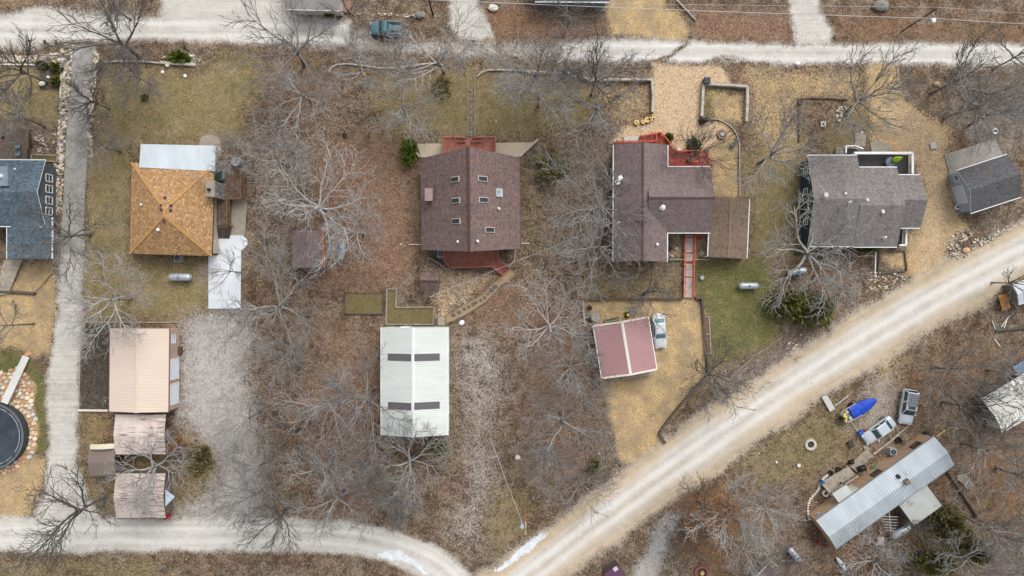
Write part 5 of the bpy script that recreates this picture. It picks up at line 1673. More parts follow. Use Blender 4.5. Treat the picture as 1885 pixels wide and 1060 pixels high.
TREES = [
 (213, 78, 5.5, 88, "upright", "dark", "dark bare tree leaning over the upper gravel road near the concrete drive"),
 (250, 140, 4.0, 62, "spread", "grey", "low pale-limbed tree by the upper log wall left of the white lawn markers"),
 (33, 127, 5.5, 58, "upright", "dark", "dark bare tree at the upper left corner over the stone border"),
 (163, 184, 4.5, 50, "spread", "dark", "dark crooked tree leaning across the concrete drive"),
 (18, 211, 6.5, 62, "spread", "grey", "thick-trunked bare tree above the blue house's wooden deck"),
 (190, 268, 4.0, 50, "spread", "grey", "bare tree between the concrete drive and the white porch roof"),
 (124, 425, 5.0, 76, "dense", "dark", "dark tree overhanging the blue house's lower roof and the drive"),
 (206, 551, 4.5, 92, "spread", "pale", "pale bare tree above the fenced yard of the peach garage"),
 (12, 600, 5.0, 48, "upright", "grey", "bare tree at the left edge over tan gravel above the pool"),
 (508, 293, 5.0, 72, "spread", "pale", "pale tree between the tan house's deck and the bare earth slope"),
 (538, 97, 5.0, 84, "upright", "grey", "large tree beside the gravel lot under the upper edge grey house"),
 (559, 174, 4.0, 80, "spread", "pale", "pale starburst tree on red leaf ground below the gravel lot"),
 (662, 124, 4.5, 48, "upright", "pale", "pale slim tree at the curved log edging's start"),
 (730, 114, 5.0, 52, "upright", "pale", "vase-shaped pale tree in front of the teal pickup"),
 (740, 192, 4.5, 72, "spread", "pale", "pale spreading tree on the slope above the green shrub"),
 (809, 112, 5.0, 70, "upright", "pale", "pale tree beside the curved log edging's steps"),
 (978, 131, 5.0, 84, "upright", "grey", "large tree over the leafy road above the skylight house"),
 (994, 179, 4.5, 74, "dense", "pale", "pale twiggy tree between the stepping-stone path and the wing wall"),
 (1098, 150, 6.0, 58, "upright", "dark", "dark vase-shaped tree crossing the log retaining wall"),
 (1099, 197, 4.5, 92, "spread", "grey", "spreading tree beside the sawn log rounds"),
 (1594, 189, 5.5, 88, "upright", "grey", "large forked tree growing from the stone ring above the dark deck"),
 (1757, 152, 5.0, 68, "upright", "dark", "dark tree overhanging the upper road near the lamp pole"),
 (1803, 191, 7.0, 78, "spread", "pale", "long-trunked pale tree above the charcoal shed's pad"),
 (1878, 105, 5.0, 52, "upright", "grey", "tree at the right edge overhanging the upper road"),
 (1422, 288, 5.0, 78, "upright", "pale", "pale tree between the plum house's gravel and the navy gable"),
 (1281, 284, 3.6, 46, "upright", "dark", "small dark tree growing through the bright red deck"),
 (579, 380, 4.5, 100, "spread", "pale", "biggest pale tree, its limbs reaching over the dark shed", 3.9),
 (656, 428, 4.5, 62, "spread", "pale", "pale tree standing over the upright propane tank"),
 (506, 568, 4.5, 108, "spread", "grey", "wide grey tree beside the white concrete slab's lower end"),
 (1099, 380, 4.5, 98, "dense", "grey", "dense twiggy tree hanging over the plum roof's left slope"),
 (1106, 459, 4.5, 82, "spread", "grey", "grey tree at the plum roof's lower left corner"),
 (1197, 541, 4.0, 62, "dense", "dark", "dark twiggy tree at the upper edge of the gravel parking"),
 (1490, 462, 4.0, 112, "spread", "pale", "big pale tree sprawling over the grey-brown roof's lower left corner"),
 (1866, 520, 4.0, 40, "upright", "dark", "small dark tree beside the orange board at the diagonal road"),
 (609, 744, 4.5, 86, "spread", "pale", "pale starburst tree left of the white barn's lower half"),
 (674, 727, 4.5, 78, "upright", "grey", "tree whose twigs lie across the white barn's left slope"),
 (595, 859, 4.5, 64, "spread", "pale", "pale tree halfway between the gravel drive and the barn's lower end"),
 (620, 917, 4.5, 80, "spread", "grey", "tree overhanging the lower road straight below the starburst tree"),
 (755, 850, 4.5, 86, "spread", "pale", "pale many-limbed tree just below the white barn"),
 (710, 912, 4.5, 50, "upright", "grey", "slim tree below the barn's left corner, near the lower road"),
 (747, 917, 4.2, 42, "dense", "grey", "smaller twiggy tree below the barn, nearest the leafy gravel track"),
 (511, 953, 4.0, 56, "upright", "dark", "dark tree with dead leaves leaning over the lower road"),
 (478, 856, 4.5, 58, "spread", "grey", "tree at the gravel drive's lower right margin"),
 (468, 912, 4.5, 66, "dense", "grey", "twiggy tree where the gravel drive meets the lower road"),
 (458, 768, 4.5, 58, "dense", "grey", "twiggy tree at the gravel drive's middle, right margin"),
 (1008, 604, 4.5, 84, "spread", "pale", "pale starburst tree between the barn track and the rose-red garage"),
 (1055, 676, 4.5, 64, "dense", "grey", "dense grey tree touching the rose-red roof's left edge"),
 (1038, 772, 4.5, 100, "spread", "grey", "wide tree left of the tan gravel parking's lower entrance"),
 (1318, 690, 4.0, 66, "dense", "dark", "dark twiggy tree at the low wall between parking and diagonal road"),
 (1068, 893, 4.0, 54, "dense", "grey", "twiggy tree on the upper bank of the diagonal road"),
 (1345, 942, 4.5, 66, "upright", "pale", "pale vase-shaped tree below the diagonal road near orange leaves"),
 (1372, 1014, 4.0, 50, "spread", "pale", "pale low tree above the mauve-brown roof"),
 (1757, 684, 4.5, 62, "dense", "grey", "thin twiggy tree between the silver cars and the right edge building"),
 (1775, 750, 4.5, 70, "dense", "dark", "thin dark tree above the mobile home's far end"),
 (1868, 690, 5.0, 46, "spread", "pale", "pale broken tree beside the blue lean-to"),
 (1815, 830, 4.5, 72, "dense", "grey", "thin twiggy tree right of the mobile home's far end"),
 (1836, 982, 9.0, 66, "spread", "grey", "tall leaning tree with long bare trunk below the add-on"),
 (1785, 1036, 6.0, 60, "spread", "pale", "pale tree with long trunk at the lower right edge"),
 (1612, 1038, 4.0, 72, "spread", "pale", "pale brushy tree below the mobile home at the lower edge"),
 (1420, 936, 4.5, 56, "dense", "pale", "pale twiggy tree left of the mobile home's near end"),
 (138, 943, 6.5, 86, "spread", "dark", "big dark tree sprawling over the lower left road junction"),
 (280, 860, 4.5, 82, "spread", "pale", "pale tree spreading over the lean-to and the streaked barn"),
 (420, 500, 4.0, 34, "upright", "pale", "small pale tree overhanging the white concrete slab"),
 (520, 660, 4.2, 54, "dense", "grey", "twiggy tree between the gravel drive and the red earth patch"),
 (545, 800, 4.2, 52, "dense", "dark", "dark thin tree in the scrub right of the gravel drive"),
 (665, 860, 4.2, 46, "dense", "grey", "thin tree in the scrub near the barn's lower left corner"),
 (1000, 850, 4.0, 48, "dense", "grey", "thin tree between the leafy track and the diagonal road"),
 (1640, 1060, 4.5, 46, "spread", "grey", "grey tree cut by the lower edge below the mobile home"),
 (1885, 880, 5.0, 62, "dense", "grey", "thin grey tree at the right edge over golden leaves"),
 (1895, 1010, 5.0, 66, "spread", "grey", "grey tree at the lower right corner"),
 (1440, 1040, 4.2, 42, "dense", "grey", "thin tree beside the mauve-brown roof's pale tank"),
 (430, 290, 4.0, 40, "dense", "pale", "pale twiggy tree hanging over the tan house's wooden deck"),
 (1830, 215, 5.0, 58, "dense", "pale", "pale twiggy tree behind the charcoal shed's far corner"),
 (640, 20, 5.0, 40, "dense", "grey", "thin tree at the upper edge beside the brick stoop"),
 (1050, 22, 4.5, 46, "dense", "grey", "thin tree at the upper edge below the dark-roofed house"),
 (200, 8, 5.0, 50, "dense", "grey", "thin tree in the leaf patch at the upper left edge"),
]
for row in TREES:
    tree(*row)

# ------------------------------------------------------------------ evergreens and shrubs
def leaf_mat(name, dark, mid, light):
    def fn(key):
        t = NT(name)
        p = t.objc()
        n = t.noise(p, 1.6, 3.0, .6); c = t.val(t.voro(p, 9.0))
        f = t.math('MULTIPLY_ADD', n, .6, t.math('MULTIPLY', c[0], .4))
        t.b.inputs["Roughness"].default_value = .9
        t.b.inputs["Specular IOR Level"].default_value = .15
        t.b.inputs["Subsurface Weight"].default_value = 0.0
        return t.color(t.ramp(f, [(.25, lin(*dark)), (.5, lin(*mid)), (.75, lin(*light))]))
    return mat(name, fn)
CEDAR = leaf_mat("cedar_needles", (80, 84, 34), (116, 118, 52), (150, 148, 78))
CEDB = leaf_mat("bronze_needles", (92, 88, 48), (122, 114, 66), (150, 138, 88))
JUNI = leaf_mat("bright_green_needles", (58, 74, 18), (96, 114, 34), (134, 148, 60))
BOXW = leaf_mat("yellow_green_leaves", (52, 62, 14), (92, 98, 26), (132, 132, 50))
DRYB = leaf_mat("dry_brush_leaves", (84, 74, 44), (122, 108, 66), (154, 138, 92))
RUST = leaf_mat("rust_leaves", (104, 60, 34), (150, 92, 50), (186, 126, 74))
GREYT = BARK["grey"]

def sprays(n, rad, h, seed, size, conic=True, clumps=40):
    """leaf sprays gathered on clumps through a crown of radius rad and height h -> quads mesh data"""
    r = np.random.RandomState(seed)
    cl = []
    for i in range(clumps):
        z = r.uniform(.04, 1) ** .9
        R = rad * ((1 - z) ** .75 if conic else math.sqrt(max(.05, 1 - (2 * z - 1) ** 2)))
        a = r.uniform(0, 2 * math.pi); q = R * r.uniform(.25, 1.0)
        cl.append((q * math.cos(a), q * math.sin(a), z * h, rad * r.uniform(.12, .26)))
    cl = np.array(cl)
    k = r.randint(0, clumps, n)
    d = r.normal(0, 1, (n, 3)); d /= np.linalg.norm(d, axis=1, keepdims=True)
    c = cl[k, :3] + d * (cl[k, 3] * r.uniform(.3, 1.0, n) ** .5)[:, None]
    c[:, 2] = np.maximum(c[:, 2], .05)
    out = c * np.array([1, 1, .25]); out /= np.linalg.norm(out, axis=1, keepdims=True) + 1e-6
    ax = out + .7 * d + np.array([0, 0, .25]); ax /= np.linalg.norm(ax, axis=1, keepdims=True)
    sd = np.cross(ax, r.normal(0, 1, (n, 3))); sd /= np.linalg.norm(sd, axis=1, keepdims=True) + 1e-6
    L = size * r.uniform(.6, 1.4, n)[:, None]; w = L * .34
    V = np.stack([c - sd * w * .5, c + ax * L * .5 - sd * w, c + ax * L, c + ax * L * .5 + sd * w], 1).reshape(-1, 3)
    F = np.arange(n * 4).reshape(n, 4)
    return V, F

def quads_mesh(name, V, F, m0):
    me = bpy.data.meshes.new(name)
    me.vertices.add(len(V)); me.loops.add(F.size); me.polygons.add(len(F))
    me.vertices.foreach_set("co", V.astype(np.float32).ravel()); me.loops.foreach_set("vertex_index", F.astype(np.int32).ravel())
    me.polygons.foreach_set("loop_start", np.arange(0, F.size, 4, dtype=np.int32))
    me.update(calc_edges=True)
    me.materials.append(m0)
    return me

def shrub(name, label, x, y, rpx, h, m0, n=1500, size=.3, conic=False, clumps=30, cat="shrub", stretch=(1, 1), rot=0.0, seed=None, z=0.0):
    b = P(x, y, h * .5)
    rad = rpx * S
    e = bpy.data.objects.new(name, None); COL.objects.link(e); ORG[e.name] = Vector((0, 0, 0))
    e.location = (b.x, b.y, z); e.rotation_euler = (0, 0, rot); e.scale = (stretch[0], stretch[1], 1)
    tag(e, label, cat)
    V, F = sprays(n, rad, h, seed or int(x + y), size, conic, clumps)
    link("foliage" if cat == "shrub" else "crown", quads_mesh("foliage", V, F, m0), e)
    m = MB()
    rr = random.Random(int(x))
    if cat == "shrub":
        for i in range(5):
            a = rr.uniform(0, 6.28)
            m.tube([(0, 0, 0), (rad * .3 * math.cos(a), rad * .3 * math.sin(a), h * .4), (rad * .6 * math.cos(a), rad * .6 * math.sin(a), h * .8)], [.035, .025, .01], 4)
        link("stems", m.mesh("stems", TRUNKB), e)
    else:
        m.tube([(0, 0, -.1), (.05, .03, h * .5), (0, 0, h * .97)], [.2, .12, .02], 7)
        for i in range(14):
            a = i * 2.4; z0 = h * (.1 + .055 * i); L = rad * (1 - z0 / h) * .8
            m.tube([(0, 0, z0), (L * math.cos(a), L * math.sin(a), z0 + .3)], [.05, .012], 4)
        link("trunk", m.mesh("trunk", TRUNKB), e)
    return e

shrub("cedar_tree", "dark green cedar under the big pale tree, nearest the lawn", 1450, 556, 40, 3.6, CEDAR, 2300, .46, True, 90, "tree")
shrub("cedar_tree", "dark green cedar under the big pale tree, nearest the diagonal road", 1504, 570, 42, 4.0, CEDAR, 2500, .46, True, 90, "tree")
shrub("cedar_tree", "olive cedar among trees just below the mobile home's add-on", 1745, 962, 38, 4.5, CEDB, 3600, .42, True, 70, "tree")
shrub("cedar_tree", "dark cedar below the round propane tank at the lower edge", 1722, 1028, 44, 5.0, CEDAR, 4600, .42, True, 80, "tree")
shrub("cedar_tree", "dark cedar among pale branches at the lower right edge", 1790, 1012, 34, 4.5, CEDB, 3000, .42, True, 60, "tree")
shrub("cedar_tree", "small dark cedar on the bank above the diagonal road", 1095, 858, 14, 2.6, CEDAR, 1400, .3, True, 40, "tree")
shrub("cedar_tree", "olive-brown cedar between the skylight house and the plum house", 1012, 305, 34, 1.6, CEDB, 1300, .34, False, 60, "tree")
shrub("evergreen_shrub", "bright green shrub at the skylight house's upper left corner", 752, 280, 16, 2.0, JUNI, 2400, .3, False, 40, stretch=(.9, 1.4))
shrub("evergreen_shrub", "long low green juniper behind the upper log wall", 332, 105, 11, .9, JUNI, 1500, .26, False, 30, stretch=(1.9, .9))
shrub("evergreen_shrub", "yellow-green bush in the dark bed, beside the stone border corner", 103, 124, 10, .9, BOXW, 1100, .22)
shrub("evergreen_shrub", "flattened yellow-green bush in the dark bed, nearest the left edge", 76, 119, 9, .7, BOXW, 900, .22, stretch=(1.3, .7))
shrub("evergreen_shrub", "yellow-green bush in the dark bed's lower corner", 103, 149, 8, .8, BOXW, 900, .22)
shrub("round_shrub", "small clipped round shrub at the bright red deck's rail", 1229, 254, 9, 1.2, BOXW, 2200, .17, False, 60)
shrub("round_shrub", "larger clipped round shrub under the tree by the bright red deck", 1277, 266, 13, 1.4, BOXW, 3200, .17, False, 80)
shrub("low_hedge", "low dull green hedge under the grey house at the upper edge", 606, 24, 9, .7, BOXW, 900, .22, stretch=(2.4, .6))
shrub("brush_clump", "tawny brush clump right of the streaked barn", 366, 846, 24, 1.3, DRYB, 2200, .34, False, 50)
shrub("brush_clump", "rust-brown leafy brush beside the lean-to's corner", 330, 822, 15, 1.1, RUST, 1600, .26, False, 40)
shrub("brush_clump", "green brush clump at the white barn's lower end", 806, 822, 16, 1.0, BOXW, 900, .26, False, 30)
shrub("brush_clump", "bronze bush by the upper stepping-stone path", 812, 158, 20, .6, DRYB, 500, .26, False, 34)
shrub("brush_clump", "dark green brush against the grey-brown roof's lower wall", 1600, 459, 9, .8, CEDAR, 900, .24, False, 30, stretch=(2, .6))
shrub("grass_tuft", "olive grass tuft in the tan lawn above the white porch roof", 267, 179, 5, .4, BOXW, 300, .22)
shrub("grass_tuft", "small green tuft beside the concrete drive", 184, 121, 6, .4, JUNI, 260, .2)

# an oak that keeps its dead leaves
def leafy_oak(x, y, hz, rpx, label, n, m0):
    e = tree(x, y, hz, rpx, "spread", "dark", label)
    e.name = "leafy_oak"; e["group"] = "oaks with dead leaves"
    V, F = sprays(n, 5.6, 5.2, int(x), .26, False, 120)
    V[:, 2] += 4.0
    link("leaves", quads_mesh("leaves", V, F, m0), e)
leafy_oak(1300, 938, 4.0, 70, "oak holding orange-brown dead leaves below the diagonal road", 1500, RUST)
leafy_oak(1262, 985, 3.6, 44, "smaller oak with rust leaves beside the pale track at the lower edge", 700, RUST)
leafy_oak(1690, 985, 4.0, 34, "small oak with tan dead leaves next to the round propane tank", 420, RUST)

# ------------------------------------------------------------------ undergrowth: twiggy brush nobody could count
def undergrowth(polys, seed, bark):
    r = random.Random(seed)
    tb = Tubes()
    for poly, dens, hmax in polys:
        w = [P(a, b) for a, b in poly]
        x0, x1 = min(p.x for p in w), max(p.x for p in w); y0, y1 = min(p.y for p in w), max(p.y for p in w)
        n = int((x1 - x0) * (y1 - y0) * dens)
        for _ in range(n):
            x, y = r.uniform(x0, x1), r.uniform(y0, y1)
            if not inside([(p.x, p.y) for p in w], x, y):
                continue
            h = hmax * r.uniform(.4, 1.0)
            for s in range(r.randint(3, 6)):
                a = r.uniform(0, 6.28); sp = r.uniform(.3, 1.0) * h * .7
                p0 = np.array([x, y, -.05]); p2 = np.array([x + sp * math.cos(a), y + sp * math.sin(a), h * r.uniform(.6, 1)])
                p1 = (p0 + p2) / 2 + np.array([r.gauss(0, .12), r.gauss(0, .12), .12])
                tb.add([p0, p1, p2], [.026, .018, .008], 3)
                for q in range(3):
                    t = r.uniform(.35, .95); b0 = p0 + (p2 - p0) * t
                    a2 = a + r.uniform(-1.2, 1.2); L = h * r.uniform(.2, .4)
                    b1 = b0 + np.array([math.cos(a2) * L, math.sin(a2) * L, L * .5])
                    tb.add([b0, (b0 + b1) / 2 + np.array([0, 0, .03]), b1], [.013, .01, .006], 3)
    o = link("undergrowth", tb.mesh("undergrowth", BARK[bark]))
    o["kind"] = "stuff"
    tag(o, "tangle of leafless brush and saplings between the trees", "undergrowth")
    del o["category"]
    o["category"] = "undergrowth"
undergrowth([
    ([(460, 600), (560, 600), (580, 760), (640, 800), (690, 950), (480, 950), (455, 760)], 0.080, 1.8),
    ([(1400, 650), (1520, 600), (1545, 590), (1440, 690), (1330, 760), (1300, 700)], 0.150, 1.6),
    ([(955, 640), (1090, 620), (1115, 700), (1130, 850), (1080, 930), (950, 880)], 0.065, 1.6),
    ([(1250, 880), (1480, 900), (1500, 1080), (1180, 1080)], 0.050, 1.5),
    ([(1690, 700), (1900, 690), (1960, 1080), (1700, 1080), (1760, 840)], 0.060, 1.8),
    ([(970, 270), (1125, 270), (1125, 480), (1000, 470)], 0.065, 1.5),
    ([(450, 250), (560, 240), (600, 420), (470, 480), (452, 380)], 0.065, 1.5),
    ([(1770, 140), (1960, 140), (1960, 280), (1800, 250)], 0.070, 1.6),
    ([(600, 80), (1060, 118), (1060, 140), (600, 130)], 0.050, .9),
    ([(0, 1030), (690, 1030), (700, 1080), (0, 1080)], 0.070, .9),
    ([(390, 840), (470, 840), (480, 950), (380, 950)], 0.070, 1.3),
    ([(1490, 1000), (1640, 990), (1680, 1060), (1500, 1060)], 0.100, 1.5),
    ([(500, 0), (520, -20), (640, -20), (640, 30)], 0.040, 1.2)], 5, "pale")

# ------------------------------------------------------------------ vehicles
CARGLASS = glass("car_glass", (50, 74, 76))
CARGLASS_T = glass("teal_windscreen", (78, 124, 126))
LAMPR = plain("tail_lamp_red", (160, 24, 30), .3)
LAMPW = plain("head_lamp", (214, 220, 224), .2)
CHROME = plain("alloy_rim", (170, 174, 178), .3, .7)

def car(name, label, cat, rear, front, paint, kind="sedan", W=1.78, gls=None, zc=1.0):
    """rear / front: photograph pixels of the two bumpers, seen about zc metres up"""
    a, b = P(rear[0], rear[1], zc * .7), P(front[0], front[1], zc * .7)
    d = b - a; L = d.length
    e = bpy.data.objects.new(name, None); COL.objects.link(e); ORG[e.name] = Vector((0, 0, 0))
    c = (a + b) / 2
    e.location = (c.x, c.y, 0); e.rotation_euler = (0, 0, math.atan2(d.y, d.x))
    tag(e, label, cat)
    gls = gls or CARGLASS
    h = L / 2; w = W / 2
    if kind == "sedan":
        st = [(-1, .72, .50, .80), (-.96, .9, .38, .92), (-.85, .97, .30, .96), (-.5, 1, .28, .98), (0, 1, .28, .95), (.45, 1, .28, .92), (.8, .97, .30, .82), (.94, .88, .36, .72), (1, .62, .46, .62)]
        base, top, zr = (-.72, .44), (-.46, .14), 1.44
    elif kind == "suv":
        st = [(-1, .86, .55, 1.00), (-.97, .95, .45, 1.06), (-.85, 1, .38, 1.08), (-.4, 1, .36, 1.08), (.1, 1, .36, 1.06), (.5, 1, .36, 1.04), (.82, .97, .38, .98), (.95, .90, .44, .88), (1, .74, .5, .78)]
        base, top, zr = (-.97, .46), (-.86, .14), 1.78
    else:  # pickup
        st = [(-1, .90, .55, .95), (-.97, .97, .45, 1.0), (-.85, 1, .38, 1.02), (-.4, 1, .36, 1.02), (.1, 1, .36, 1.04), (.5, 1, .36, 1.03), (.82, .97, .38, .96), (.95, .90, .44, .86), (1, .74, .5, .76)]
        base, top, zr = (-.16, .44), (-.08, .16), 1.66
    m = MB(); n = 9
    ring = []
    for x, kw, zb, zt in st:
        ww = w * kw
        ring.append([(x * h, y, z) for y, z in ((-ww * .80, zb), (-ww, zb + .12), (-ww * 1.0, zb + (zt - zb) * .62), (-ww * .93, zt - .05), (-ww * .6, zt), (0, zt + .025), (ww * .6, zt), (ww * .93, zt - .05), (ww, zb + (zt - zb) * .62), (ww, zb + .12), (ww * .80, zb))])
    k = len(ring[0])
    for r_ in ring:
        m.v.extend(Vector(q) for q in r_)
    for i in range(len(ring) - 1):
        for j in range(k):
            j2 = (j + 1) % k
            m.f.append((i * k + j, i * k + j2, (i + 1) * k + j2, (i + 1) * k + j)); m.mi.append(0); m.uv.append(None)
    m.f.append(tuple(range(k))[::-1]); m.mi.append(0); m.uv.append(None)
    m.f.append(tuple((len(ring) - 1) * k + j for j in range(k))); m.mi.append(0); m.uv.append(None)
    body = link("body", m.mesh("body", paint, smooth=True), e)
    # cabin
    zb = (.94 if kind == "sedan" else 1.06)
    bw, tw = w * .93, w * (.80 if kind == "sedan" else .78)
    B = [Vector((base[0] * h, -bw, zb)), Vector((base[1] * h, -bw, zb)), Vector((base[1] * h, bw, zb)), Vector((base[0] * h, bw, zb))]
    T = [Vector((top[0] * h, -tw, zr - .05)), Vector((top[1] * h, -tw, zr - .05)), Vector((top[1] * h, tw, zr - .05)), Vector((top[0] * h, tw, zr - .05))]
    T2 = [Vector((top[0] * h + .10, -tw * .86, zr)), Vector((top[1] * h - .12, -tw * .86, zr)), Vector((top[1] * h - .12, tw * .86, zr)), Vector((top[0] * h + .10, tw * .86, zr))]
    m = MB()
    m.v = B + T + T2
    for lo, hi in ((0, 4), (4, 8)):
        for i in range(4):
            j = (i + 1) % 4
            m.f.append((lo + i, lo + j, hi + j, hi + i)); m.mi.append(0); m.uv.append(None)
    m.f.append((8, 9, 10, 11)); m.mi.append(0); m.uv.append(None)
    cab = link("cabin", m.mesh("cabin", paint), e)
    def pane(nm, q, s0=.08, s1=.10, lift=.012):
        p0, p1, p2, p3 = q       # bottom two, top two
        nn = (p1 - p0).cross(p3 - p0).normalized() * lift
        f = lambda s, t: (p0.lerp(p1, s)).lerp(p3.lerp(p2, s), t) + nn
        mm = MB(); mm.face([f(s0, s1), f(1 - s0, s1), f(1 - s0, 1 - s1 * .6), f(s0, 1 - s1 * .6)])
        link(nm, mm.mesh(nm, gls), e)
    pane("windscreen", (B[1], B[2], T[2], T[1]))
    pane("rear_window", (B[3], B[0], T[0], T[3]))
    for q, i, j in (((B[0], B[1], T[1], T[0]), 0, 1), ((B[2], B[3], T[3], T[2]), 2, 3)):
        mid0, mid1 = q[0].lerp(q[1], .52), q[3].lerp(q[2], .52)
        pane("side_window", (q[0], mid0, mid1, q[3]), .10, .12)
        pane("side_window", (mid0, q[1], q[2], mid1), .06, .12)
    zf, zk = st[-2][3], st[1][3]
    for s in (-1, 1):
        m = MB(); m.box((h * .955, s * w * .66, zf - .10), (.16, w * .34, .13)); link("headlight", m.mesh("headlight", LAMPW), e)
        m = MB(); m.box((-h * .965, s * w * .74, zk - .16), (.12, w * .3, .16)); link("tail_light", m.mesh("tail_light", LAMPR), e)
        m = MB(); m.box((base[1] * h * .86, s * (w + .08), zb + .06), (.16, .2, .14)); link("mirror", m.mesh("mirror", paint), e)
        for x in (-.60, .62):
            R = .32 if kind == "sedan" else .37
            m = MB(); m.tube([(x * h, s * (w - .2), R), (x * h, s * (w + .015), R)], R, 18)
            wh = link("wheel", m.mesh("wheel", RUBBER), e)
            m = MB(); m.tube([(x * h, s * (w - .05), R), (x * h, s * (w + .03), R)], R * .6, 12)
            link("rim", m.mesh("rim", CHROME), wh)
    m = MB(); m.box((h * .985, 0, st[-1][2] + .02), (.1, w * 1.3, .18)); link("front_bumper", m.mesh("front_bumper", paint if kind == "sedan" else DARK), e)
    m = MB(); m.box((-h * .985, 0, st[0][2] + .04), (.1, w * 1.4, .18)); link("rear_bumper", m.mesh("rear_bumper", paint if kind == "sedan" else DARK), e)
    if kind == "suv":
        m = MB()
        for s in (-1, 1):
            m.tube([(top[0] * h + .15, s * tw * .8, zr + .1), (top[1] * h - .55, s * tw * .8, zr + .1)], .03, 6)
        for t in range(7):
            x = top[0] * h + .2 + t * (top[1] * h - top[0] * h - .85) / 6
            m.tube([(x, -tw * .8, zr + .1), (x, tw * .8, zr + .1)], .028, 6)
        for t in range(3):
            y = (-.4 + .4 * t) * tw
            m.tube([(top[0] * h + .2, y, zr + .12), (top[1] * h - .65, y, zr + .12)], .025, 5)
        link("roof_rack", m.mesh("roof_rack", DARK), e)
        m = MB(); m.box((top[1] * h - .33, 0, zr + .012), (.42, tw * 1.25, .02)); link("sunroof", m.mesh("sunroof", gls), e)
    if kind == "pickup":
        m = MB()
        m.box((-.585 * h, 0, 1.0), (h * .74, w * 1.5, .06)); link("bed_floor", m.mesh("bed_floor", DARK), e)
        for s in (-1, 1):
            m = MB(); m.box((-.585 * h, s * w * .86, 1.07), (h * .80, w * .22, .14)); link("bed_side", m.mesh("bed_side", paint), e)
        m = MB(); m.box((-.975 * h, 0, 1.05), (.08, w * 1.7, .14)); link("tailgate", m.mesh("tailgate", paint), e)
    return e

PW = plain("white_car_paint", (200, 202, 204), .3, var=.02, coat=.6)
PS = plain("silver_car_paint", (192, 200, 208), .3, .25, var=.03, coat=.6)
PT = plain("teal_car_paint", (72, 112, 124), .4, var=.05, coat=.4)
car("car", "white sedan parked beside the rose-red garage", "car", (1211, 577), (1217, 641), PW, "sedan", gls=CARGLASS_T)
car("suv", "silver-white SUV with roof rack near the blue-covered boat", "suv", (1677, 717), (1667, 781), PS, "suv", 1.9, zc=1.3)
car("car", "silver two-door car parked aslant between boat and mobile home", "car", (1644, 773), (1592, 811), PS, "sedan", 1.8)
car("pickup", "old teal pickup parked by the upper leafy road", "pickup", (741, 52), (681, 51), PT, "pickup", 1.85, zc=1.2)

# boat under a blue tarp, on its trailer
bt = bpy.data.objects.new("boat", None); COL.objects.link(bt); ORG[bt.name] = Vector((0, 0, 0))
A_, B_ = P(1551, 769, .8), P(1612, 735, .8); d_ = B_ - A_
bt.location = ((A_ + B_).x / 2, (A_ + B_).y / 2, 0); bt.rotation_euler = (0, 0, math.atan2(d_.y, d_.x)); tag(bt, "small motorboat on a trailer with its bow under a bright blue tarp", "boat")
L = d_.length; h2_ = L / 2
def hull(xs, ws, z0, z1, mt, nm, keel=.5, top=False):
    m = MB(); k = 6
    for x, w_ in zip(xs, ws):
        m.v += [Vector((x, -w_, z1)), Vector((x, -w_ * .92, (z0 + z1) / 2)), Vector((x, -w_ * keel, z0)), Vector((x, w_ * keel, z0)), Vector((x, w_ * .92, (z0 + z1) / 2)), Vector((x, w_, z1))]
    for i in range(len(xs) - 1):
        for j in range(k - 1):
            m.f.append((i * k + j, (i + 1) * k + j, (i + 1) * k + j + 1, i * k + j + 1)); m.mi.append(0); m.uv.append(None)
        if top:
            m.f.append((i * k + 5, (i + 1) * k + 5, (i + 1) * k, i * k)); m.mi.append(0); m.uv.append(None)
    m.f.append(tuple(range(k))); m.mi.append(0); m.uv.append(None)
    return link(nm, m.mesh(nm, mt), bt)
xs = [-h2_, -h2_ * .5, 0, h2_ * .5, h2_ * .82, h2_]; ws = [.78, .84, .84, .7, .42, .1]
hull(xs, ws, .35, .95, plain("grey_hull", (176, 180, 182), .4), "hull")
m = MB()
for i, (x, w_) in enumerate(zip(xs, ws)):
    for y, z in ((-w_ - .03, .80), (-w_ - .01, 1.0), (-w_ * .45, 1.13 + .04 * (i % 2)), (0, 1.20 - .03 * (i % 2)), (w_ * .45, 1.12 + .03 * (i % 2)), (w_ + .01, 1.0), (w_ + .03, .80)):
        if x > -h2_ * .55:
            m.v.append(Vector((x, y, z)))
nn = len(m.v) // 7
for i in range(nn - 1):
    for j in range(6):
        m.f.append((i * 7 + j, (i + 1) * 7 + j, (i + 1) * 7 + j + 1, i * 7 + j + 1)); m.mi.append(0); m.uv.append(None)
def tarp_mat(key):
    t = NT("blue_tarp"); p = t.objc(); n = t.noise(p, 2.6, 4.0, .6, dist=.6)
    t.b.inputs["Roughness"].default_value = .45; t.bump(n, .8, .12)
    return t.color(t.ramp(n, [(.3, lin(14, 48, 170)), (.6, lin(26, 78, 214)), (.8, lin(60, 112, 232))]))
tb_ = link("tarp", m.mesh("tarp", mat("blue_tarp", tarp_mat)), bt)
m = MB(); m.box((-h2_ * .75, 0, .62), (h2_ * .46, 1.35, .06)); link("deck_floor", m.mesh("deck_floor", plain("grey_deck", (150, 154, 156), .6, var=.2)), bt)
for y in (-.5, .45):
    m = MB(); m.box((-h2_ * .66, y, .8), (.38, .42, .3)); link("seat", m.mesh("seat", plain("worn_grey_vinyl", (170, 172, 170), .6)), bt)
YEL = plain("yellow_plastic", (232, 206, 22), .5, var=.06)
m = MB()
m.tube([(-h2_ * .95, -.45, .98), (-h2_ * .85, -.1, 1.05), (-h2_ * .95, .3, 1.0)], .13, 8); m.tube([(-h2_ * .8, .5, 1.0), (-h2_ * .92, .1, 1.05)], .12, 8)
link("yellow_float", m.mesh("yellow_float", YEL), bt)
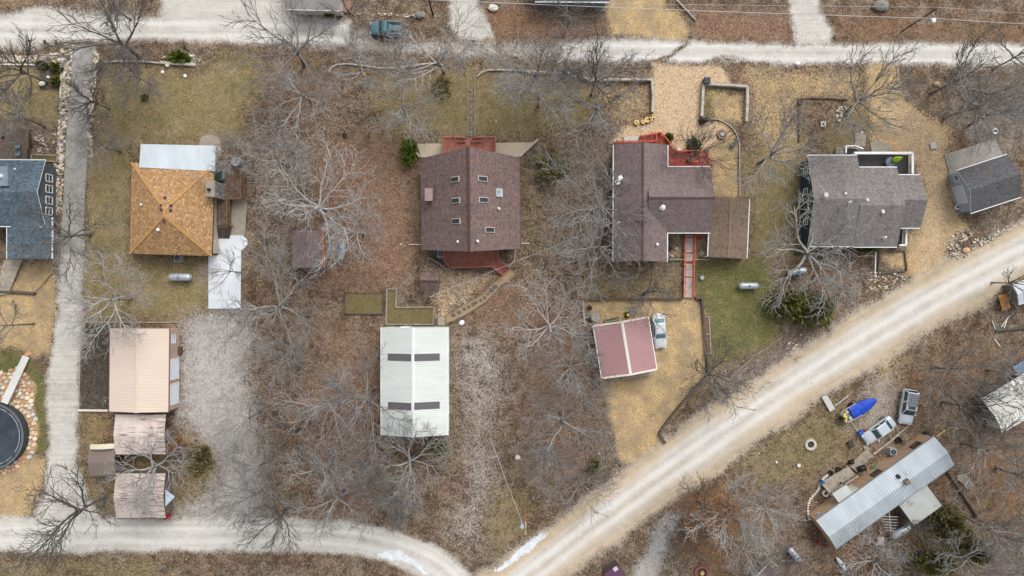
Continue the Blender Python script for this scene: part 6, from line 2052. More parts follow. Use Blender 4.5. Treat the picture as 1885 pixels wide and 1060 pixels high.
m = MB(); m.box((-h2_ * 1.04, 0, .75), (.32, .36, .75)); m.box((-h2_ * 1.06, 0, 1.2), (.42, .32, .32), taper=.8); link("outboard_motor", m.mesh("outboard_motor", BLACK), bt)
m = MB()
for s in (-1, 1):
    m.tube([(-h2_ * .9, s * .86, .98), (-.1, s * .88, .98)], .05, 6)
link("gunwale", m.mesh("gunwale", plain("tan_gunwale", (196, 168, 140), .6)), bt)
m = MB(); m.beam((-h2_, 0, .3), (h2_ * 1.25, 0, .34), .1, .1); m.beam((-h2_ * .2, -.8, .3), (-h2_ * .2, .8, .3), .1, .1); link("trailer_frame", m.mesh("trailer_frame", GALV), bt)
for s in (-1, 1):
    m = MB(); m.tube([(-h2_ * .2, s * .82, .3), (-h2_ * .2, s * 1.0, .3)], .3, 14); link("wheel", m.mesh("wheel", RUBBER), bt)

# flat trailer / plank ramp and pole by the road
tr_ = empty("plank_ramp", "pale slatted ramp lying by the diagonal road above the boat", "ramp", P(1525, 742))
a0, a1 = P(1512, 730, .3), P(1522, 726, .3); b0, b1 = P(1528, 758, .3), P(1537, 752, .3)
for i in range(5):
    t = (i + .5) / 5
    m = MB(); m.beam(a0.lerp(a1, t), b0.lerp(b1, t), .14, .06); m.build("slat", plain("bleached_boards", (196, 190, 182), .8), tr_)
m = MB(); m.beam(a0, a1, .1, .12); m.beam(b0, b1, .1, .12); m.build("end_bars", GALV, tr_)
def pole_item(label, p0, p1, r, m0, name="pole", cat="pole", z0=.06, z1=.06):
    m = MB(); m.tube([P(p0[0], p0[1], z0), P((p0[0] + p1[0]) / 2, (p0[1] + p1[1]) / 2, (z0 + z1) / 2 + .01), P(p1[0], p1[1], z1)], [r, r * .95, r * .9], 7)
    return tag(m.build(name, m0), label, cat)
WP = plain("bleached_pole", (206, 202, 194), .7)
pole_item("white pole lying beside the slatted ramp", (1537, 747), (1561, 729), .06, WP)
pole_item("thin pale pole on the ground between boat and plank walk", (1566, 776), (1598, 822), .05, LOGW)
pole_item("long pale timber lying along the silver car's lower side", (1664, 790), (1610, 836), .08, LOGW, "timber", "timber")
pole_item("yellow board sticking out past the mobile home's far end", (1724, 803), (1740, 792), .09, wood("yellow_board", (206, 168, 84)), "board", "board")
pole_item("long grey fallen trunk between the mobile home and the plank pile", (1744, 868), (1800, 952), .2, LOGD, "fallen_log", "log", .2, .2)
pole_item("grey fallen log at the right edge below the orange board", (1833, 609), (1890, 603), .2, LOGD, "fallen_log", "log", .2, .2)
for k, (q0, q1, lb) in enumerate((((1843, 602), (1858, 581), "white split rail above the fallen log, longer of the pair"), ((1848, 604), (1853, 590), "white split rail above the fallen log, shorter of the pair"),
                                  ((1826, 590), (1832, 606), "pale stick pointing at the fallen log's end"), ((1830, 624), (1841, 638), "white log piece below the fallen log"), ((1822, 596), (1820, 607), "orange stick on the grass left of the split rails"))):
    pole_item(lb, q0, q1, .09, WP if k < 4 else wood("orange_board", (176, 108, 58)), "split_rail", "rail")
pole_item("long pale utility pole lying at the tan gravel's upper corner", (1246, 0), (1281, 37), .13, wood("pale_pole", (172, 160, 144)), "felled_pole", "pole", .2, .14)
ob = empty("wood_panel", "orange plywood panel at the diagonal road's right end", "panel", P(1850, 556))
m = MB(); q = [P(a, b, .5) for a, b in ((1838, 544), (1853, 540), (1861, 566), (1846, 572))]
m.prism([(p.x, p.y) for p in q], .42, .5); m.build("sheet", wood("orange_plywood", (214, 140, 58)), ob)
m = MB()
for p in q:
    m.box((p.x * .998, p.y * .998, .2), (.1, .1, .42))
m.build("legs", LOGD, ob)
pole_item("narrow orange board beside the plywood panel", (1858, 541), (1871, 567), .09, MATS["orange_plywood"], "board", "board")

# ------------------------------------------------------------------ propane tanks
TANK = plain("silver_tank_paint", (178, 186, 192), .38, .35, var=.10, scale=1.6)
def tank(x, y, Lpx, ang, label, first=[None]):
    if first[0] is None:
        e = bpy.data.objects.new("propane_tank", None); COL.objects.link(e)
        m = MB(); r = .47; L = 2.9
        xs = [-L / 2, -L / 2 + .05, -L / 2 + .2, -L / 2 + .42, 0, L / 2 - .42, L / 2 - .2, L / 2 - .05, L / 2]
        rs = [.02, .2, .38, r, r, r, .38, .2, .02]
        m.tube([(q, 0, .78) for q in xs], rs, 18)
        link("shell", m.mesh("shell", TANK, smooth=True), e)
        m = MB(); m.cyl((0, 0, 1.2), .17, .16, 14); m.ball((0, 0, 1.36), (.18, .18, .07), 14, 4); link("dome_lid", m.mesh("dome_lid", plain("tank_dome", (120, 140, 160), .5)), e)
        for s in (-.85, .85):
            for y_ in (-.25, .25):
                m = MB(); m.box((s, y_, .2), (.18, .1, .42)); link("leg", m.mesh("leg", GALV), e)
        m = MB()
        for s in (-.55, .55):
            m.tube([(s, 0, 1.22), (s, 0, 1.33)], .04, 6)
        link("lifting_lugs", m.mesh("lifting_lugs", GALV), e)
        first[0] = e
    else:
        e = copy_tree(first[0])
    p = P(x, y, .9)
    k = Lpx * S / 2.9
    e.location = (p.x, p.y, -.02); e.rotation_euler = (0, 0, math.radians(ang)); e.scale = (k, max(k, .9), max(k, .9))
    tag(e, label, "propane tank", "propane tanks")
tank(331, 510, 43, 0, "silver propane tank below the golden-tan roof")
tank(629, 459, 41, 84, "silver propane tank standing under the pale tree by the dark shed")
tank(1379, 526, 38, 0, "silver propane tank on the green lawn beside the carport")
tank(1468, 500, 37, 12, "silver propane tank half hidden under the big pale tree")
tank(1660, 979, 40, 32, "blue-grey propane tank behind the mobile home")
tank(1463, 1022, 33, -50, "white propane tank at the lower edge left of the kayak")

# ------------------------------------------------------------------ small round and boxy things
def simple(name, label, cat, mb, m0, group=None, smooth=False):
    return tag(mb.build(name, m0, smooth=smooth), label, cat, group)

def ac_unit(label, x, y, s=.85, h=.8, z=.0):
    c = P(x, y, h); c.z = z
    e = empty("air_conditioner", label, "air conditioner", c)
    m = MB(); m.box(c + Vector((0, 0, h / 2)), (s, s, h)); m.build("casing", plain("ac_grey", (150, 164, 168), .5, var=.1), e)
    m = MB(); m.ring(c, s * .12, s * .4, h + .0, h + .03, 18); m.build("fan_guard", BLACK, e)
    m = MB()
    for k in range(4):
        m.box(c + Vector((0, 0, h + .045)), (s * .8, .03, .02), rz=k * math.pi / 4)
    m.build("fan_grille", GALV, e)
    m = MB(); m.box(c + Vector((0, 0, .04)), (s * 1.25, s * 1.25, .08)); m.build("pad", CONC2, e)
ac_unit("air-conditioning unit under the skylight house's lower eave", 811, 467)
ac_unit("air-conditioning unit between the twiggy trees beside the plum roof", 1116, 409, .95)
ac_unit("air-conditioning unit below the golden-tan roof's lower edge", 326, 475)
ac_unit("square air-conditioning unit in front of the mobile home", 1645, 832)

def tyre(label, x, y, R=.33, w=.22, m0=None, z=0):
    c = P(x, y, .2); c.z = z
    m = MB(); m.ring(c, R * .55, R, 0.0, w, 20)
    simple("tyre", label, "tyre", m, m0 or RUBBER, "old tyres")
tyre("white-painted tyre lying behind the charcoal shed's pad", 1833, 241, .38, .2, WHITE)
tyre("white tyre planter beside the mobile home's porch roof", 1520, 908, .46, .3, OFFW)
tyre("white tyre ring at the charcoal shed's lower front corner", 1763, 381, .34, .2, WHITE)
tyre("black tyre planter by the mobile home's deck, nearer the plank walk", 1544, 864, .36, .3)
tyre("black tyre planter by the mobile home's deck, nearer the stone row", 1529, 871, .36, .3)
tyre("dark tyre standing beside the mobile home's skirting", 1654, 810, .42, .3)
tyre("pale ring lying in the plum house's small court", 1293, 466, .3, .12, OFFW)
tyre("dark ring lying on the bare slope", 634, 249, .3, .12)

def disc(name, label, cat, x, y, r, h, m0, z=0.0, sides=18, r2=None, group=None):
    c = P(x, y, z + h); c.z = z
    m = MB(); m.cyl(c, r, h, sides, r2=r2)
    return simple(name, label, cat, m, m0, group)
ROUNDM = wood("fresh_cut_wood", (222, 182, 116))
RND = [(1172, 225, .36, "by itself nearest the vase-shaped tree"), (1184, 224, .3, "second from the vase-shaped tree"), (1192, 220, .4, "largest, in the middle of the row"),
       (1198, 219, .32, "just right of the largest"), (1204, 213, .3, "at the retaining wall's end"), (1206, 243, .28, "first of three against the red deck"),
       (1213, 242, .28, "second of three against the red deck"), (1221, 248, .26, "third of three, next to the small round shrub")]
for x, y, r, w_ in RND:
    c = P(x, y, .35); c.z = 0
    e = empty("log_round", "sawn log round, " + w_, "log round", c, "sawn log rounds")
    m = MB(); m.tube([c, c + Vector((0, 0, .18)), c + Vector((0, 0, .36))], [r * 1.04, r * .97, r], 14, cap=False); m.build("bark", TRUNKB, e)
    m = MB(); m.cyl(c + Vector((0, 0, .3)), r * .96, .055, 14); m.build("cut_face", ROUNDM, e)
    m = MB(); m.cyl(c + Vector((0, 0, .355)), r * .45, .006, 12); m.build("heartwood", wood("heartwood", (168, 116, 66)), e)

def bucket(label, x, y, r_, h_, m0):
    c = P(x, y, h_); c.z = 0
    e = empty("bucket", label, "bucket", c)
    m = MB(); m.tube([c, c + Vector((0, 0, h_))], [r_ * .78, r_], 14, cap=False); m.tube([c + Vector((0, 0, .02)), c + Vector((0, 0, .03))], r_ * .78, 14); m.build("pail", m0, e)
    m = MB(); m.ring(c, r_ * .95, r_ * 1.08, h_ - .03, h_ + .01, 14); m.build("rim", m0, e)
    m = MB(); m.tube([c + Vector((-r_, 0, h_)), c + Vector((-r_ * .6, .05, h_ + .12)), c + Vector((r_ * .6, .05, h_ + .12)), c + Vector((r_, 0, h_))], .012, 5); m.build("handle", GALV, e)
def fire_ring(label, x, y, r, n, sm, group=None):
    c = P(x, y, .1); c.z = 0
    e = empty("fire_ring", label, "fire pit", c)
    for k in range(n):
        a = 2 * math.pi * k / n
        m = MB(); m.box(c + Vector((r * math.cos(a), r * math.sin(a), .14)), (.30 * r / .55, 5.2 * r / n, .30), rz=a, taper=.85); m.build("stone", sm, e)
    m = MB(); m.cyl(c + Vector((0, 0, -.02)), r * .86, .06, 18); m.build("ash_bed", plain("ash", (70, 64, 60), .95, var=.3, scale=6), e)
    return e, c
PINKST = plain("pink_block", (164, 128, 120), .9, var=.15, scale=4)
e, c = fire_ring("round pink-block fire pit on the plum house's gravel patio", 1329, 247, .55, 14, PINKST)
m = MB(); m.cyl(c, .26, .3, 14); m.ring(c, .16, .3, .28, .34, 14); m.build("grate", plain("grate_steel", (150, 150, 148), .5, .5), e)
fire_ring("pale stone fire ring on the mobile home's lawn", 1492, 818, .62, 14, plain("white_stone", (206, 200, 186), .9, var=.12, scale=4))
fire_ring("brick-ringed fire pit at the lower edge near the mauve roof", 1292, 1054, .85, 18, plain("red_ring_brick", (156, 92, 82), .9, var=.15, scale=4))
e = empty("firewood", "heap of pale split firewood inside the brick-ringed fire pit", "firewood", P(1292, 1054))
for k in range(5):
    a = k * 1.1; c = P(1292, 1054)
    m = MB(); m.beam(c + Vector((.35 * math.cos(a), .35 * math.sin(a), .16)), c + Vector((-.2 * math.cos(a + .3), -.3 * math.sin(a), .2)), .09, .08)
    m.build("split_log", ROUNDM, e)

def covered_grill(label, x, y, s=.6, h=1.0, m0=None, rz=0.3):
    c = P(x, y, h); c.z = 0
    e = empty("grill", label, "grill", c)
    m = MB(); m.box(c + Vector((0, 0, h * .36)), (s * 1.5, s, h * .72), rz=rz, taper=.92); m.build("cover", m0 or BLACK, e)
    m = MB(); m.ball(c + Vector((0, 0, h * .74)), (s * .68, s * .48, h * .26), 12, 6); m.build("lid", m0 or BLACK, e)
    m = MB(); m.box(c + Vector((s * .3, -s * .55, h * .7)), (s * .6, .05, .06), rz=rz); m.build("handle", GALV, e)
covered_grill("black covered grill at the timber wall's end by the gravel patio", 1298, 220, .7, 1.1)
covered_grill("black grill on the tan house's wooden deck", 436, 348, .7, 1.1)
covered_grill("black kettle grill on the blue house's wooden deck", 4, 252, .5, .9)
covered_grill("dark covered grill between plank walk and mobile home", 1590, 864, .75, 1.0)
covered_grill("small dark grill beside the plank walk's upper side", 1570, 852, .45, .7)

def bin_(label, x, y, sx, sy, h, m0, rz=0.0, name="bin", cat="bin", lid=None):
    c = P(x, y, h); c.z = 0
    e = empty(name, label, cat, c)
    m = MB(); m.box(c + Vector((0, 0, h / 2)), (sx, sy, h), rz=rz, taper=1.08); m.build("body", m0, e)
    m = MB(); m.box(c + Vector((0, 0, h + .03)), (sx * 1.14, sy * 1.14, .07), rz=rz, taper=.9); m.build("lid", lid or m0, e)
DKB = plain("blue_black_plastic", (44, 54, 62), .5)
bin_("dark wheeled bin behind the timber wall by the stony drive", 1302, 148, .75, .75, 1.05, DKB)
bin_("dark bin at the mobile home's far end wall", 1709, 801, .55, .55, 1.0, DKB, .5)
bin_("blue storage box at the silver car's front", 1586, 797, .6, .55, .45, plain("bright_blue_plastic", (34, 92, 190), .45), .5, "storage_box", "box")
bin_("orange box beside the silver car's bonnet", 1595, 792, .4, .3, .35, plain("orange_plastic", (214, 88, 44), .5), .5, "storage_box", "box")
bin_("small blue tub on the weathered deck", 1516, 888, .32, .32, .9, plain("bright_blue_plastic", (34, 92, 190), .45), .5, "tub", "tub")
bin_("pale square cover on the gravel drive above the charcoal shed", 1718, 268, .75, .75, .14, plain("pale_grey_lid", (186, 186, 182), .8), .15, "utility_cover", "cover")
bin_("dark wooden box on the peach garage's door side", 331, 645, .35, .95, .5, plain("brown_box", (92, 66, 54), .8), 0, "box", "box")
bin_("white box near the tan deck's house wall", 392, 398, .45, .9, .9, plain("pale_panel", (176, 196, 206), .6), 0, "wall_box", "box")
bin_("dark box on the tan house's deck by the steps", 408, 395, .45, .3, .35, DKB, 0, "box", "box")
bc_ = P(1086, 567, .85); bc_.z = 0
e = empty("barrel", "red-rimmed dark barrel at the gravel parking's upper left corner", "barrel", bc_)
m = MB(); m.tube([bc_, bc_ + Vector((0, 0, .42)), bc_ + Vector((0, 0, .85))], [.31, .35, .32], 16); m.build("staves", plain("dark_red_barrel", (128, 32, 38), .5), e)
m = MB(); m.cyl(bc_ + Vector((.03, 0, .84)), .26, .04, 14); m.build("lid", BLACK, e)
disc("planter_pot", "brown round pot beside the octagonal table", "pot", 1083, 584, .34, .5, plain("brown_pot", (84, 66, 58), .8), r2=.3)
disc("well_cap", "grey round well cap on the lawn by the plank walkway", "well cap", 1293, 511, .34, .45, plain("grey_green_cap", (158, 162, 158), .6), r2=.28)
c = P(434, 297, 1.9); c.z = 1.15
e = empty("round_table", "round metal mesh table on the tan house's wooden deck", "table", c)
m = MB(); m.cyl(c + Vector((0, 0, .72)), .6, .04, 22); m.ring(c, .56, .62, .70, .77, 22); m.build("table_top", plain("mesh_steel", (160, 166, 170), .5, .3, var=.2, scale=8), e)
for k in range(3):
    q = k * 2.09; m = MB(); m.tube([c + Vector((.5 * math.cos(q), .5 * math.sin(q), 0)), c + Vector((.12 * math.cos(q), .12 * math.sin(q), .72))], .025, 6); m.build("leg", GALV, e)
disc("flower_pot", "grey round pot in the bright red deck's corner", "pot", 1269, 293, .26, .4, plain("grey_pot", (92, 88, 84), .8), z=.75, r2=.3)
disc("stepping_disc", "pale stone disc in the planting bed by the bright red deck", "stone", 1250, 275, .25, .06, OFFW)
disc("lawn_marker", "white disc at the upper log wall", "marker", 307.5, 119, .26, .3, OFFW)
disc("lawn_marker", "white disc on the lawn right of the log wall", "marker", 340.6, 139, .22, .1, WHITE)
disc("lawn_marker", "small white stone lump on the lawn below the log wall", "marker", 298, 132, .25, .14, WHITE, r2=.15)
disc("meter_cap", "small pale cap on the bare slope right of the upright tank", "cap", 737, 449, .12, .2, plain("pale_teal", (150, 196, 196), .6))
disc("clay_disc", "pinkish disc on the lawn beside the stepping-stone path", "stone", 913, 223, .2, .05, plain("clay", (196, 140, 112), .9))
disc("blue_lid", "small blue lid on the grass above the utility pole", "lid", 982, 917, .16, .06, plain("dusty_blue", (120, 140, 178), .6))
disc("white_post_cap", "white capped post beside the twiggy tree's bank", "post", 1103, 835, .16, .5, plain("pale_post", (150, 156, 160), .6))
disc("drain_cap", "round white cap in the bed above the dark deck", "cap", 1587, 243, .16, .1, WHITE)

# octagonal table, yellow mower, planters beside the red garage
oc = P(1097, 584, .75)
e = empty("octagonal_table", "grey octagonal table at the rose-red garage's upper left corner", "table", (oc.x, oc.y, 0))
m = MB(); pts = [(oc.x + .62 * math.cos(k * math.pi / 4 + .39), oc.y + .62 * math.sin(k * math.pi / 4 + .39)) for k in range(8)]
m.prism(pts, .70, .76); m.build("table_top", plain("grey_table", (154, 152, 148), .8, var=.15, scale=2), e)
m = MB(); m.cyl((oc.x, oc.y, 0), .1, .7, 8); m.cyl((oc.x, oc.y, 0), .35, .06, 10); m.build("pedestal", BRD, e)
mc = P(1155, 580, .5); mc.z = 0
e = empty("lawn_mower", "black and yellow mower behind the rose-red garage", "mower", mc)
m = MB(); m.box(mc + Vector((0, 0, .28)), (.55, .7, .22), taper=.9); m.build("deck", BLACK, e)
m = MB(); m.ball(mc + Vector((.06, 0, .48)), (.2, .22, .14), 10, 6); m.build("engine_cover", YEL, e)
for sx in (-.27, .27):
    for sy in (-.28, .28):
        m = MB(); m.tube([mc + Vector((sx - .03, sy, .12)), mc + Vector((sx + .03, sy, .12))], .12, 10); m.build("wheel", RUBBER, e)
m = MB(); m.tube([mc + Vector((-.2, .3, .35)), mc + Vector((-.2, 1.0, .9)), mc + Vector((.2, 1.0, .9)), mc + Vector((.2, .3, .35))], .02, 5); m.build("handle", DARK, e)
m = MB(); q = P(1165, 575, .02); m.cyl(q, .55, .04, 20)
simple("stone_slab", "round grey slab behind the rose-red garage", "slab", m, STONE)
def planter(label, px, h, m0, soil=True, courses=None, plants=None):
    pts = [P(a, b, h) for a, b in px]
    c = sum(pts, Vector((0, 0, 0))) / len(pts)
    e = empty("planter_bed", label, "planter bed", (c.x, c.y, 0))
    n = len(pts)
    for i in range(n):
        a, b = pts[i], pts[(i + 1) % n]
        d = (b - a).normalized() * .07
        m = MB(); m.beam(Vector((a.x, a.y, h / 2)) - d * (i % 2), Vector((b.x, b.y, h / 2)) + d * (i % 2), .14, h); m.build("edge_board", m0, e)
    if soil:
        m = MB(); m.prism([(p.x, p.y) for p in pts], 0, h * .7); m.build("soil", soil if soil is not True else plain("bed_soil", (104, 92, 58), .95, var=.25, scale=2.5), e)
    return e
OLIVE = plain("bed_grass", (112, 98, 60), .95, var=.22, scale=3)
LEAFY = plain("bed_leaves", (126, 92, 72), .95, var=.3, scale=5)
planter("rectangular log-edged bed of dry grass above the white barn", [(635, 539), (704, 540), (703, 578), (635, 577)], .25, LOGD, OLIVE)
planter("long narrow planter beside the gravel parking, nearer the walkway", [(1295, 583), (1305, 583), (1307, 615), (1297, 616)], .45, BRD, LEAFY)
planter("long narrow planter beside the gravel parking, nearer the diagonal road", [(1297, 616), (1307, 615), (1309, 650), (1299, 651)], .4, BRD, LEAFY)
planter("flower box against the rose-red garage's upper edge", [(1113, 588), (1139, 583), (1140, 588), (1115, 593)], .35, BRD, plain("bed_green", (86, 104, 44), .95, var=.25, scale=5))
planter("timber-edged bed below the grey-brown house's porch", [(1617, 504), (1670, 498), (1666, 462), (1620, 462)], .2, LOGD, None)
planter("small pale timber box beside the blue house's upper gable", [(57, 284), (105, 286), (104, 297), (57, 295)], .3, BRD, plain("bed_soil", (104, 92, 58), .95, var=.25, scale=2.5))
planter("tiny square box at the tan grass plot's corner", [(1472, 184), (1478, 184), (1478, 191), (1472, 191)], .4, LOGD, LEAFY)
planter("tiny green box on the plot left of the stone ring", [(1513, 224), (1519, 224), (1519, 232), (1513, 232)], .3, OFFW, plain("bed_green", (86, 104, 44), .95, var=.25, scale=5))
# L-shaped bed
Lp = [(712, 532), (730, 532), (729, 566), (799, 565), (797, 597), (711, 597)]
pts = [P(a, b, .2) for a, b in Lp]
e = empty("planter_bed", "L-shaped log-edged bed against the white barn's upper end", "planter bed", (P(740, 580).x, P(740, 580).y, 0))
for i in range(6):
    a, b = pts[i], pts[(i + 1) % 6]; m = MB(); m.beam(Vector((a.x, a.y, .14)), Vector((b.x, b.y, .14)), .2, .26 + .01 * (i % 2)); m.build("log", LOGM, e)
m = MB(); m.prism([(p.x, p.y) for p in pts], 0, .12); m.build("soil", OLIVE, e)

# ------------------------------------------------------------------ timber edging and retaining walls
log_line("log_edging", "curved pale log edging along the leafy upper road", smooth_line([(606, 133), (612, 123), (635, 118), (668, 121), (700, 126), (740, 124), (775, 119), (808, 116)], 2), .13, LOGW, 2.2, "log edging", square=False)
log_line("log_edging", "log edging from the path steps to the white post", [(878, 142), (886, 134), (900, 129), (950, 130), (1000, 133), (1046, 136), (1068, 143)], .13, LOGW, 2.4, "log edging", square=False)
log_line("retaining_wall", "L-shaped timber retaining wall ending at the sawn log rounds", [(1072, 144), (1090, 149), (1130, 148), (1199, 148), (1201, 178), (1200, 208)], .16, LOGW, 2.4, "retaining wall", courses=2)
log_line("retaining_wall", "U-shaped timber wall around the sunken tan plot", [(1290, 216), (1293, 156), (1334, 158), (1374, 161), (1373, 195), (1372, 225)], .17, LOGW, 2.4, "retaining wall", courses=2)
log_line("retaining_wall", "timber wall along the upper edge of the gravel parking", [(1075, 551), (1150, 549), (1220, 549), (1256, 549)], .13, LOGD, 2.4, "retaining wall", courses=2)
log_line("retaining_wall", "timber wall down the lawn side of the gravel parking", [(1279, 548), (1291, 548), (1296, 610), (1303, 685)], .13, LOGD, 2.4, "retaining wall", courses=2)
log_line("retaining_wall", "slanting timber wall at the gravel parking's lower side", [(1299, 692), (1260, 735), (1235, 765), (1213, 796), (1224, 815)], .13, LOGD, 2.4, "retaining wall", courses=2)
log_line("retaining_wall", "short timber edge at the gravel parking's left top corner", [(1074, 552), (1074, 575), (1078, 600)], .13, LOGW, 1.8, "retaining wall")
log_line("timber_curb", "short dark timber at the gravel entrance near the road", [(1134, 842), (1143, 858)], .14, LOGD, 2.4, "timber")
log_line("timber_curb", "long dry log lying along the upper bank of the diagonal road", [(1312, 725), (1345, 695), (1385, 658), (1440, 620)], .1, LOGM, 3.0, "log", square=False)
log_line("log_wall", "upper lawn's weathered log wall, from the drive to the juniper", [(200, 114), (230, 113), (262, 113), (295, 117)], .14, LOGW, 2.2, "log wall", square=False)
log_line("log_wall", "upper lawn's squared timber below the juniper", [(297, 116), (330, 118), (361, 120)], .18, LOGW, 4.0, "log wall")
log_line("fence_line", "low log border above the tan plot left of the forked tree", [(1469, 182), (1500, 181), (1535, 182), (1560, 184)], .12, LOGD, 2.4, "log border", square=False)
log_line("fence_line", "dark log border down the tan plot's left side", [(1469, 182), (1470, 215), (1471, 262)], .12, LOGD, 2.4, "log border", square=False)
log_line("path_edging", "timber edging on the stepping-stone path's left side", [(861, 158), (861, 205), (861, 252)], .07, LOGM, 2.2, "path edging")
log_line("path_edging", "timber edging on the stepping-stone path's right side", [(874, 158), (874, 205), (874, 252)], .07, LOGM, 2.2, "path edging")
log_line("path_edging", "timber edging on the lower garden path's barn side", [(824, 594), (860, 577), (893, 556), (925, 522), (940, 514), (948, 504), (938, 494)], .06, LOGM, 2.0, "path edging")
log_line("path_edging", "timber edging on the lower garden path's house side", [(820, 583), (856, 560), (888, 543), (912, 518)], .06, LOGM, 2.0, "path edging")
log_line("bed_edging", "slanting timber edging from the skylight house to the deck corner", [(790, 474), (811, 487), (833, 502)], .05, LOGW, 2.0, "edging")
log_line("bed_edging", "timber edging from the skylight house down to the shingled shed", [(790, 474), (783, 496)], .05, LOGW, 2.0, "edging")
log_line("bed_edging", "pale edging along the concrete apron's corner by the stairs", [(949, 460), (947, 478), (938, 492)], .05, LOGW, 2.0, "edging")
log_line("curb", "long timber running beside the mobile home's yard path", [(1668, 786), (1640, 812), (1606, 836)], .06, LOGW, 2.4, "timber")
log_line("curb", "white timber edging of the dark bed left of the concrete drive", [(-20, 119), (40, 119), (112, 120)], .09, OFFW, 2.4, "edging")
log_line("curb", "upright white edging of the dark bed along the stone border", [(113, 121), (113, 150), (112, 178)], .09, OFFW, 2.4, "edging")
log_line("patio_edging", "curved concrete edging around the plum house's gravel patio", smooth_line([(1307, 219), (1322, 220), (1338, 228), (1352, 241), (1360, 262), (1361, 300), (1361, 362)], 3), .09, CONC2, 1.6, "edging")
log_line("yard_fence", "low rail border along the peach garage's fenced yard, upper side", [(149, 593), (238, 593), (327, 593)], .07, BRD, 3.0, "rail")
log_line("yard_fence", "white rail at the fenced yard's lower side", [(145, 755), (200, 755)], .13, OFFW, 4.2, "rail")
log_line("yard_fence", "thin rail down the fenced yard's drive side", [(149, 594), (147, 675), (145, 755)], .05, LOGW, 4.0, "rail")
log_line("court_fence", "rail across the plum house's small court", [(1231, 478), (1258, 478)], .06, LOGW, 2.0, "rail", courses=3)
log_line("court_fence", "rail between walkway and carport across the court", [(1277, 478), (1303, 478)], .06, LOGW, 2.0, "rail", courses=3)
log_line("side_rail", "white pole lying along the timber-edged bed below the porch", [(1612, 458), (1610, 505)], .06, WHITE, 4.0, "pole")

# paths of stepping stones
def stones_path(label, name, px, m0, size):
    c = P(*px[0][:2])
    e = empty(name, label, "stepping stones", (c.x, c.y, 0))
    r = random.Random(len(px))
    for x, y in px:
        q = P(x, y); n = r.randint(5, 7); s = size * r.uniform(.75, 1.25); a0 = r.uniform(0, 6)
        pts = [(q.x + s * r.uniform(.75, 1.1) * math.cos(a0 + k * 6.283 / n), q.y + s * r.uniform(.6, 1.0) * math.sin(a0 + k * 6.283 / n)) for k in range(n)]
        m = MB(); m.prism(pts, -.02, .06 + r.uniform(0, .02), inset=.06); m.build("stone", m0, e)
DKST = plain("dark_flagstone", (102, 98, 92), .9, var=.22, scale=2.5)
stones_path("line of flagstones in the straight path above the red deck", "stepping_stones", [(867.5, y) for y in (166, 183, 197, 208, 222, 229, 236, 243, 249)], STONE, .3)
m = MB()
sp = [(911, 528), (904, 534), (898, 541), (892, 548), (885, 553), (876, 557), (871, 560), (863, 565), (855, 569), (845, 575), (835, 580)]
zone_path = [(820, 584), (856, 561), (888, 544), (914, 517), (936, 495), (948, 504), (925, 523), (893, 557), (860, 578), (824, 595)]
m.prism([(P(a, b).x, P(a, b).y) for a, b in zone_path[:5] + zone_path[5:]], -.06, .015)
o = m.build("garden_path", plain("tan_path_gravel", (166, 138, 98), .95, var=.16, scale=9)); o["kind"] = "structure"
stones_path("dark flagstones curving along the lower garden path", "stepping_stones", sp, DKST, .36)
bin_("grey square step at the lower garden path's barn end", 812, 591, .85, 1.0, .12, CONC2, 0, "step", "step")

# ------------------------------------------------------------------ rock borders and piles
def rocks_mat(key):
    t = NT("mixed_field_stones"); p = t.pos(); c = t.val(t.voro(p, 2.3)); n = t.noise(p, 9.0, 3.0)
    col = t.ramp(c[0], [(0, lin(120, 112, 102)), (.3, lin(176, 158, 132)), (.5, lin(206, 190, 164)), (.75, lin(222, 212, 196)), (.9, lin(206, 164, 100)), (1, lin(168, 152, 136))], 'CONSTANT')
    return t.color(t.mix(.25, col, t.ramp(n, [(.3, lin(120, 108, 94)), (.7, lin(230, 220, 204))])))
ROCKM = mat("mixed_field_stones", rocks_mat)
def rock_strip(label, poly, n, smin, smax, seed, name="stone_border"):
    r = random.Random(seed); m = MB(); w = [P(a, b) for a, b in poly]
    x0, x1 = min(p.x for p in w), max(p.x for p in w); y0, y1 = min(p.y for p in w), max(p.y for p in w)
    k = 0; tries = 0; pp = [(p.x, p.y) for p in w]
    while k < n and tries < n * 40:
        tries += 1
        x, y = r.uniform(x0, x1), r.uniform(y0, y1)
        if not inside(pp, x, y):
            continue
        s = r.uniform(smin, smax)
        m.ball((x, y, s * .25), (s, s * r.uniform(.6, 1), s * .6), 6, 4, jitter=.22, rr=r); k += 1
    o = m.build(name, ROCKM); o["kind"] = "stuff"
    tag(o, label, "stones")
    return o
rock_strip("stone border along the concrete drive's house side", [(114, 86), (134, 82), (131, 130), (124, 200), (118, 296), (104, 300), (108, 250), (112, 180)], 620, .12, .26, 1)
rock_strip("stone border along the concrete drive's lawn side", [(173, 95), (182, 98), (180, 130), (174, 180), (168, 240), (170, 288), (161, 290), (162, 240), (166, 180), (169, 130)], 330, .10, .24, 2)
rock_strip("stone border at the left edge below the upper road", [(-20, 101), (60, 104), (112, 98), (112, 116), (60, 115), (-20, 115)], 330, .12, .28, 3)
rock_strip("stone border beside the blue house's gable", [(99, 296), (117, 296), (114, 390), (100, 400)], 260, .10, .22, 4)
rock_strip("pale rock pile below the charcoal shed", [(1748, 440), (1760, 425), (1785, 422), (1790, 436), (1770, 445), (1765, 475), (1748, 472), (1744, 455)], 110, .10, .22, 5, "rock_pile")
rock_strip("yellowish rock pile at the tan drive's road corner", [(1602, 500), (1640, 506), (1655, 500), (1672, 512), (1640, 525), (1618, 545), (1600, 532)], 90, .09, .2, 6, "rock_pile")
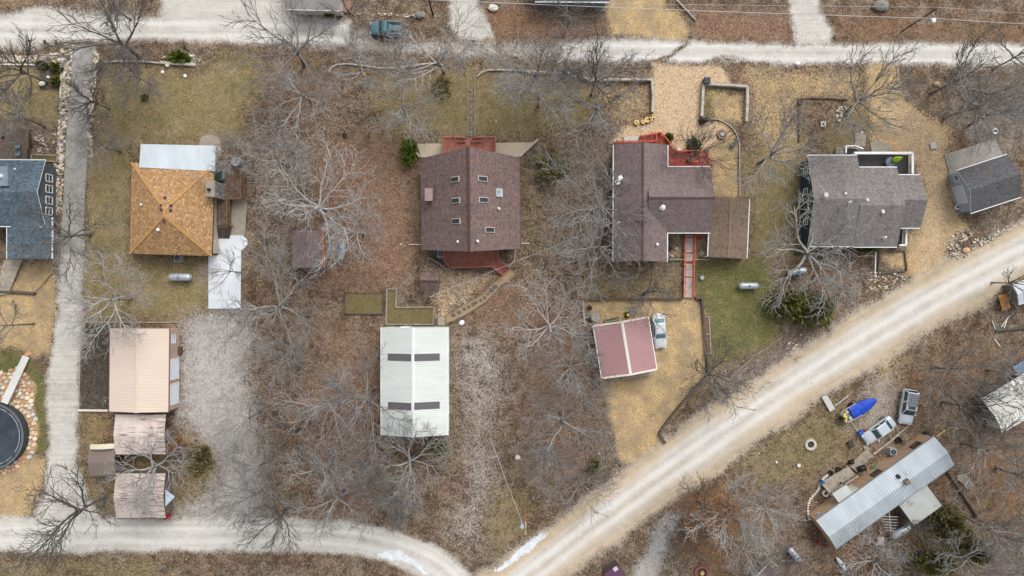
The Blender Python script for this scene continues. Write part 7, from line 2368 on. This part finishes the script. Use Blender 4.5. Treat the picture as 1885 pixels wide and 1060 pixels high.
rock_strip("scattered stones around the forked tree's stone ring", [(1540, 198), (1562, 196), (1570, 204), (1555, 206), (1548, 222), (1540, 228)], 40, .12, .24, 7)
rock_strip("stones at the upper log wall's end", [(362, 100), (372, 108), (368, 120), (352, 122), (330, 112), (300, 110), (296, 104)], 70, .10, .24, 8)
rock_strip("stone edging curving through the garden below the red deck, inner arc", smooth_line([(832, 503), (836, 520), (842, 535), (850, 548), (860, 556), (856, 560), (846, 552), (838, 540), (832, 522), (828, 506)], 2), 60, .10, .2, 9)
rock_strip("stone edging curving through the garden below the red deck, outer arc", smooth_line([(826, 536), (832, 548), (834, 560), (834, 572), (830, 574), (829, 560), (826, 548), (822, 538)], 2), 40, .10, .2, 10)
rock_strip("scattered rocks along the diagonal road's upper bank", [(1790, 440), (1880, 405), (1882, 412), (1800, 455), (1770, 480)], 46, .10, .24, 11, "scattered_rocks")
rock_strip("scattered rocks on the bank below the low wall", [(1440, 640), (1480, 610), (1490, 620), (1450, 655)], 26, .10, .22, 12, "scattered_rocks")
rock_strip("scattered rocks below the blue house's upper bed", [(60, 250), (104, 240), (104, 280), (62, 282)], 46, .10, .2, 13, "scattered_rocks")
rock_strip("line of rocks above the teal pickup", [(648, 24), (700, 25), (760, 27), (790, 30), (760, 32), (700, 29), (648, 28)], 46, .10, .22, 14, "scattered_rocks")
rock_strip("loose stones over the lawn, drives and road edges", [(0, 120), (1885, 120), (1885, 1040), (0, 1040)], 420, .04, .12, 15, "scattered_rocks")
# single boulders
def boulder(label, x, y, s, m0=None, stretch=1.4, rz=0.0):
    m = MB(); c = P(x, y); r = random.Random(int(x + y))
    m.ball((0, 0, s * .3), (s * stretch, s, s * .6), 9, 6, jitter=.12, rr=r)
    R_ = Matrix.Rotation(rz, 3, 'Z'); m.v = [R_ @ q + Vector((c.x, c.y, 0)) for q in m.v]
    simple("boulder", label, "boulder", m, m0 or plain("grey_boulder", (128, 126, 116), .95, var=.2, scale=2))
boulder("big grey boulder at the upper edge left of the lamp pole", 1619, 12, .8)
boulder("orange boulder among rocks beside the diagonal road", 1778, 461, .38, plain("orange_rock", (210, 160, 112), .95, var=.15, scale=3))
boulder("pale rounded stone in the dark bed left of the drive", 79, 154, .36, OFFW)
boulder("small white stone in the dark bed left of the drive", 89, 142, .2, OFFW)
boulder("grey stone beside the pole above the teal pickup", 774, 28, .55)
boulder("pale stone heap at the upper edge right of the gravel drive", 908, 15, .5, OFFW)
boulder("pale limestone chunk in scrub beside the wide tree", 953, 842, .35, OFFW, 1.2)
boulder("white stone chunk beside the barn's upper right corner", 850, 594, .34, WHITE, 1.3, .5)
boulder("white rock on the upper road's edge by the tan plot", 1468, 117, .28, WHITE)
boulder("pale brown boulder on the slope left of the dark upper tree", 1724, 155, .35, plain("tan_rock", (168, 144, 112), .95, var=.15, scale=3))
# big step stones
for px, lab in (([(1600, 262), (1618, 262), (1638, 264), (1640, 284), (1604, 284)], "large pale stone step above the charcoal deck"), ([(1572, 244), (1594, 246), (1592, 270), (1572, 270)], "square grey slab left of the large stone step")):
    m = MB(); m.prism([(P(a, b).x, P(a, b).y) for a, b in px], -.05, .14, inset=.04); simple("stone_step", lab, "stone step", m, CONC2)

# stone row by the mobile home, every stone a part
e = empty("stone_row", "curved row of white stones around the mobile home's planting bed", "stone row", P(1500, 930))
row = smooth_line([(1490, 955), (1487, 945), (1487, 930), (1492, 917), (1502, 906), (1507, 898), (1509, 888), (1516, 880), (1524, 873)], 3)
r = random.Random(4)
for x, y in row:
    c = P(x, y); m = MB(); m.ball(c + Vector((0, 0, .1)), (.2 * r.uniform(.8, 1.2), .17, .15), 7, 5, jitter=.15, rr=r); m.build("stone", plain("white_stone", (206, 200, 186), .9, var=.12, scale=4), e)

# ------------------------------------------------------------------ pool and its stone surround
pc_ = P(-18, 803, 1.2); pc_.z = 0; PR = 4.35
e = empty("swimming_pool", "above-ground round pool with dark winter cover at the left edge", "pool", pc_)
m = MB(); m.ring(pc_, PR - .06, PR, -.05, 1.2, 56); m.build("wall", plain("dark_pool_wall", (58, 62, 66), .5), e)
m = MB(); m.ring(pc_, PR - .14, PR + .12, 1.2, 1.27, 56); m.build("rim", plain("grey_rim", (96, 104, 110), .45), e)
m = MB(); n_r, n_a = 22, 72
for i in range(n_r + 1):
    for k in range(n_a):
        a = 2 * math.pi * k / n_a; q = (PR - .1) * i / n_r
        fold = .07 * math.sin(a * 11 + i * .5) * (i / n_r) ** 2 * (i < n_r) + .22 * mnoise.noise(Vector((q * math.cos(a) * 1.1, q * math.sin(a) * .7, 3))) + .10 * abs(mnoise.noise(Vector((q * math.cos(a) * 2.2 + 4, q * math.sin(a) * 2.6, 8))))
        m.v.append(pc_ + Vector((q * math.cos(a), q * math.sin(a), 1.22 - .5 * (1 - (i / n_r) ** 3) + fold)))
for i in range(n_r):
    for k in range(n_a):
        k2 = (k + 1) % n_a
        m.f.append((i * n_a + k, (i + 1) * n_a + k, (i + 1) * n_a + k2, i * n_a + k2)); m.mi.append(0); m.uv.append(None)
m.build("winter_cover", plain("dark_blue_cover", (50, 60, 70), .24, var=.4, scale=.8, spec=.6), e, smooth=True)
m = MB(); m.ring(pc_, PR - .5, PR - .42, 1.12, 1.2, 56); m.build("cover_cable", plain("pale_cable", (150, 160, 166), .5), e)
e = empty("stone_patio", "peach flagstone surround of the round pool", "patio", pc_)
r = random.Random(12); SM = [plain("peach_stone", (222, 186, 146), .9, var=.1, scale=3), plain("cream_stone", (228, 210, 180), .9, var=.1, scale=3), plain("rose_stone", (198, 146, 116), .9, var=.12, scale=3), plain("pale_grey_stone", (196, 192, 186), .9, var=.1, scale=3)]
outl = [(-25, 688), (10, 684), (32, 678), (48, 690), (60, 712), (60, 745), (66, 770), (68, 800), (64, 828), (50, 848), (30, 866), (0, 872), (-30, 872), (-60, 800)]
op = [(P(a, b).x, P(a, b).y) for a, b in outl]
placed = []
for _ in range(6000):
    x, y = P(r.uniform(-30, 70), 0).x, P(0, r.uniform(676, 874)).y
    if not inside(op, x, y) or math.hypot(x - pc_.x, y - pc_.y) < PR + .2:
        continue
    s = r.uniform(.22, .36)
    if any((x - a) ** 2 + (y - b) ** 2 < (.82 * (s + q)) ** 2 for a, b, q in placed):
        continue
    placed.append((x, y, s))
    if len(placed) > 280:
        break
for x, y, s in placed:
    n = r.randint(5, 7); a0 = r.uniform(0, 6)
    pts = [(x + s * r.uniform(.85, 1.1) * math.cos(a0 + k * 6.283 / n), y + s * r.uniform(.75, 1.05) * math.sin(a0 + k * 6.283 / n)) for k in range(n)]
    m = MB(); m.prism(pts, -.04, .1 + r.uniform(0, .05), inset=.12); m.build("stone", r.choice(SM), e)
m = MB(); a, b = P(48, 656, .35), P(8, 742, 1.0); m.beam(a, b, .95, .1)
simple("gangway", "long pale plank gangway leading to the round pool", "gangway", m, plain("pale_gangway", (206, 204, 198), .8, var=.06))
m = MB(); m.beam(P(50, 648, .05), P(53, 655, .1), .8, .16); simple("brick_step", "small orange-brown step at the pool gangway's end", "step", m, plain("orange_step", (206, 150, 96), .9, var=.25, scale=6))

# ------------------------------------------------------------------ tan house: deck, slab and its furniture
m = MB(); m.prism([(P(a, b).x, P(a, b).y) for a, b in ((384, 470), (402, 470), (402, 435), (425, 433), (446, 433), (455, 440), (456, 450), (444, 463), (443, 568), (384, 568))], -.1, .08)
simple("concrete_slab", "bright white concrete slab beside the golden-tan house", "concrete slab", m, CONC)
m = MB(); m.prism([(P(a, b).x, P(a, b).y) for a, b in ((427, 368), (455, 368), (451, 434), (425, 434))], -.1, .06)
simple("concrete_slab", "brownish concrete slab under the wooden deck's corner", "concrete slab", m, CONC2)
pts = [(367, 272)] + [(387 + 19.5 * math.cos(a), 262 - 14 * math.sin(a)) for a in [math.pi * (1 - k / 10) for k in range(11)]] + [(407, 272), (407, 300), (396, 300)]
m = MB(); m.prism([(P(a, b).x, P(a, b).y) for a, b in pts], -.1, .07)
simple("patio_slab", "rounded stone slab peeking out past the white porch roof", "slab", m, plain("rounded_slab_stone", (160, 146, 128), .92, var=.14, scale=1.0))
dk = deck("deck", "brown wooden deck with steps along the golden-tan house", "deck", [(402, 286), (448, 286), (448, 367), (422, 367), (422, 415), (402, 415)], 1.15, DECKB, wood("deck_rail_brown", (132, 96, 66)), math.pi / 2,
          [[(448, 290), (448, 367), (423, 367), (423, 415)]], MATS["deck_rail_brown"], bal=.2)
stairs(dk, P(402, 416, 1.1), P(423, 416, 1.1), P(403, 439), P(422, 439), 0, 1.1, 6, LOGD, LOGD)
hb = P(404, 321, 2.0); hb.z = 1.15
e = empty("hot_tub", "dark green rounded tub against the tan house's deck wall", "tub", hb)
m = MB(); pts = [(hb.x - .45, hb.y - .7), (hb.x + .3, hb.y - .7), (hb.x + .5, hb.y - .45), (hb.x + .5, hb.y + .45), (hb.x + .3, hb.y + .7), (hb.x - .45, hb.y + .7)]
m.prism(pts, 1.15, 2.0); m.build("shell", plain("grey_shell", (134, 142, 138), .5), e)
m = MB(); m.prism([(hb.x + (a - hb.x) * .88 - .04, hb.y + (b - hb.y) * .94) for a, b in pts], 2.0, 2.06); m.build("cover", plain("dark_green_vinyl", (40, 66, 56), .45), e)
m = MB(); a, b = P(394, 412, .9), P(402, 466, .2)
m.beam(a, b, .5, .08); simple("ramp", "narrow pale ramp along the tan house wall", "ramp", m, plain("pale_ramp", (182, 172, 150), .8))

# ------------------------------------------------------------------ blue house deck and walkway
dk = deck("deck", "grey-brown plank deck at the blue house's upper side", "deck", [(-40, 236), (52, 238), (50, 293), (-40, 293)], .7, wood("grey_brown_planks", (108, 94, 82)), LOGD, math.pi / 2, [], LOGD)
for k, y in enumerate((268, 282)):
    c = P(32, y, 1.1); c.z = .7
    e = empty("deck_chair", "teal-grey chair on the blue house's deck, " + ("farther from" if k == 0 else "nearer") + " the roof", "chair", c, "deck chairs")
    m = MB(); m.box(c + Vector((0, 0, .42)), (.62, .6, .06)); m.build("seat", plain("teal_grey", (130, 152, 156), .6), e)
    m = MB(); m.box(c + Vector((0, .3, .7)), (.62, .06, .6)); m.build("backrest", MATS["teal_grey"], e)
    for sx in (-.27, .27):
        for sy in (-.26, .26):
            m = MB(); m.box(c + Vector((sx, sy, .2)), (.05, .05, .42)); m.build("leg", GALV, e)
e = empty("boardwalk", "grey board ramp below the blue house's lower wing", "walkway", P(18, 508))
a0, a1, b0, b1 = P(8, 478, .5), P(41, 478, .5), P(-10, 545, .2), P(16, 540, .2)
for i in range(16):
    t = (i + .5) / 16; m = MB(); m.beam(a0.lerp(b0, t), a1.lerp(b1, t), .28, .05); m.build("plank", BRD, e)
log_line("fallen_branch", "thick grey log with branches lying below the board ramp", [(-10, 536), (30, 538), (66, 540)], .22, LOGD, 6.0, "log", square=False)
pole_item("dark branch reaching from the grey log to the drive", (64, 540), (96, 504), .06, LOGD, "fallen_branch", "branch", .3, .1)
m = MB(); q = P(32, 208, .5); m.face([q, q + Vector((.9, -.2, .05)), q + Vector((.8, -.5, .02)), q + Vector((-.1, -.3, 0))]); m.tube([q + Vector((-.1, 0, -.5)), q + Vector((-.05, 0, .1))], .02, 5)
simple("garden_flag", "small purple garden flag by the blue house's deck", "flag", m, plain("purple_cloth", (92, 76, 110), .8))

# ------------------------------------------------------------------ posts, poles, wires
def upole(label, base, h, r=.14, lamp=False, m0=None, arm=True):
    b = P(*base)
    e = empty("utility_pole", label, "utility pole", b)
    m = MB(); m.tube([b - Vector((0, 0, .2)), b + Vector((0, 0, h))], [r, r * .72], 10); m.build("pole", m0 or wood("creosote_pole", (66, 54, 46)), e)
    t = b + Vector((0, 0, h))
    if arm:
        m = MB(); m.beam(t + Vector((-.05, -.75, -.35)), t + Vector((.05, .75, -.35)), .09, .1); m.build("crossarm", LOGW, e)
        for y in (-.65, .65):
            m = MB(); m.cyl(t + Vector((0, y, -.3)), .05, .16, 8); m.build("insulator", OFFW, e)
    if lamp:
        m = MB(); m.tube([t + Vector((0, 0, -.9)), t + Vector((.1, -.6, -.75)), t + Vector((.12, -.95, -.8))], .035, 6); m.build("lamp_arm", GALV, e)
        m = MB(); m.ball(t + Vector((.13, -1.15, -.85)), (.3, .34, .15), 12, 6); m.build("lamp_head", plain("lamp_white", (222, 226, 230), .4), e)
        m = MB(); m.ball(t + Vector((-.16, -1.0, -.95)), (.16, .2, .16), 10, 6); m.build("photocell", plain("lamp_blue", (110, 150, 190), .4), e)
    return e, t
e1, t1 = upole("dark utility pole leaning away at the upper edge above the teal pickup", (797, 27), 8.2)
e2, t2 = upole("slim dark lamp pole with white lamp at the upper right", (1660, 58), 7.6, .10, True, arm=False)
e3, t3 = upole("orange-brown utility pole with drum transformer near the road fork", (965.5, 934), 8.2, .13, m0=wood("orange_pole", (176, 120, 68)))
m = MB(); m.cyl(t3 + Vector((-.42, 0, -1.35)), .24, .75, 14); m.ball(t3 + Vector((-.42, 0, -.6)), (.25, .25, .08), 14, 4); m.build("transformer", plain("transformer_grey", (168, 186, 200), .45), e3)
e4, t4 = upole("pale service mast beside the shingled shed", (800, 545), 5.2, .07, m0=plain("pale_mast", (196, 196, 190), .5), arm=False)
def wire(label, pts, r=.022, sag=.5):
    m = MB(); out = []
    for i in range(len(pts) - 1):
        a, b = pts[i], pts[i + 1]
        for k in range(12):
            t = k / 12; out.append(a.lerp(b, t) - Vector((0, 0, sag * 4 * t * (1 - t))))
    out.append(pts[-1]); m.tube(out, r, 5)
    simple("power_line", label, "power line", m, plain("aluminium_cable", (196, 196, 204), .5, .3, var=.05), "overhead wires")
wire("thicker overhead cable crossing the picture's upper edge", [P(640, -6, 6.4), P(783, -1, 6.4), P(1728, 34, 6.2), P(2060, 50, 6.4)], .035, .3)
wire("thin upper overhead wire reaching the lamp pole's top", [P(790, -12, 7.4), P(1120, 6, 7.3), P(1722, 13, 7.3), P(2060, 34, 7.3)], .016, .1)
wire("pale cable sagging from the service mast to the plum house", [t4, P(1130, 408, 3.2)], .02, .5)
wire("pale cable running from the transformer pole toward the barn track", [t3 + Vector((-.2, 0, -.4)), P(925, 868, 5.6), P(902, 806, 4.6)], .024, .2)
def mailbox(label, x, y, m0, rz=0.0):
    c = P(x, y, 1.0); c.z = 0
    e = empty("mailbox", label, "mailbox", c)
    m = MB(); m.box(c + Vector((0, 0, .5)), (.1, .1, 1.05)); m.build("post", LOGD, e)
    m = MB(); pts = [(-.12, 0), (.12, 0), (.12, .12), (.08, .2), (0, .23), (-.08, .2), (-.12, .12)]
    for y_ in (-.3, .3):
        m.v += [c + Vector((a, y_, 1.03 + b)) for a, b in pts]
    k = len(pts)
    for i in range(k):
        j = (i + 1) % k; m.f.append((i, j, k + j, k + i)); m.mi.append(0); m.uv.append(None)
    m.f.append(tuple(range(k))[::-1]); m.mi.append(0); m.uv.append(None); m.f.append(tuple(range(k, 2 * k))); m.mi.append(0); m.uv.append(None)
    m.build("box", m0, e)
    m = MB(); m.box(c + Vector((.15, .1, 1.22)), (.02, .05, .3)); m.build("flag", LAMPR, e)
mailbox("dark mailbox at the upper left road, farther from the drive", 83, 78, BLACK)
mailbox("green mailbox at the upper left road, next to the stone border", 104, 79, plain("green_mailbox", (40, 70, 56), .5))
mailbox("dark mailbox with red flag behind the juniper", 340, 88, BLACK)
mailbox("white mailbox standing at the log edging right of the big upper tree", 1046, 133, WHITE)
m = MB(); a = P(1677, 270, .0); m.tube([a, a + Vector((.1, .35, 1.0))], .02, 5); simple("flag_stick", "thin stick of the small flag on the gravel drive", "stick", m, GALV)
m = MB(); q = a + Vector((.1, .35, 1.0))
for k in range(5):
    z_ = -k * .1
    m.face([q + Vector((0, 0, z_)), q + Vector((-.55, -.3, z_ + .02)), q + Vector((-.55, -.32, z_ - .08)), q + Vector((0, 0, z_ - .1))], k % 2)
m.face([q + Vector((.005, .005, 0)), q + Vector((-.22, -.1, .01)), q + Vector((-.22, -.1, -.22)), q + Vector((.005, .005, -.22))], 2)
simple("small_flag", "small striped flag on a stick on the gravel drive", "flag", m, [plain("flag_red", (176, 60, 70), .8), plain("flag_white", (216, 212, 212), .8), plain("flag_blue", (54, 62, 110), .8)])

# bench on the gravel patio
bc = P(1352, 263, .4); bc.z = 0
e = empty("garden_bench", "grey slatted bench at the gravel patio's curved edge", "bench", bc)
R_ = Matrix.Rotation(math.radians(48), 3, 'Z')
for k in range(4):
    m = MB(); m.box(bc + R_ @ Vector((0, -.2 + k * .13, .45)), (1.3, .1, .04), rz=math.radians(48)); m.build("slat", plain("grey_bench", (98, 96, 94), .7), e)
for sx in (-.5, .5):
    m = MB(); m.box(bc + R_ @ Vector((sx, 0, .22)), (.08, .5, .44), rz=math.radians(48)); m.build("leg", MATS["grey_bench"], e)
m = MB(); m.box(bc + R_ @ Vector((0, -.28, .72)), (1.3, .06, .4), rz=math.radians(48)); m.build("backrest", MATS["grey_bench"], e)

# ------------------------------------------------------------------ mobile-home yard
ya_ = P(1637, 942, 3.0); yb_ = P(1640, 982, 3.0)
e = empty("antenna", "bare television aerial on a mast behind the mobile home", "antenna", (yb_.x, yb_.y, 0))
m = MB(); m.tube([Vector((yb_.x, yb_.y, 0)), yb_ + Vector((0, 0, .1))], .035, 6); m.build("mast", GALV, e)
m = MB(); m.tube([ya_, yb_], .035, 6)
AL = plain("bright_aluminium", (210, 212, 214), .4, .4)
m.build("boom", AL, e)
for k in range(6):
    t = .22 + k * .13; c = ya_.lerp(yb_, t); w_ = 1.1 - .08 * k
    m = MB(); m.tube([c - Vector((w_, -.06, 0)), c + Vector((w_, -.06, 0))], .028, 5); m.build("element", AL, e)
m = MB(); q = [P(a, b, .03) for a, b in ((1616, 989), (1628, 989), (1627, 1003), (1614, 1003))]
m.prism([(p.x, p.y) for p in q], -.02, .04); simple("pink_mat", "faded pink square mat lying behind the mobile home", "mat", m, plain("faded_pink", (204, 176, 180), .9, var=.15, scale=4))
ka, kb = P(1539, 1025, .25), P(1558, 1050, .25); kd = (kb - ka)
e = empty("kayak", "white and blue kayak on the ground at the lower edge", "kayak", (ka + kb) / 2)
m = MB(); m.tube([ka.lerp(kb, t) for t in (0, .12, .3, .5, .7, .88, 1)], [.03, .18, .27, .29, .27, .18, .03], 12); m.build("hull", plain("kayak_white", (206, 214, 220), .4, var=.06), e, smooth=True)
m = MB(); m.tube([ka.lerp(kb, t) + Vector((0, 0, .16)) for t in (.42, .5, .58)], [.12, .18, .12], 10); m.build("cockpit", BLACK, e)
m = MB(); m.tube([ka.lerp(kb, t) + Vector((.14, .05, .12)) for t in (.6, .75, .92)], [.05, .08, .03], 8); m.build("blue_stripe", plain("kayak_blue", (60, 110, 190), .4), e)
m = MB(); m.tube([ka.lerp(kb, t) + Vector((.22, .12, .1)) for t in (.78, .88, .94)], [.03, .05, .02], 8); m.build("green_stripe", plain("kayak_green", (120, 180, 70), .4), e)
e = empty("plank_pile", "pile of bare grey planks right of the fallen trunk", "plank pile", P(1777, 885))
r = random.Random(8)
a0, a1, b0, b1 = P(1763, 879), P(1772, 872), P(1784, 902), P(1792, 892)
for k in range(9):
    t = (k + .5) / 9; m = MB(); z_ = .1 + .05 * (k % 3); m.beam(a0.lerp(a1, t) + Vector((r.uniform(-.3, .3), r.uniform(-.3, .3), z_)), b0.lerp(b1, t) + Vector((r.uniform(-.3, .3), r.uniform(-.2, .2), z_ + .02)), .2, .05); m.build("plank", BRD, e)
m = MB(); m.box(P(1562, 949 - 45, .1), (.1, .1, .1))
GRN = plain("green_hose", (40, 150, 92), .5)
m = MB(); c = P(1612, 861, .2)
for k in range(26):
    pass
pts = [c + Vector((.5 * math.cos(k * .8) * (1 - k / 60), .35 * math.sin(k * .8) * (1 - k / 60), .05 + .012 * k)) for k in range(26)]
m.tube(pts, .035, 6); simple("garden_hose", "coiled green hose beside the mobile home wall", "hose", m, GRN)
RED_ = plain("red_bucket", (196, 40, 40), .5)
for k, (x, y, lb) in enumerate(((1510, 979, "red bucket in the brush at the mobile home's near end, topmost"), (1506, 999, "red bucket in the brush at the mobile home's near end, lowest left"), (1521, 1005, "red bucket in the brush at the mobile home's near end, lowest right"))):
    bucket(lb, x, y, .19, .32, RED_)
disc("satellite_dish", "small blue dish on the mobile home's near wall", "dish", 1507, 947, .3, .05, plain("blue_dish", (104, 136, 168), .5), z=1.6, r2=.24)
bin_("charred stump and grill parts on the mobile home's lawn", 1567, 818, .6, .8, .3, plain("charred", (70, 64, 60), .9, var=.4, scale=6), .4, "debris_pile", "debris")
disc("white_block", "pale hollow block on the mobile home's lawn below the fire ring", "block", 1471, 857, .24, .16, OFFW)
disc("white_bottle", "small white bottle on the lawn at the mobile home yard's left", "bottle", 1430, 851, .13, .2, WHITE)
bin_("pale square pad at the plank walk's upper end", 1594, 824, .55, .75, .1, BRD, .5, "pad", "pad")
m = MB(); a, b = P(1496, 955, .32), P(1704, 804, .32); m.beam(a, b, .1, .6)
simple("skirting", "pale skirting strip along the mobile home's deck side", "skirting", m, plain("pale_skirting", (200, 198, 194), .7, var=.08))
for k, (x, y) in enumerate(((1664, 766),)):
    pass
# red flower spots and toys near the houses
c = P(1235, 457, .4); c.z = 0
e = empty("garden_chair", "dark chair in the plum house's small court", "chair", c)
m = MB(); m.box(c + Vector((0, 0, .42)), (.5, .5, .05)); m.build("seat", BLACK, e)
m = MB(); m.box(c + Vector((-.24, 0, .68)), (.05, .5, .52)); m.build("backrest", BLACK, e)
for sx in (-.21, .21):
    for sy in (-.21, .21):
        m = MB(); m.box(c + Vector((sx, sy, .2)), (.045, .045, .42)); m.build("leg", BLACK, e)
c = P(1237, 471, .2); m = MB(); m.ball(Vector((c.x, c.y, .17)), .19, 14, 9)
simple("toy_ball", "pink-white ball in the plum house's small court", "ball", m, plain("pink_ball", (226, 206, 206), .5), smooth=True)
bucket("white bucket in the plum house's small court", 1246, 457, .19, .32, WHITE)
bucket("pale bucket beside the dark tyre", 1665, 813, .24, .4, GALV)
# dishes on the plum roof
p = on_roof(fD, 1136, 336)[0]; e = empty("satellite_dish", "round white satellite dish on the plum roof's left edge", "dish", p)
m = MB(); m.tube([p, p + Vector((0, 0, .5))], .03, 6); m.build("mast", GALV, e)
m = MB(); m.cyl(p + Vector((0, 0, .5)), .12, .12, 18, r2=.36); m.build("reflector", OFFW, e)
p = on_roof(fD, 1142, 328)[0]; m = MB(); m.box(p + Vector((0, 0, .35)), (.5, .6, .06), rz=.7); m.tube([p, p + Vector((0, 0, .35))], .03, 6)
simple("flat_antenna", "square white panel aerial on the plum roof", "antenna", m, WHITE)
